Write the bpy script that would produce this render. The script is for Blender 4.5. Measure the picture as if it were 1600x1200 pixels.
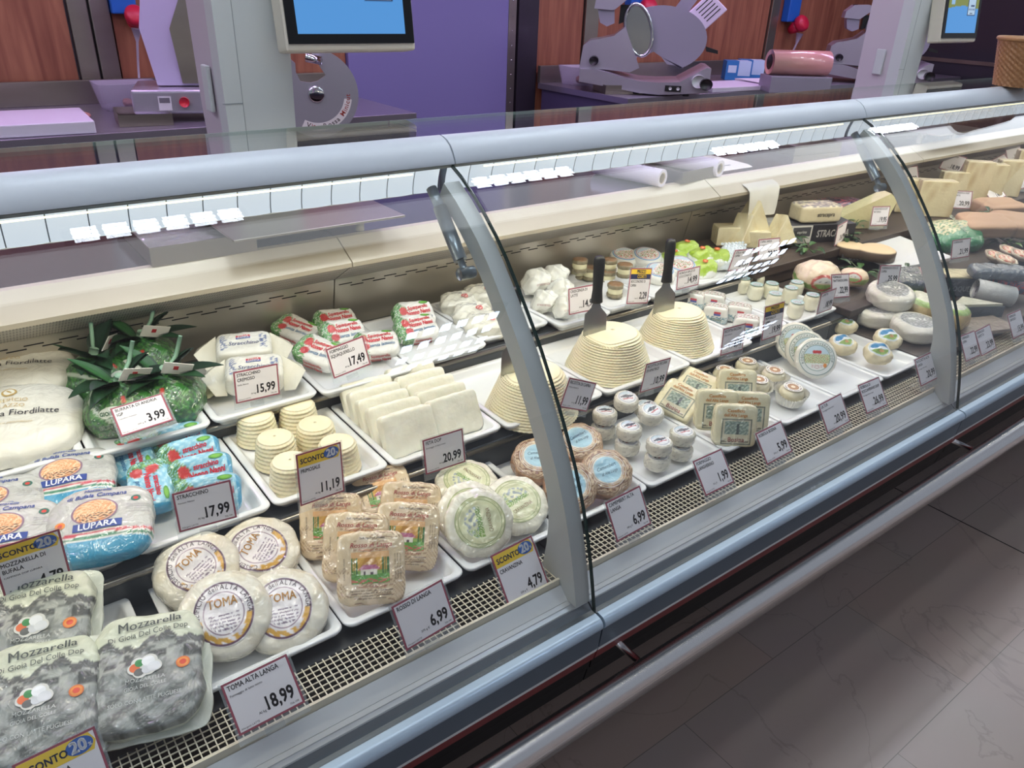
import bpy, bmesh, math, random
import numpy as np
from mathutils import Matrix, Vector
R_ = math.radians
PI = math.pi
for o in list(bpy.data.objects): bpy.data.objects.remove(o)
S = bpy.context.scene
C = S.collection
# ------------------------------------------------------------------ camera
cam_d = bpy.data.cameras.new('camera')
cam_d.sensor_width = 36.0
cam_d.lens = 26.995
cam_d.clip_start = 0.02
cam = bpy.data.objects.new('camera', cam_d)
C.objects.link(cam)
cam.matrix_world = Matrix(((0.79838791, 0.25092191, -0.54737094, 0.0),
                           (-0.60111726, 0.38518193, -0.70020919, 0.0),
                           (0.03513957, 0.88807267, 0.45835809, 1.5),
                           (0, 0, 0, 1)))
S.camera = cam
# ------------------------------------------------------------------ world, exposure
S.view_settings.view_transform = 'Standard'
S.view_settings.look = 'None'
S.view_settings.exposure = -0.08
S.view_settings.gamma = 1.0
S.view_settings.use_curve_mapping = False
W = bpy.data.worlds.new('world')
S.world = W
W.use_nodes = True
W.node_tree.nodes['Background'].inputs[0].default_value = (0.80, 0.86, 1.0, 1)
W.node_tree.nodes['Background'].inputs[1].default_value = 0.34

def area(name, loc, rot, sx, sy, power, color=(1, 1, 1), spread=180):
    d = bpy.data.lights.new(name, 'AREA')
    d.shape = 'RECTANGLE'; d.size = sx; d.size_y = sy
    d.energy = power; d.color = color
    d.spread = R_(spread)
    o = bpy.data.objects.new(name, d)
    C.objects.link(o)
    o.location = loc; o.rotation_euler = rot
    return o
# louvred ceiling lamps run along the counter in two rows (their housings are built below)
LAMPS = [(x, 1.48) for x in (-0.95, 0.62, 2.2, 3.8, 5.4)]
AISLE_LAMPS = [(x, -0.85) for x in (-2.3, 2.0, 4.65)] + [(x, -3.1) for x in (-2.5, -1.0, 6.5)]
# wide soft fill lights added above the counter front for floor and bumper
for i in range(4):
    area('added_fill_light', (-0.4 + i * 2.3, 0.98, 2.98), (0, 0, 0), 2.3, 0.60, 12, (0.88, 0.94, 1.0))
# pink meat-counter tubes over the rear worktop
for i in range(4):
    area('pink_display_light', (-0.2 + i * 2.0, 3.35, 2.35), (R_(-12), 0, 0), 1.7, 0.12, 17, (0.82, 0.56, 1.0))
# warm light bars inside the counter canopy, one per glazed section
JX = [-0.536, 0.714, 1.964, 3.214, 4.464, 5.714]
for i in range(5):
    area('canopy_light_bar', ((JX[i] + JX[i + 1]) / 2, 1.117, 1.181), (R_(16), 0, 0), 1.14, 0.022, 3.1, (1.0, 0.90, 0.70), 165)

# ------------------------------------------------------------------ helpers
def lin(h):
    if isinstance(h, str):
        h = h.lstrip('#')
        c = [int(h[i:i + 2], 16) / 255 for i in (0, 2, 4)]
    else:
        c = list(h)
    return tuple(x / 12.92 if x <= 0.04045 else ((x + 0.055) / 1.055) ** 2.4 for x in c)
MATS = {}
def mat(name, color='#cccccc', rough=0.5, metal=0.0, coat=0.0, attr=False, bump=None, noise=None, emit=None, es=0,
        sss=0.0, alpha=1.0, spec=0.5, crough=0.06, aniso=None, coatbump=None):
    if name in MATS: return MATS[name]
    m = bpy.data.materials.new(name)
    m.use_nodes = True
    nt = m.node_tree; N = nt.nodes; L = nt.links
    b = N['Principled BSDF']
    col = lin(color)
    b.inputs['Base Color'].default_value = (*col, 1)
    b.inputs['Roughness'].default_value = rough
    b.inputs['Metallic'].default_value = metal
    b.inputs['Coat Weight'].default_value = coat
    b.inputs['Coat Roughness'].default_value = crough
    if coatbump: b.inputs['Coat IOR'].default_value = 1.85
    b.inputs['Specular IOR Level'].default_value = spec
    if sss:
        b.inputs['Subsurface Weight'].default_value = sss
        b.inputs['Subsurface Radius'].default_value = (1.0, 0.7, 0.4)
        b.inputs['Subsurface Scale'].default_value = 0.004
    tc = N.new('ShaderNodeTexCoord')
    src = None
    if attr:
        a = N.new('ShaderNodeAttribute'); a.attribute_name = 'Col'
        src = a.outputs['Color']
    if noise:                                   # (scale, second colour, amount, stretch)
        nz = N.new('ShaderNodeTexNoise'); nz.inputs['Scale'].default_value = noise[0]; nz.inputs['Detail'].default_value = 5
        mp = N.new('ShaderNodeMapping'); mp.inputs['Scale'].default_value = noise[3] if len(noise) > 3 else (1, 1, 1)
        L.new(tc.outputs['Object'], mp.inputs[0]); L.new(mp.outputs[0], nz.inputs['Vector'])
        rp = N.new('ShaderNodeValToRGB'); rp.color_ramp.elements[0].position = 0.35; rp.color_ramp.elements[1].position = 0.68
        rp.color_ramp.elements[0].color = (0, 0, 0, 1); rp.color_ramp.elements[1].color = (noise[2],) * 3 + (1,)
        L.new(nz.outputs['Fac'], rp.inputs[0])
        mx = N.new('ShaderNodeMixRGB'); L.new(rp.outputs[0], mx.inputs[0])
        mx.inputs[1].default_value = (*col, 1); mx.inputs[2].default_value = (*lin(noise[1]), 1)
        if src: L.new(src, mx.inputs[1])
        src = mx.outputs[0]
    if src: L.new(src, b.inputs['Base Color'])
    def bumpnode(sc, strength, dist, stretch=(1, 1, 1), ridged=False):
        nz = N.new('ShaderNodeTexNoise'); nz.inputs['Scale'].default_value = sc; nz.inputs['Detail'].default_value = 3
        if ridged: nz.inputs['Distortion'].default_value = 1.2
        mp = N.new('ShaderNodeMapping'); mp.inputs['Scale'].default_value = stretch
        L.new(tc.outputs['Object'], mp.inputs[0]); L.new(mp.outputs[0], nz.inputs['Vector'])
        bp = N.new('ShaderNodeBump'); bp.inputs['Strength'].default_value = strength; bp.inputs['Distance'].default_value = dist
        L.new(nz.outputs['Fac'], bp.inputs['Height'])
        return bp.outputs['Normal']
    if bump: L.new(bumpnode(*bump), b.inputs['Normal'])
    if coatbump: L.new(bumpnode(*coatbump), b.inputs['Coat Normal'])
    if emit:
        b.inputs['Emission Color'].default_value = (*lin(emit), 1)
        b.inputs['Emission Strength'].default_value = es
    if alpha < 1:                               # clear thin plastic: see-through plus a gloss that follows Fresnel
        out = N['Material Output']
        tr = N.new('ShaderNodeBsdfTransparent'); tr.inputs[0].default_value = (0.97, 0.98, 0.98, 1)
        mx = N.new('ShaderNodeMixShader')
        mx.inputs[0].default_value = alpha
        L.new(tr.outputs[0], mx.inputs[1]); L.new(b.outputs[0], mx.inputs[2])
        L.new(mx.outputs[0], out.inputs[0])
    MATS[name] = m
    return m
def glass_mat(name, tint, refl=1.0):
    m = bpy.data.materials.new(name); m.use_nodes = True
    nt = m.node_tree; N = nt.nodes; L = nt.links
    for n in list(N):
        if n.type != 'OUTPUT_MATERIAL': N.remove(n)
    out = [n for n in N][0]
    tr = N.new('ShaderNodeBsdfTransparent'); tr.inputs[0].default_value = (*tint, 1)
    gl = N.new('ShaderNodeBsdfGlossy'); gl.inputs['Roughness'].default_value = 0.0
    gl.inputs['Color'].default_value = (refl, refl, refl, 1)
    # thin-pane reflectance 0.027 + 0.97 (1 - |cos|)^5, the same from both sides
    ge = N.new('ShaderNodeNewGeometry'); dt = N.new('ShaderNodeVectorMath'); dt.operation = 'DOT_PRODUCT'
    L.new(ge.outputs['Normal'], dt.inputs[0]); L.new(ge.outputs['Incoming'], dt.inputs[1])
    ab = N.new('ShaderNodeMath'); ab.operation = 'ABSOLUTE'; L.new(dt.outputs['Value'], ab.inputs[0])
    om = N.new('ShaderNodeMath'); om.operation = 'SUBTRACT'; om.inputs[0].default_value = 1.0; L.new(ab.outputs[0], om.inputs[1])
    pw = N.new('ShaderNodeMath'); pw.operation = 'POWER'; pw.inputs[1].default_value = 5.0; L.new(om.outputs[0], pw.inputs[0])
    ma = N.new('ShaderNodeMath'); ma.operation = 'MULTIPLY_ADD'; ma.inputs[1].default_value = 0.97; ma.inputs[2].default_value = 0.027; L.new(pw.outputs[0], ma.inputs[0])
    mx = N.new('ShaderNodeMixShader')
    L.new(ma.outputs[0], mx.inputs[0]); L.new(tr.outputs[0], mx.inputs[1]); L.new(gl.outputs[0], mx.inputs[2])
    L.new(mx.outputs[0], out.inputs[0])
    MATS[name] = m
    return m

class MB:
    """collects vertices / faces / colours / material slots and links them as ONE mesh object"""
    def __init__(s):
        s.V = []; s.C = []; s.n = 0; s.F = []; s.M = []; s.S = []
    def add(s, V, F, m=0, col=None, smooth=True):
        V = np.asarray(V, float).reshape(-1, 3)
        k = len(V)
        s.V.append(V)
        if col is None: col = (1, 1, 1)
        c = np.asarray(col, float)
        if c.ndim == 1: c = np.tile(c, (k, 1))
        s.C.append(c)
        b = s.n
        s.F += [tuple(int(i) + b for i in f) for f in F]
        s.M += [m] * len(F); s.S += [smooth] * len(F)
        s.n += k
        return s
    def xf(s, M):                                # transform everything gathered so far
        M = np.array(M)
        s.V = [v @ M[:3, :3].T + M[:3, 3] for v in s.V]
        return s
    def mesh(s, name, mats):
        me = bpy.data.meshes.new(name)
        V = np.concatenate(s.V); Cc = np.concatenate(s.C)
        nl = [len(f) for f in s.F]
        me.vertices.add(len(V)); me.vertices.foreach_set('co', V.ravel())
        me.loops.add(sum(nl)); me.loops.foreach_set('vertex_index', np.fromiter((i for f in s.F for i in f), int))
        me.polygons.add(len(nl))
        st = np.concatenate([[0], np.cumsum(nl)[:-1]]).astype(int)
        me.polygons.foreach_set('loop_start', st)
        me.polygons.foreach_set('loop_total', np.array(nl))
        me.polygons.foreach_set('material_index', np.array(s.M))
        me.polygons.foreach_set('use_smooth', np.array(s.S))
        me.update(calc_edges=True)
        at = me.color_attributes.new('Col', 'FLOAT_COLOR', 'POINT')
        at.data.foreach_set('color', np.concatenate([Cc, np.ones((len(Cc), 1))], 1).ravel().astype(np.float32))
        for m in mats: me.materials.append(m)
        me.validate()
        return me
    def build(s, name, mats, parent=None, loc=None, rot=None, round_=False):
        if not isinstance(mats, (list, tuple)): mats = [mats]
        me = s.mesh(name, mats)
        if round_:                               # smooth across shallow bends, crisp at real edges
            me.polygons.foreach_set('use_smooth', np.ones(len(me.polygons), bool)); me.set_sharp_from_angle(angle=R_(32))
        o = bpy.data.objects.new(name, me)
        C.objects.link(o)
        if parent is not None: o.parent = parent
        if loc is not None: o.location = loc
        if rot is not None: o.rotation_euler = rot
        return o
def tag(o, label, cat, group=None, kind=None):
    if label: o['label'] = label
    if cat: o['category'] = cat
    if group: o['group'] = group
    if kind: o['kind'] = kind
    return o
def thing(name, label, cat, loc=(0, 0, 0), rot=(0, 0, 0), group=None):
    o = bpy.data.objects.new(name, None); C.objects.link(o)
    o.empty_display_size = 0.02
    o.location = loc; o.rotation_euler = rot
    return tag(o, label, cat, group)
def struct(o): o['kind'] = 'structure'; return o
def copy_tree(o, loc, rot, label, scale=None, mesh_colour=None):
    r = o.copy(); C.objects.link(r); r.location = loc; r.rotation_euler = rot
    if scale: r.scale = scale
    r['label'] = label
    for ch in list(o.children):
        c = ch.copy(); C.objects.link(c); c.parent = r
        for g in list(ch.children):
            d = g.copy(); C.objects.link(d); d.parent = c
    return r

# ---- shapes
def box(mb, x0, x1, y0, y1, z0, z1, m=0, col=None, bev=0.0):
    if bev <= 0:
        V = [(x, y, z) for z in (z0, z1) for y in (y0, y1) for x in (x0, x1)]
        F = [(0, 2, 3, 1), (4, 5, 7, 6), (0, 1, 5, 4), (2, 6, 7, 3), (0, 4, 6, 2), (1, 3, 7, 5)]
        mb.add(V, F, m, col, False); return mb
    bm = bmesh.new()
    bmesh.ops.create_cube(bm, size=1.0)
    for v in bm.verts:
        v.co = Vector(((x0 + x1) / 2 + v.co.x * (x1 - x0), (y0 + y1) / 2 + v.co.y * (y1 - y0), (z0 + z1) / 2 + v.co.z * (z1 - z0)))
    bmesh.ops.bevel(bm, geom=list(bm.edges), offset=bev, segments=3, affect='EDGES', profile=0.6)
    bm.verts.index_update()
    mb.add([v.co[:] for v in bm.verts], [[v.index for v in f.verts] for f in bm.faces], m, col, False)
    bm.free(); return mb
def grid_faces(nu, nv, cu=False, cv=False):
    F = []
    for i in range(nu - (0 if cu else 1)):
        for j in range(nv - (0 if cv else 1)):
            a = i * nv + j; b = ((i + 1) % nu) * nv + j
            c = ((i + 1) % nu) * nv + (j + 1) % nv; d = i * nv + (j + 1) % nv
            F.append((a, b, c, d))
    return F
def lathe(mb, prof, n=32, m=0, col=None, smooth=True, radf=None, cap=True):
    """profile [(r,z)] bottom to top, turned about z"""
    P = np.array(prof, float); k = len(P)
    th = np.linspace(0, 2 * PI, n, endpoint=False)
    V = np.zeros((n, k, 3))
    rr = P[None, :, 0] * (np.ones((n, 1)) if radf is None else radf(th)[:, None])
    V[:, :, 0] = np.cos(th)[:, None] * rr; V[:, :, 1] = np.sin(th)[:, None] * rr; V[:, :, 2] = P[None, :, 1]
    F = grid_faces(n, k, cu=True)
    if cap:
        F = F + [tuple((n - 1 - i) * k for i in range(n)), tuple(i * k + k - 1 for i in range(n))]
    Vf = V.reshape(-1, 3)
    c = col(Vf) if callable(col) else col
    mb.add(Vf, F, m, c, smooth); return mb
def tube(mb, pts, r, n=10, m=0, col=None, cap=True):
    pts = [Vector(p) for p in pts]; k = len(pts)
    rs = r if isinstance(r, (list, tuple)) else [r] * k
    V = []; up = None
    for i, p in enumerate(pts):
        t = (pts[min(i + 1, k - 1)] - pts[max(i - 1, 0)]).normalized()
        if up is None:
            up = Vector((0, 0, 1)) if abs(t.z) < 0.9 else Vector((1, 0, 0))
        a = t.cross(up).normalized(); b = a.cross(t).normalized(); up = b
        for j in range(n):
            q = p + a * (math.cos(2 * PI * j / n) * rs[i]) + b * (math.sin(2 * PI * j / n) * rs[i])
            V.append(q[:])
    F = grid_faces(k, n, cv=True)
    F = [tuple(reversed(f)) for f in F]
    if cap: F += [tuple(range(n)), tuple((k - 1) * n + n - 1 - j for j in range(n))]
    mb.add(V, F, m, col, True); return mb
def extrude_x(mb, prof, x0, x1, m=0, col=None, closed=True, smooth=False, caps=True):
    """closed outline [(y,z)] swept along x"""
    k = len(prof)
    V = [(x, p[0], p[1]) for x in (x0, x1) for p in prof]
    F = []
    for j in range(k if closed else k - 1):
        F.append((j, (j + 1) % k, k + (j + 1) % k, k + j))
    if caps and closed: F += [tuple(range(k))[::-1], tuple(k + i for i in range(k))]
    mb.add(V, F, m, col, smooth); return mb
def prism(mb, outline, z0, z1, m=0, col=None, smooth=False, M=None):
    """outline [(x,y)] raised between z0 and z1, optionally moved by matrix M"""
    k = len(outline)
    V = [(x, y, z) for z in (z0, z1) for x, y in outline]
    if M is not None:
        V = [(M @ Vector(v))[:] for v in V]
    F = [tuple(range(k))[::-1], tuple(k + i for i in range(k))] + [(j, (j + 1) % k, k + (j + 1) % k, k + j) for j in range(k)]
    mb.add(V, F, m, col, smooth); return mb
def offset_path(P, d):
    """shift a polyline [(y,z)] sideways by d"""
    out = []
    for i in range(len(P)):
        a = P[max(i - 1, 0)]; b = P[min(i + 1, len(P) - 1)]
        t = np.array(b, float) - np.array(a, float); t /= np.linalg.norm(t)
        out.append((P[i][0] + t[1] * d[i] if isinstance(d, (list, tuple)) else P[i][0] + t[1] * d,
                    P[i][1] - t[0] * (d[i] if isinstance(d, (list, tuple)) else d)))
    return out
def crumple(P, amp, freq, seed, octs=5):
    rs = np.random.RandomState(seed)
    out = np.zeros(len(P))
    for i in range(octs):
        d = rs.normal(size=3); d /= np.linalg.norm(d)
        f = freq * (0.7 + 0.5 * i)
        out += (1 - np.abs(np.sin(P @ d * f + rs.uniform(0, 6.28))) * 2) / (1 + 0.5 * i)
    return out * amp / 2.2
def superq(mb, a, b, c, k=5.0, N=16, amp=0.0, freq=60, seed=1, m=0, colfn=None, taper=0.0, warp=None, disc=False, facets=0):
    """rounded package: a cube grid pulled onto a superellipsoid, creased; returns the height of its top"""
    g = np.linspace(-1, 1, N + 1); g = np.sign(g) * np.abs(g) ** 0.9
    U, Vv = np.meshgrid(g, g, indexing='ij'); U = U.ravel(); Vv = Vv.ravel(); O = np.ones_like(U)
    Q = np.concatenate([np.stack(t, 1) for t in ((U, Vv, O), (Vv, U, -O), (O, U, Vv), (-O, Vv, U), (Vv, O, U), (U, -O, Vv))])
    base = grid_faces(N + 1, N + 1); n1 = (N + 1) ** 2
    F = np.array([[i + s * n1 for i in f] for s in range(6) for f in base])
    key = np.round(Q * 1e5).astype(int)
    _, idx, inv = np.unique(key, axis=0, return_index=True, return_inverse=True)
    inv = inv.ravel(); Q = Q[idx]; F = inv[F]
    if disc:                                     # round in plan: radius and height share the rounding
        rr = np.abs(Q[:, :2]).max(1); ang = np.arctan2(Q[:, 1], Q[:, 0])
        rd = rr * (1 + (0.018 * np.cos(facets * ang) if facets else 0))
        sq = np.hypot(Q[:, 0], Q[:, 1]); sq[sq == 0] = 1
        Q = Q.copy(); Q[:, 0] *= rd / sq; Q[:, 1] *= rd / sq
        nn = (rr ** k + np.abs(Q[:, 2]) ** k) ** (1 / k)
    else:
        nn = (np.abs(Q) ** k).sum(1) ** (1 / k)
    q = Q / nn[:, None]
    P = q * np.array([a, b, c])
    if taper: P[:, :2] *= (1 - taper * (q[:, 2:3] * 0.5 + 0.5))
    if warp: P = warp(P, q)
    if amp:
        nrm = q / np.linalg.norm(q, axis=1)[:, None]
        P = P + nrm * crumple(P, amp, freq, seed)[:, None]
    col = colfn(q, P) if colfn else None
    mb.add(P, [tuple(f) for f in F], m, col, True)
    def top(x, y):
        s = (1 - taper)
        u = min(abs(x / (a * s)), 0.98); v = min(abs(y / (b * s)), 0.98)
        if disc: u = min(math.hypot(x / (a * s), y / (b * s)), 0.98); v = 0.0
        t = max(1 - u ** k - v ** k, 0.02)
        p = np.array([[x, y, c * t ** (1 / k)]])
        z = p[0, 2] + (crumple(p, amp, freq, seed)[0] if amp else 0)
        return z
    return top
_GL = {}
def glyphs(s, size=1.0, bold=0.0, spacing=1.0):
    k = (s, bold, spacing)
    if k not in _GL:
        cu = bpy.data.curves.new('t', 'FONT'); cu.body = s; cu.size = 1.0; cu.offset = bold; cu.resolution_u = 2; cu.space_character = spacing
        o = bpy.data.objects.new('t', cu); C.objects.link(o)
        dg = bpy.context.evaluated_depsgraph_get()
        oe = o.evaluated_get(dg); me = oe.to_mesh()
        V = np.array([v.co[:2] for v in me.vertices]).reshape(-1, 2); F = [tuple(p.vertices) for p in me.polygons]
        oe.to_mesh_clear(); bpy.data.objects.remove(o); bpy.data.curves.remove(cu)
        _GL[k] = (V, F)
    V, F = _GL[k]
    return V * size, F
def text(mb, s, x, y, size, m=0, col=(0, 0, 0), z=0.0003, align='l', bold=0.0, sx=1.0, ang=0.0, shear=0.0, top=None, tr=None):
    """printed lettering lying on the xy face (or on the surface top(x,y))"""
    V, F = glyphs(s, size)
    if not len(F): return
    V = V.copy()
    if bold > 0:                                 # heavier stroke: the same lettering laid twice, a hair apart
        dd = [(0, 0), (bold * 1.6, 0)] + ([(0, bold * 1.3), (bold * 1.6, bold * 1.3)] if bold >= 0.02 else [])
        k = len(V); F = [tuple(i + q * k for i in f) for q in range(len(dd)) for f in F]
        V = np.concatenate([V + np.array(d) * size for d in dd])
    V[:, 0] += V[:, 1] * shear; V[:, 0] *= sx
    w = V[:, 0].max()
    if align == 'c': V[:, 0] -= w / 2
    if align == 'r': V[:, 0] -= w
    ca, sa = math.cos(ang), math.sin(ang)
    X = x + V[:, 0] * ca - V[:, 1] * sa; Y = y + V[:, 0] * sa + V[:, 1] * ca
    if top: Z = np.array([top(a, b) for a, b in zip(X, Y)]) + z
    else: Z = np.full(len(X), z)
    P = np.stack([X, Y, Z], 1)
    if tr is not None: P = np.array([tr(p) for p in P])
    mb.add(P, F, m, col, False)
def ring_text(mb, s, r, a0, size, m=0, col=(0, 0, 0), z=0.0003, top=None, step=None, bold=0.0, sx=1.0, ex=1.0, ey=1.0, cx=0, cy=0):
    """letters round a circle, starting at angle a0 and going clockwise"""
    a = a0
    for ch in s:
        if ch == ' ':
            a -= size * 0.45 * sx / r; continue
        V, F = glyphs(ch, size)
        if not len(F): continue
        w = (V[:, 0].max() + size * 0.07) * sx
        am = a - w / 2 / r
        t = am - PI / 2
        X0 = (V[:, 0] * sx - w / 2); Y0 = V[:, 1] + r
        X = cx + (X0 * math.cos(t) - Y0 * math.sin(t)) * ex; Y = cy + (X0 * math.sin(t) + Y0 * math.cos(t)) * ey
        Z = (np.array([top(p, q) for p, q in zip(X, Y)]) if top else 0) + np.full(len(X), z)
        mb.add(np.stack([X, Y, Z], 1), F, m, col, False)
        a -= w / r
def patch(mb, x0, x1, y0, y1, nx, ny, colfn, m=0, z=0.0002, top=None, mask=None, tr=None):
    """printed picture: a fine grid lying on the face, colour per point from colfn(u,v)"""
    X, Y = np.meshgrid(np.linspace(x0, x1, nx), np.linspace(y0, y1, ny), indexing='ij')
    X = X.ravel(); Y = Y.ravel()
    u = (X - x0) / (x1 - x0); v = (Y - y0) / (y1 - y0)
    Z = (np.array([top(p, q) for p, q in zip(X, Y)]) if top else np.zeros(len(X))) + z
    F = grid_faces(nx, ny)
    if mask is not None:
        k = mask(u, v)
        F = [f for f in F if all(k[i] for i in f)]
    P = np.stack([X, Y, Z], 1)
    if tr is not None: P = np.array([tr(p) for p in P])
    mb.add(P, F, m, colfn(u, v), True)
def disc_patch(mb, cx, cy, rx, ry, colfn, m=0, z=0.0002, top=None, nr=20, na=56):
    """printed round label; colfn(r, a, u, v) with r in 0..1"""
    r = np.linspace(0.0, 1, nr); a = np.linspace(0, 2 * PI, na, endpoint=False)
    Rr, A = np.meshgrid(r, a, indexing='ij'); Rr = Rr.ravel(); A = A.ravel()
    U = Rr * np.cos(A); Vv = Rr * np.sin(A); X = cx + U * rx; Y = cy + Vv * ry
    Z = (np.array([top(p, q) for p, q in zip(X, Y)]) if top else np.zeros(len(X))) + z
    F = grid_faces(nr, na, cv=True)
    mb.add(np.stack([X, Y, Z], 1), F, m, colfn(Rr, A, U, Vv), True)
def paint(n, base): return np.tile(np.array(lin(base)), (n, 1))
def put(c, mask, colr): c[mask] = lin(colr)
def hashn(u, v, f, seed=0):
    """cell noise 0..1"""
    a = np.floor(u * f[0]); b = np.floor(v * f[1])
    t = np.sin(a * 12.9898 + b * 78.233 + seed * 37.7) * 43758.5453
    return t - np.floor(t)
def smoothn(u, v, f, seed=0):
    return 0.5 + 0.25 * (np.sin(u * f * 6.1 + seed + 2 * np.sin(v * f * 3.3 + seed * 2)) + np.sin(v * f * 5.2 + seed * 3 + 2.2 * np.sin(u * f * 2.7)))
# ------------------------------------------------------------------ materials
M_alu = mat('satin_aluminium', '#a9b4bf', 0.34, 0.75, bump=(40, 0.02, 0.001, (0.05, 1, 1)))
M_bar = mat('painted_bar', '#c9d1d7', 0.42, 0.05)
M_arm = mat('arm_grey', '#b4b8b6', 0.42, 0.15)
M_ledge = mat('ledge_silver', '#d3d6d7', 0.42, 0.1)
M_dark = mat('dark_grey_trim', '#5c646b', 0.38, 0.3)
M_bump = mat('bumper_blue_grey', '#a9bccb', 0.28, 0.25)
M_front = mat('front_panel', '#5a6570', 0.42, 0.4, bump=(60, 0.05, 0.001, (0.02, 1, 6)))
M_red = mat('red_strip', '#6e1014', 0.4)
M_white = mat('white_strip', '#c9cac8', 0.5)
M_black = mat('black_plastic', '#07090d', 0.55, spec=0.2)
M_deck = mat('dark_deck', '#3c3f43', 0.35, 0.2)
M_steel = mat('brushed_steel', '#a59f94', 0.28, 0.9, bump=(30, 0.08, 0.001, (0.05, 1, 1)), noise=(6, '#8d867b', 0.5, (0.4, 1, 1)))
M_nose = mat('cream_steel', '#cfc6b2', 0.45, 0.25, noise=(9, '#c0b59f', 0.6, (0.5, 1, 1)))
M_top = mat('worktop_steel', '#736c82', 0.14, 0.9, noise=(8, '#645d72', 0.5))
M_chrome = mat('chrome', '#c8cbcf', 0.10, 1.0)
M_rail = mat('polished_rail', '#e4e4e4', 0.2, 1.0)
M_wire = mat('ivory_wire', '#d9d2bd', 0.4)
M_edge = mat('green_glass_edge', '#0d2a25', 0.12, 0.0)
M_gl = glass_mat('clear_glass', (0.972, 0.985, 0.98))
M_plas = mat('clear_plastic', '#dfe4e6', 0.12, alpha=0.16, spec=0.6)
M_porc = mat('white_melamine', '#e2e3e4', 0.22, coat=0.3)
M_print = mat('printed', attr=True, rough=0.5)
M_film = mat('film_wrap', attr=True, rough=0.42, coat=0.9, crough=0.055, bump=(55, 0.35, 0.003), coatbump=(30, 1.0, 0.026, (1, 1, 1), True))
M_filmc = mat('film_wrap_clear', attr=True, rough=0.5, coat=0.6, crough=0.12, bump=(70, 0.25, 0.002), coatbump=(34, 1.0, 0.020, (1, 1, 1), True))
M_paper = mat('matt_wrap', attr=True, rough=0.62, bump=(45, 0.3, 0.003))
M_cheese = mat('fresh_cheese', '#ece3c4', 0.42, bump=(60, 0.25, 0.002), sss=0.25, noise=(25, '#e2d7b2', 0.5))
M_cheeset = mat('painted_cheese', attr=True, rough=0.5, bump=(80, 0.35, 0.002))
M_feta = mat('feta', '#ebe8d8', 0.42, bump=(55, 0.6, 0.004), sss=0.2, noise=(30, '#dad6c2', 0.6))
M_led = mat('led_tube', '#fff3c8', 0.4, emit='#fff0b8', es=3.0)
M_leaf = mat('leaf', attr=True, rough=0.38, bump=(30, 0.2, 0.001, (8, 1, 1)))
M_blackh = mat('black_handle', '#17181a', 0.42)
M_blade = mat('blade_steel', '#a8a9a6', 0.22, 0.95)
M_wood = mat('dark_wood_step', '#4e4038', 0.5, noise=(12, '#2f2620', 0.9, (0.25, 3, 3)), bump=(20, 0.2, 0.002, (0.2, 3, 3)))
M_scale = mat('scale_shell', '#c9cfce', 0.45)
M_scaleb = mat('scale_shell_beige', '#cfc9ba', 0.5)
M_cast = mat('cast_aluminium', '#b4b0bd', 0.28, 0.6)
M_cast2 = mat('matt_cast_aluminium', '#9d99aa', 0.42, 0.45)
M_board = mat('white_cutting_board', '#d5cede', 0.5)
M_bin = mat('clear_bin_plastic', '#c9c4d6', 0.25, alpha=0.30)
M_meat = mat('raw_meat', '#c9978c', 0.4, bump=(40, 0.6, 0.006), noise=(30, '#a86a62', 0.8))

def glass_reflection_mat():  # emission imitates a bright reflection in the curved glass
    m = bpy.data.materials.new('glowing_glass_reflection'); m.use_nodes = True
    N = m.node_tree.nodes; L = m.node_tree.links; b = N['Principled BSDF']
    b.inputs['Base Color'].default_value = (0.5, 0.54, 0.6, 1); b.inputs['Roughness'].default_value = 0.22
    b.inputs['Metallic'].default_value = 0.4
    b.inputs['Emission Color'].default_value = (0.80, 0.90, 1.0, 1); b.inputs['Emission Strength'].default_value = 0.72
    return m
M_reflband = glass_reflection_mat()
def perforated_mat():
    m = bpy.data.materials.new('perforated_steel'); m.use_nodes = True
    N = m.node_tree.nodes; L = m.node_tree.links; b = N['Principled BSDF']
    b.inputs['Metallic'].default_value = 0.25; b.inputs['Roughness'].default_value = 0.45
    tc = N.new('ShaderNodeTexCoord'); vo = N.new('ShaderNodeTexVoronoi'); vo.inputs['Scale'].default_value = 190; vo.inputs['Randomness'].default_value = 0.0
    mp = N.new('ShaderNodeMapping'); mp.inputs['Rotation'].default_value = (R_(-34), 0, 0); mp.inputs['Scale'].default_value = (1, 1, 0.0)
    L.new(tc.outputs['Object'], mp.inputs[0]); L.new(mp.outputs[0], vo.inputs['Vector'])
    cmp_ = N.new('ShaderNodeMath'); cmp_.operation = 'LESS_THAN'; cmp_.inputs[1].default_value = 0.34
    L.new(vo.outputs['Distance'], cmp_.inputs[0])
    mx = N.new('ShaderNodeMixRGB'); mx.inputs[1].default_value = (*lin('#cdc6ba'), 1); mx.inputs[2].default_value = (*lin('#2c2927'), 1)
    L.new(cmp_.outputs[0], mx.inputs[0]); L.new(mx.outputs[0], b.inputs['Base Color'])
    return m
M_perf = perforated_mat()
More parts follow.
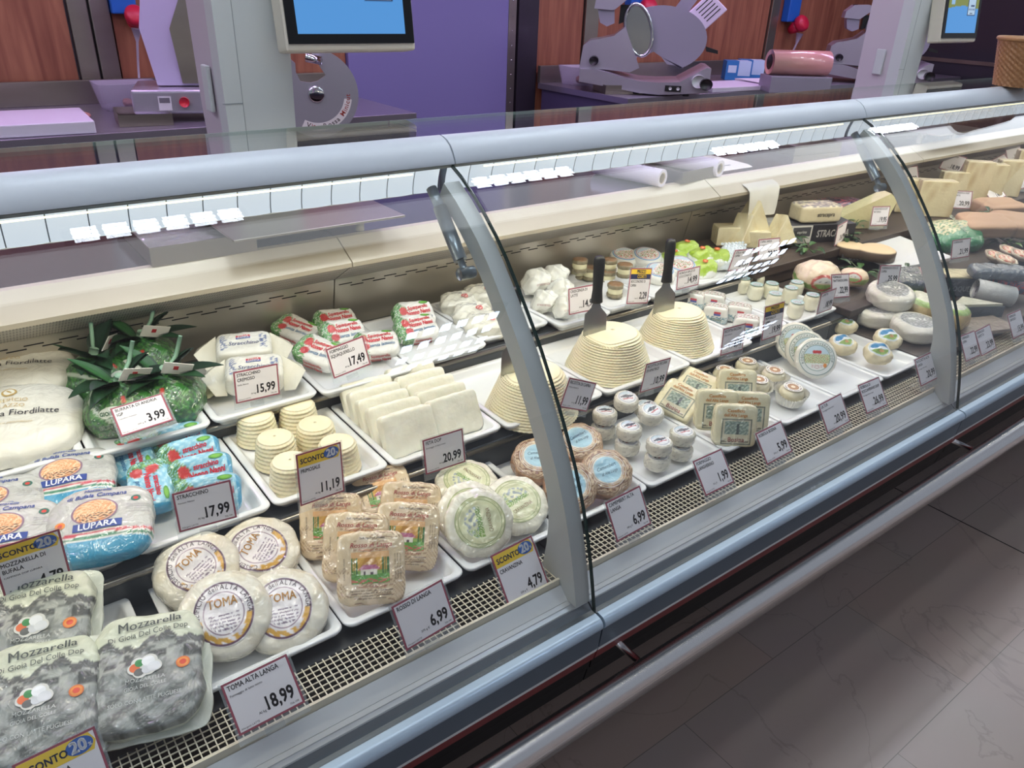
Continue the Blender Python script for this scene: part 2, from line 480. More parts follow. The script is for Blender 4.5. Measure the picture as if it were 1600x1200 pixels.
def floor_mat():
    m = bpy.data.materials.new('marble_floor'); m.use_nodes = True
    N = m.node_tree.nodes; L = m.node_tree.links; b = N['Principled BSDF']
    tc = N.new('ShaderNodeTexCoord')
    sp = N.new('ShaderNodeSeparateXYZ'); L.new(tc.outputs['Object'], sp.inputs[0])
    br = N.new('ShaderNodeTexBrick'); br.offset = 0.5
    br.inputs['Scale'].default_value = 1.0; br.inputs['Brick Width'].default_value = 0.67; br.inputs['Row Height'].default_value = 0.335
    br.inputs['Mortar Size'].default_value = 0.0009; br.inputs['Mortar Smooth'].default_value = 0.3
    br.inputs['Color1'].default_value = (*lin('#a4968f'), 1); br.inputs['Color2'].default_value = (*lin('#ab9588'), 1); br.inputs['Mortar'].default_value = (*lin('#665f5b'), 1)
    mp = N.new('ShaderNodeMapping'); mp.inputs['Location'].default_value = (0.245, -0.033, 0)
    L.new(tc.outputs['Object'], mp.inputs[0]); L.new(mp.outputs[0], br.inputs['Vector'])
    nz = N.new('ShaderNodeTexNoise'); nz.inputs['Scale'].default_value = 2.2; nz.inputs['Detail'].default_value = 8; nz.inputs['Distortion'].default_value = 0.8
    L.new(tc.outputs['Object'], nz.inputs['Vector'])
    # thin dark veins where the noise crosses its middle
    a = N.new('ShaderNodeMath'); a.operation = 'SUBTRACT'; a.inputs[1].default_value = 0.5; L.new(nz.outputs['Fac'], a.inputs[0])
    ab = N.new('ShaderNodeMath'); ab.operation = 'ABSOLUTE'; L.new(a.outputs[0], ab.inputs[0])
    ls = N.new('ShaderNodeMapRange'); ls.inputs[1].default_value = 0.0; ls.inputs[2].default_value = 0.006; ls.inputs[3].default_value = 0.32; ls.inputs[4].default_value = 0.0
    L.new(ab.outputs[0], ls.inputs[0])
    mx = N.new('ShaderNodeMixRGB'); L.new(ls.outputs[0], mx.inputs[0]); L.new(br.outputs['Color'], mx.inputs[1]); mx.inputs[2].default_value = (*lin('#6b5f59'), 1)
    n2 = N.new('ShaderNodeTexNoise'); n2.inputs['Scale'].default_value = 4.5; n2.inputs['Detail'].default_value = 4; L.new(tc.outputs['Object'], n2.inputs['Vector'])
    m2 = N.new('ShaderNodeMixRGB'); m2.blend_type = 'MULTIPLY'; m2.inputs[0].default_value = 0.35; L.new(mx.outputs[0], m2.inputs[1]); L.new(n2.outputs['Color'], m2.inputs[2])
    m3 = N.new('ShaderNodeMixRGB'); m3.inputs[0].default_value = 0.25; L.new(mx.outputs[0], m3.inputs[1]); L.new(m2.outputs[0], m3.inputs[2])
    L.new(m3.outputs[0], b.inputs['Base Color'])
    b.inputs['Roughness'].default_value = 0.30
    return m
def woodpanel_mat():
    m = bpy.data.materials.new('cherry_laminate'); m.use_nodes = True
    N = m.node_tree.nodes; L = m.node_tree.links; b = N['Principled BSDF']
    tc = N.new('ShaderNodeTexCoord'); mp = N.new('ShaderNodeMapping'); mp.inputs['Scale'].default_value = (9, 9, 0.7)
    nz = N.new('ShaderNodeTexNoise'); nz.inputs['Scale'].default_value = 2.5; nz.inputs['Detail'].default_value = 6; nz.inputs['Distortion'].default_value = 0.6
    L.new(tc.outputs['Object'], mp.inputs[0]); L.new(mp.outputs[0], nz.inputs['Vector'])
    r = N.new('ShaderNodeValToRGB'); r.color_ramp.elements[0].color = (*lin('#7c4a38'), 1); r.color_ramp.elements[1].color = (*lin('#a26c50'), 1)
    r.color_ramp.elements[0].position = 0.3; r.color_ramp.elements[1].position = 0.7
    L.new(nz.outputs['Fac'], r.inputs[0]); L.new(r.outputs[0], b.inputs['Base Color'])
    b.inputs['Roughness'].default_value = 0.35
    return m
M_cherry = woodpanel_mat()
M_purple = mat('purple_panel', '#7873a4', 0.28)

# ------------------------------------------------------------------ setting
WY = 4.25
mb = MB(); box(mb, -4, 9, -4, 6, -0.05, 0.0); struct(mb.build('floor', floor_mat()))
mb = MB(); box(mb, -4, 9, -4, 6, 3.2, 3.25); struct(mb.build('ceiling', mat('ceiling_white', '#f2f3f4', 0.8)))
mb = MB(); box(mb, -4, 9, WY + 0.02, WY + 0.12, 0, 3.2, 0); struct(mb.build('wall_back', mat('wall_grey', '#6d6a70', 0.6)))
M_lamp = mat('lamp_cell', '#ffffff', 0.5, emit='#e9f2ff', es=40)
lamp0 = None
for (lx, ly) in LAMPS:
    if lamp0 is None:
        mb = MB(); box(mb, -0.30, 0.30, -0.13, 0.13, 0.004, 0.05, 0)
        for a_ in range(6):
            for b_ in range(3): box(mb, -0.275 + a_ * 0.095, -0.275 + a_ * 0.095 + 0.075, -0.105 + b_ * 0.075, -0.105 + b_ * 0.075 + 0.055, 0.0, 0.0038, 1)
        lamp0 = mb.build('ceiling_lamp', [M_black, M_lamp]); lamp0.location = (lx, ly, 2.95)
        tag(lamp0, 'louvred ceiling lamp above the counter, above the frame', 'ceiling lamp', 'louvred ceiling lamps')
    else:
        q_ = lamp0.copy(); C.objects.link(q_); q_.location = (lx, ly, 2.95)
M_lamp2 = mat('aisle_lamp_cell', '#ffffff', 0.5, emit='#d5e6ff', es=28)
al0 = None
for (lx, ly) in AISLE_LAMPS:
    if al0 is None:
        mb = MB(); box(mb, -0.32, 0.32, -0.30, 0.30, 0.004, 0.05, 0)
        for a_ in range(6):
            for b_ in range(4): box(mb, -0.28 + a_ * 0.1, -0.28 + a_ * 0.1 + 0.058, -0.26 + b_ * 0.14, -0.26 + b_ * 0.14 + 0.07, 0.0, 0.0038, 1)
        al0 = mb.build('ceiling_lamp', [M_black, M_lamp2]); al0.location = (lx, ly, 2.95)
        tag(al0, 'square louvred ceiling lamp over the shopping aisle, outside the frame', 'ceiling lamp', 'aisle ceiling lamps')
    else:
        q_ = al0.copy(); C.objects.link(q_); q_.location = (lx, ly, 2.95)
mb = MB(); box(mb, 2.434, 2.438, -4, 3.3, 0.0, 0.0006); struct(mb.build('trim_floor_joint', M_black))
wx = [('trim_1', 0.71, 0.79, M_steel), ('trim_2', 0.80, 0.88, M_steel), ('trim_3', 3.16, 3.22, M_steel), ('trim_4', 3.24, 3.40, mat('dark_steel_frame', '#4b4650', 0.3, 0.7)),
      ('trim_5', 3.80, 3.92, M_steel), ('trim_6', 5.80, 5.90, M_steel)]
for n, a, b_, m_ in wx:
    mb = MB(); box(mb, a, b_, WY - 0.03, WY + 0.015, 0.0, 3.2, bev=0.004); struct(mb.build(n, m_))
for i, (a, b_) in enumerate([(-4, 0.70), (0.89, 2.05), (3.41, 3.79), (3.93, 5.79), (5.91, 8.9)]):
    mb = MB(); box(mb, a, b_, WY - 0.01, WY + 0.015, 0.6, 3.2); o = mb.build('wood_wall_panel', M_cherry); struct(o)
mb = MB(); box(mb, 2.055, 3.155, WY - 0.035, WY + 0.015, 0.0, 3.2, bev=0.005); struct(mb.build('purple_wall_panel', M_purple))
mb = MB()
for k in range(9):
    lathe(mb, [(0.004, 0), (0.004, 0.003), (0.0005, 0.004)], 10)
    mb.V[-1] = mb.V[-1] @ np.array(Matrix.Rotation(R_(90), 3, 'X')).T + np.array([3.19, WY - 0.03, 0.75 + k * 0.085])
struct(mb.build('trim_rivets', M_chrome))

# ------------------------------------------------------------------ refrigerated counter, one thing per glazed section
GP = [(1.094, 1.236), (1.064, 1.222), (1.028, 1.200), (0.996, 1.176), (0.964, 1.149), (0.935, 1.120), (0.909, 1.090), (0.885, 1.061), (0.860, 1.030), (0.836, 0.998),
      (0.812, 0.962), (0.790, 0.928), (0.771, 0.896), (0.752, 0.862), (0.736, 0.832), (0.722, 0.800), (0.709, 0.768), (0.698, 0.735), (0.688, 0.702), (0.679, 0.668), (0.671, 0.634), (0.665, 0.605), (0.661, 0.588)]
PLACE_N = ['at the left end under the near scale', 'in the middle between the two glass joints', 'right of the second glass joint', 'further right past the wheels', 'at the far right end']
for i in range(5):
    x0, x1 = JX[i] + 0.0015, JX[i + 1] - 0.0015
    t = thing('display_counter', ['curved glass cheese counter section nearest the camera on the left', 'curved glass cheese counter section between the first and second glass joints',
                                 'curved glass cheese counter section right of the second glass joint', 'curved glass cheese counter section toward the right edge', 'farthest curved glass counter section at the right'][i],
              'display counter', (0, 0, 0), group='refrigerated counter sections')
    mb = MB()
    extrude_x(mb, [(1.136, 1.2765), (1.128, 1.2755), (1.116, 1.2715), (1.105, 1.264), (1.0965, 1.2535), (1.0895, 1.241), (1.089, 1.237), (1.094, 1.2355), (1.10, 1.236), (1.142, 1.262), (1.142, 1.270)], x0, x1, smooth=False)
    mb.build('top_bar', M_bar, t, round_=True)
    mb = MB(); extrude_x(mb, [(1.093, 1.2352), (1.1165, 1.2352), (1.1165, 1.2300), (1.097, 1.2300)], x0, x1); mb.build('gasket', M_dark, t)
    mb = MB(); box(mb, x0, x1, 1.13, 1.312, 1.2685, 1.2745); mb.build('top_glass', M_gl, t)
    mb = MB(); box(mb, x0, x1, 1.3122, 1.3136, 1.2685, 1.2745); mb.build('glass_edge', mat('pale_glass_edge', '#9fb5ac', 0.1), t)
    mb = MB(); extrude_x(mb, GP + offset_path(GP, -0.006)[::-1], x0 + 0.003, x1 - 0.003, smooth=False, caps=False)
    g = mb.build('curved_glass', M_gl, t, round_=True)
    mb = MB(); extrude_x(mb, GP + offset_path(GP, -0.006)[::-1], x1 - 0.003, x1 - 0.0005)
    mb.build('glass_edge', M_edge, g)
    # segmented glowing band imitating a reflection in the glass, plus led tube
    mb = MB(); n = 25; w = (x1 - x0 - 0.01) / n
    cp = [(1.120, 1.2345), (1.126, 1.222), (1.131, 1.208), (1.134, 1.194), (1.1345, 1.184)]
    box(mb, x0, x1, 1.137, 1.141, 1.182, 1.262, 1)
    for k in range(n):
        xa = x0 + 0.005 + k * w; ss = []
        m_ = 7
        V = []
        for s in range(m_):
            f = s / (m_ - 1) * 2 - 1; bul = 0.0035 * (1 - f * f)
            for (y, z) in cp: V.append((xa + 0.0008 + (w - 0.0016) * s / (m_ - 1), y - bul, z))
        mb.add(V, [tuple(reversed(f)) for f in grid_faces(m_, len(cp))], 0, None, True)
    mb.build('glowing_reflection_band', [M_reflband, M_dark], t)
    mb = MB(); tube(mb, [(x0 + 0.07, 1.108, 1.2235), (x1 - 0.07, 1.108, 1.2235)], 0.0013, 8); mb.build('led_tube', M_led, t)
    # support arm behind the glass at the section's right end
    mb = MB()
    a0, a1 = x1 - 0.034, x1 - 0.004
    P1 = offset_path(GP[1:-1], -0.010)
    th = [0.030 + 0.012 * (j / len(P1)) + (0.085 * max(0, (j / len(P1) - 0.66) / 0.34) ** 1.6) for j in range(len(P1))]
    P2 = offset_path(P1, [-q for q in th])
    P1c = [p for p in P1]; P2c = [(y, max(z, 0.612)) for y, z in P2]
    extrude_x(mb, P1c + P2c[::-1], a0, a1)
    arm = mb.build('support_arm', M_arm, t, round_=True)
    mb = MB(); tube(mb, [(a0 - 0.014, 1.085, 1.203), (a0 - 0.014, 1.06, 1.178)], 0.009, 14); tube(mb, [(a0 - 0.014, 1.06, 1.178), (a0 - 0.014, 0.998, 1.105)], 0.0115, 14)
    tube(mb, [(a0 - 0.014, 0.998, 1.105), (a0 - 0.014, 0.985, 1.090)], 0.006, 12); tube(mb, [(a0 - 0.026, 0.984, 1.087), (a0 + 0.002, 0.984, 1.087)], 0.010, 16)
    mb.build('gas_strut', mat('strut_grey', '#7c858b', 0.3, 0.5), t)
    # sill: ledge, dark cove, bumper, front panel
    mb = MB(); extrude_x(mb, [(0.716, 0.622), (0.696, 0.604), (0.696, 0.594), (0.730, 0.594), (0.730, 0.608)], x0, x1); mb.build('ledge', M_ledge, t)
    mb = MB(); extrude_x(mb, [(0.695, 0.6035), (0.689, 0.600), (0.689, 0.598), (0.6835, 0.594), (0.6825, 0.590), (0.700, 0.586), (0.700, 0.600)], x0, x1); mb.build('sill_profile', mat('sill_light', '#d0d3d4', 0.32, 0.25), t)
    mb = MB(); extrude_x(mb, [(0.682, 0.5915), (0.672, 0.583), (0.662, 0.582), (0.662, 0.570), (0.70, 0.570), (0.70, 0.585)], x0, x1); mb.build('cove', M_dark, t)
    mb = MB()
    arc = [(0.662 - 0.001, 0.5855)] + [(0.652 + 0.0125 * math.cos(R_(a)), 0.572 + 0.0125 * math.sin(R_(a))) for a in range(90, 226, 15)] + [(0.646, 0.560), (0.662, 0.560)]
    extrude_x(mb, arc, x0, x1 - 0.002); mb.build('bumper', M_bump, t, round_=True)
    mb = MB(); extrude_x(mb, [(0.6445, 0.562), (0.6485, 0.516), (0.70, 0.516), (0.70, 0.562)], x0, x1); mb.build('front_panel', M_front, t)
    mb = MB(); extrude_x(mb, [(0.6485, 0.516), (0.650, 0.508), (0.70, 0.508), (0.70, 0.516)], x0, x1); mb.build('white_strip', M_white, t)
    mb = MB(); extrude_x(mb, [(0.651, 0.508), (0.656, 0.484), (0.70, 0.484), (0.70, 0.508)], x0, x1); mb.build('red_strip', M_red, t)
    mb = MB(); extrude_x(mb, [(0.661, 0.484), (0.664, 0.455), (0.668, 0.452), (0.676, 0.412), (0.80, 0.38), (2.15, 0.38), (2.15, 0.484)], x0, x1); mb.build('skirt', M_black, t)
    mb = MB(); box(mb, x0, x1, 1.05, 2.05, 0.0, 0.38); mb.build('plinth', M_black, t)
    # air-intake grille of crossed wires
    mb = MB(); box(mb, x0, x1, 0.719, 0.7235, 0.612, 0.6325); box(mb, x0, x1, 0.722, 0.786, 0.60, 0.603, 1)
    for k in range(7):
        y = 0.7255 + k * 0.0098; box(mb, x0, x1, y - 0.0007, y + 0.0007, 0.6265 , 0.6280)
    nb = int((x1 - x0) / 0.0105)
    for k in range(nb):
        x = x0 + 0.004 + k * 0.0105; box(mb, x - 0.0008, x + 0.0008, 0.722, 0.788, 0.6280, 0.6294)
    mb.build('air_grille', [M_wire, M_black], t)
    # stepped deck with slotted steel back
    mb = MB(); extrude_x(mb, [(0.788, 0.600), (0.788, 0.6225), (0.791, 0.6255), (1.052, 0.6255), (1.052, 0.686), (1.058, 0.6905), (1.325, 0.6905), (1.325, 0.740), (1.331, 0.7445), (1.638, 0.7445), (1.638, 0.60)], x0, x1)
    mb.build('stepped_deck', M_deck, t)
    mb = MB(); tube(mb, [(x0, 1.053, 0.684), (x1, 1.053, 0.684)], 0.0055, 10); tube(mb, [(x0, 1.326, 0.738), (x1, 1.326, 0.738)], 0.0055, 10); mb.build('deck_edge', M_steel, t)
    mb = MB(); extrude_x(mb, [(1.603, 0.880), (1.632, 0.7445), (1.64, 0.7445), (1.64, 0.88)], x0, x1)
    for rowz, off in ((0.862, 0), (0.855, 0.030)):
        for k in range(int((x1 - x0) / 0.060)):
            xx = x0 + 0.01 + off + k * 0.060; yy = 1.603 + (0.880 - rowz) * 0.214
            if xx + 0.034 < x1: box(mb, xx, xx + 0.034, yy - 0.0006, yy + 0.001, rowz - 0.0012, rowz + 0.0012, 1)
    bp = mb.build('back_panel', [mat('slotted_steel', '#bdb6a8', 0.33, 0.75, bump=(30, 0.06, 0.001, (0.05, 1, 1))), M_black], t)
    mb = MB(); extrude_x(mb, [(1.508, 0.938), (1.601, 0.879), (1.606, 0.882), (1.606, 0.94)], x0, x1); mb.build('perforated_outlet', M_perf, t)
    mb = MB(); extrude_x(mb, [(1.503, 0.938), (1.502, 0.948), (1.507, 0.951), (1.572, 0.9865), (1.590, 0.9865), (1.590, 0.94)], x0, x1); mb.build('worktop_nose', M_nose, t)
    mb = MB(); extrude_x(mb, [(1.5905, 0.90), (1.5905, 0.987), (2.15, 0.987), (2.15, 0.90)], x0, x1); mb.build('worktop', M_top, t)
    mb = MB(); extrude_x(mb, [(1.66, 0.50), (1.66, 0.90), (2.13, 0.90), (2.13, 0.50)], x0, x1); mb.build('rear_body', M_steel, t)
# bumper rail
t = thing('bumper_rail', 'polished steel tube rail running along the foot of the counter', 'rail', (0, 0, 0))
mb = MB(); tube(mb, [(-1.2, 0.583, 0.480), (6.0, 0.583, 0.480)], 0.0255, 32); mb.build('rail_tube', M_rail, t)
for k in range(5):
    x = 0.775 + (k - 1) * 1.22
    mb = MB(); tube(mb, [(x, 0.672, 0.482), (x, 0.600, 0.482)], 0.0065, 12); mb.build('bracket', M_rail, t)
# dark wood steps replacing the trays further right
for (y0, y1, z0, z1, xa, lb) in ((1.30, 1.60, 0.745, 0.772, 1.93, 'dark wooden step along the back carrying the cheese wedges'), (1.035, 1.297, 0.691, 0.712, 2.03, 'dark wooden step in the middle row right of the jar tray'),
                                 (0.80, 1.03, 0.626, 0.646, 2.05, 'dark wooden step in the front row under the white wheels')):
    t = thing('wooden_step', lb, 'shelf', (0, 0, 0))
    mb = MB(); box(mb, xa, 5.6, y0, y1, z0, z1, bev=0.003); mb.build('board', M_wood, t)
    mb = MB(); box(mb, xa + 0.01, 5.59, y0 + 0.006, y0 + 0.016, z0 - 0.035 if z0 > .65 else z0 - 0.0005, z0, bev=0.0); mb.build('riser', M_wood, t)
# ------------------------------------------------------------------ trays
def rrect(w, h, r, n=5):
    out = []
    for cx, cy, a0 in ((w / 2 - r, h / 2 - r, 0), (-w / 2 + r, h / 2 - r, 90), (-w / 2 + r, -h / 2 + r, 180), (w / 2 - r, -h / 2 + r, 270)):
        for k in range(n + 1):
            a = R_(a0 + 90 * k / n); out.append((cx + r * math.cos(a), cy + r * math.sin(a)))
    return out
def loft(mb, rings, m=0, col=None, cap0=True, cap1=True, smooth=True):
    k = len(rings[0]); V = [p for r in rings for p in r]
    F = [(i * k + j, i * k + (j + 1) % k, (i + 1) * k + (j + 1) % k, (i + 1) * k + j) for i in range(len(rings) - 1) for j in range(k)]
    if cap0: F.append(tuple(range(k))[::-1])
    if cap1: F.append(tuple((len(rings) - 1) * k + j for j in range(k)))
    mb.add(V, F, m, col, smooth)
def tray_mesh(w, d, h=0.0245):
    mb = MB()
    rings = []
    for o, z in ((0.020, 0.0), (0.017, 0.001), (0.0125, 0.009), (0.006, 0.013), (0.003, 0.016), (0.0, h - 0.003), (0.0006, h - 0.0008), (0.002, h), (0.0105, h), (0.0125, h - 0.001),
                 (0.0145, h - 0.004), (0.022, 0.0075), (0.025, 0.006), (0.03, 0.0055)):
        rings.append([(x, y, z) for x, y in rrect(w - 2 * o, d - 2 * o, max(0.016 - o * 0.35, 0.006))])
    loft(mb, rings)
    return mb
TR = {}
def tray(x0, x1, row, label, dy=0.0, d=0.275, rz=0.0):
    zf = (0.6258, 0.6908, 0.7448)[row]; yf = (0.803, 1.062, 1.332)[row] + dy
    w = round(x1 - x0 - 0.002, 4)
    if (w, d) not in TR: TR[(w, d)] = tray_mesh(w, d).mesh('serving_tray', [M_porc])
    o = bpy.data.objects.new('serving_tray', TR[(w, d)]); C.objects.link(o)
    o.location = ((x0 + x1) / 2, yf + d / 2, zf); o.rotation_euler[2] = rz
    return tag(o, label, 'tray', 'white serving trays')
FR, MR, BR = 0.634, 0.699, 0.753             # resting height of goods in front, middle and back trays
tray(-0.118, 0.094, 0, 'white tray under the grey mozzarella bags at lower left', dy=-0.012, d=0.268)
tray(0.120, 0.335, 0, 'white tray carrying the four film-wrapped round toma cheeses')
tray(0.335, 0.550, 0, 'white tray carrying the tan burlap-patterned square cheeses')
tray(0.550, 0.672, 0, 'white tray carrying the pale green-labelled round cheeses')if False else tray(0.552, 0.752, 0, 'white tray carrying the round cheeses with pale green ring labels')
tray(0.760, 0.978, 0, 'white tray carrying the brown-wrapped cheeses with sky-blue labels')
tray(0.979, 1.207, 0, 'white tray carrying the stacked little white-rind discs')
tray(1.208, 1.412, 0, 'white tray carrying the upright square pale cheeses')
tray(1.413, 1.636, 0, 'white tray carrying the small cheeses in white paper cups')
tray(1.637, 1.837, 0, 'white tray carrying the three leaning green-ring labelled discs')
tray(1.838, 2.035, 0, 'white tray carrying the paper-wrapped rounds with blue and green labels')
tray(-0.115, 0.112, 1, 'white tray under the grey and blue mozzarella pouches')
tray(0.113, 0.334, 1, 'white tray carrying the light blue stracchino packs')
tray(0.335, 0.556, 1, 'white tray carrying the small ridged cream cheeses')
tray(0.558, 0.812, 1, 'white tray carrying the sliced feta blocks', dy=-0.004)
tray(0.814, 1.083, 1, 'white tray under the ricotta behind the near glass arm', dy=-0.012)
tray(1.084, 1.368, 1, 'white tray under the middle ricotta dome', dy=-0.014, d=0.285)
tray(1.370, 1.606, 1, 'white tray under the farthest ricotta dome', dy=-0.014, d=0.285)
tray(1.608, 1.790, 1, 'white tray carrying the white and green paper packs', dy=0.012)
tray(1.792, 2.015, 1, 'white tray carrying the small clear-wrapped cylinders', dy=0.004)
tray(-0.13, 0.108, 2, 'white tray under the large white fiordilatte bags', dy=-0.02)
tray(0.109, 0.316, 2, 'white tray under the green burrata bags', dy=-0.04, d=0.268)
tray(0.318, 0.528, 2, 'white tray carrying the creamy white and blue paper packs', dy=-0.035, d=0.268)
tray(0.530, 0.742, 2, 'white tray carrying the red-lettered white packs', dy=-0.045, d=0.268)
tray(0.744, 0.950, 2, 'white tray carrying the single tomato-print pack', dy=-0.025, d=0.268)
tray(0.952, 1.155, 2, 'white tray carrying the white packs with red round stamps', dy=0.0, d=0.262)
tray(1.157, 1.335, 2, 'white tray carrying the clear-bagged crescenza', dy=-0.035, d=0.268)
tray(1.337, 1.500, 2, 'white tray carrying the brown and white cheese rolls', dy=-0.02, d=0.268)
tray(1.502, 1.690, 2, 'white tray carrying the round packs with floral labels', dy=-0.02, d=0.268)
tray(1.692, 1.925, 2, 'white tray carrying the lime green topped packs', dy=-0.015, d=0.268)

# ------------------------------------------------------------------ price tags
CARD = [mat('card_paper', '#ebe6e8', 0.5), mat('card_border', '#9a4a5a', 0.5), mat('ink', '#1e1c22', 0.5), mat('promo_yellow', '#f0c93a', 0.45),
        mat('promo_blue', '#2f5fae', 0.45), mat('promo_navy', '#2c2f55', 0.45), mat('promo_white', '#e8eaf0', 0.45)]
def price_tag(v, title, sub, price, label, style=None, unit='Al kg €', tiny=True):
    x, y, z, yaw, lean, roll, w, h = v
    t = thing('price_tag', label, 'price tag', group='price tags')
    t.matrix_world = Matrix.Translation((x, y, z)) @ Matrix.Rotation(yaw, 4, 'Z') @ Matrix.Rotation(PI / 2 - lean, 4, 'X') @ Matrix.Rotation(roll, 4, 'Z')
    mb = MB(); hw, hh = w / 2, h / 2; b = 0.0028
    box(mb, -hw, hw, -hh, hh, -0.0006, 0.0002, 1)
    box(mb, -hw + b, hw - b, -hh + b, hh - b, 0.0001, 0.0004, 0)
    ty = hh - 0.0115; Z = 0.0006
    if style == 'sconto':
        yt = hh - 0.024
        box(mb, -hw + b, hw - 0.012, yt, hh - b, 0.0003, 0.0006, 3)
        prism(mb, [(hw - 0.012, yt), (hw - 0.007, yt), (hw - b, hh - 0.014), (hw - 0.008, hh - b), (hw - 0.012, hh - b)], 0.0003, 0.0006, 3)
        text(mb, 'SCONTO', -hw + 0.006, yt + 0.0055, 0.0125, 5, z=0.0009, bold=0.03, sx=0.88)
        el = [(hw - 0.020 + 0.0145 * math.cos(a), yt + 0.011 + 0.0098 * math.sin(a)) for a in np.linspace(0, 2 * PI, 24, endpoint=False)]
        prism(mb, el, 0.0006, 0.0009, 4)
        text(mb, '20', hw - 0.0215, yt + 0.0045, 0.019, 6, z=0.0012, bold=0.05, align='c', sx=0.92)
        text(mb, '%', hw - 0.0095, yt + 0.006, 0.006, 6, z=0.0012, bold=0.03, align='c')
        ty = yt - 0.0105
    if style == 'prezzi':
        yt = hh - 0.015
        box(mb, -hw + b, hw - b, yt, hh - b, 0.0003, 0.0006, 3)
        box(mb, -hw + b, hw - b, yt - 0.013, yt, 0.0003, 0.0006, 5)
        text(mb, 'PREZZI', 0, yt + 0.0025, 0.0115, 5, z=0.0009, bold=0.04, align='c', sx=1.0)
        text(mb, 'CORTI', 0.004, yt - 0.0105, 0.0125, 3, z=0.0009, bold=0.04, align='c', sx=1.0)
        ty = yt - 0.022
    fs = 0.0094
    for k, ln in enumerate(title):
        text(mb, ln, -hw + 0.0055, ty - k * 0.0100, fs, 2, z=Z, bold=0.02, sx=0.76)
    if sub: text(mb, sub, -hw + 0.0055, ty - len(title) * 0.0100 + 0.0020, 0.0042, 2, z=Z, bold=0.01)
    text(mb, price, hw - 0.008, -hh + 0.0125, 0.0245, 2, z=Z, bold=0.03, align='r', sx=0.72)
    if tiny:
        text(mb, unit, hw - 0.056, -hh + 0.0125, 0.0046, 2, z=Z, bold=0.01)
        text(mb, 'Allergeni: LATTE', -hw + 0.0045, -hh + 0.0048, 0.0034, 2, z=Z)
        text(mb, '726.100', hw - 0.006, -hh + 0.0055, 0.0036, 2, z=Z, align='r', bold=0.01)
    mb.build('card', CARD, t)
    mb = MB(); box(mb, -hw - 0.0035, hw + 0.0035, -hh - 0.013, hh + 0.002, -0.0019, -0.0008)
    box(mb, -0.014, 0.012, -hh - 0.016, -hh - 0.006, -0.007, -0.002, 0, bev=0.001)
    mb.build('clear_holder', M_plas, t)
    return t
price_tag((0.1854,0.7306,0.6812,-0.2062,0.7003,0.1719,0.0861,0.0669), ['TOMA ALTA LANGA'], 'Formaggio di latte misto', '18,99', 'price card reading 18,99 in front of the film-wrapped toma rounds')
price_tag((0.4251,0.7289,0.6866,-0.0055,0.4484,0.0805,0.0861,0.0696), ['ROSSO DI LANGA'], '', '6,99', 'price card reading 6,99 in front of the tan burlap-pattern squares', unit='275 g €')
price_tag((0.616,0.746,0.6603,0.0211,0.6133,0.0185,0.085,0.0895), ['CRAVANZINA'], '', '4,79', 'price card with yellow discount header in front of the green ring labelled rounds', 'sconto', unit='250 g €')
price_tag((0.8444,0.7335,0.6876,0.0034,0.5324,0.0276,0.0852,0.072), ['CAMEMBERT ALTA', 'LANGA'], '', '6,99', 'price card reading 6,99 in front of the blue-labelled brown wrapped rounds', unit='300 g €')
price_tag((1.0769,0.7367,0.6857,0.0228,0.6695,-0.022,0.085,0.0696), ['FORMAGGIO', 'LANGHERINO'], '', '1,99', 'price card reading 1,99 in front of the stacked little discs', unit='90 g €')
price_tag((1.2702,0.7386,0.6844,-0.0188,0.6343,0.036,0.085,0.0678), ['ROBIOLA BOSINA'], '', '5,99', 'price card reading 5,99 in front of the upright square cheeses', unit='250 g €')
price_tag((1.489,0.7387,0.6854,-0.0405,0.5684,0.0648,0.085,0.0674), ['LA TUR'], 'Formaggio di latte misto', '20,99', 'price card reading 20,99 on the front grille before the paper cups')
price_tag((1.6447,0.7375,0.6862,-0.0323,0.6022,-0.0011,0.085,0.0692), ['ROBIOLA DI', 'ROCCAVERANO DOP'], 'Formaggio di latte misto', '26,99', 'price card reading 26,99 before the leaning green-ring discs')
price_tag((1.8907,0.7374,0.6885,0.0034,0.5209,0.0011,0.085,0.0689), ['ROCCHETTA ALTA', 'LANGA'], 'Formaggio di latte misto', '20,99', 'price card reading 20,99 beside the foot of the second glass arm')
price_tag((2.118,0.7372,0.6961,0.0293,0.5239,-0.037,0.085,0.0691), ['FORMAGGIO', 'CAPRA'], '', '22,99', 'price card reading 22,99 on the grille just right of the second glass joint')
price_tag((2.2078,0.7361,0.6922,-0.0219,0.5367,0.0424,0.085,0.0703), ['FORMAGGIO', 'CAPRETTA'], '', '23,99', 'price card reading 23,99 on the grille right of the 22,99 card')
price_tag((2.3976,0.7358,0.6967,-0.0012,0.529,-0.0065,0.085,0.0707), ['FORMAGGIO', 'CAMOSCIO'], '', '15,99', 'price card at the extreme right edge of the front grille')
price_tag((-0.040, 0.748, 0.672, 0.0, 0.6, 0.03, 0.085, 0.090), ['MOZZARELLA'], '', '9,99', 'price card with yellow discount header at the very bottom left corner', 'sconto')
price_tag((-0.0111,1.0484,0.7632,0.0203,0.0324,-0.0222,0.0828,0.0923), ['MOZZARELLA DI', 'BUFALA'], 'CAMPANA DOP LUPARA', '4,79', 'price card with yellow discount header in front of the blue pouches', 'sconto')
price_tag((0.2215,1.0331,0.7793,-0.1138,0.2231,-0.0123,0.0847,0.0635), ['STRACCHINO'], 'Nonno Nanni', '17,99', 'price card reading 17,99 in front of the light blue packs')
price_tag((0.4108,1.0354,0.7657,0.1401,0.1655,-0.1013,0.0846,0.091), ['PRIMOSALE'], '', '11,19', 'price card reading 11,19 with yellow header before the small ridged cheeses', 'sconto')
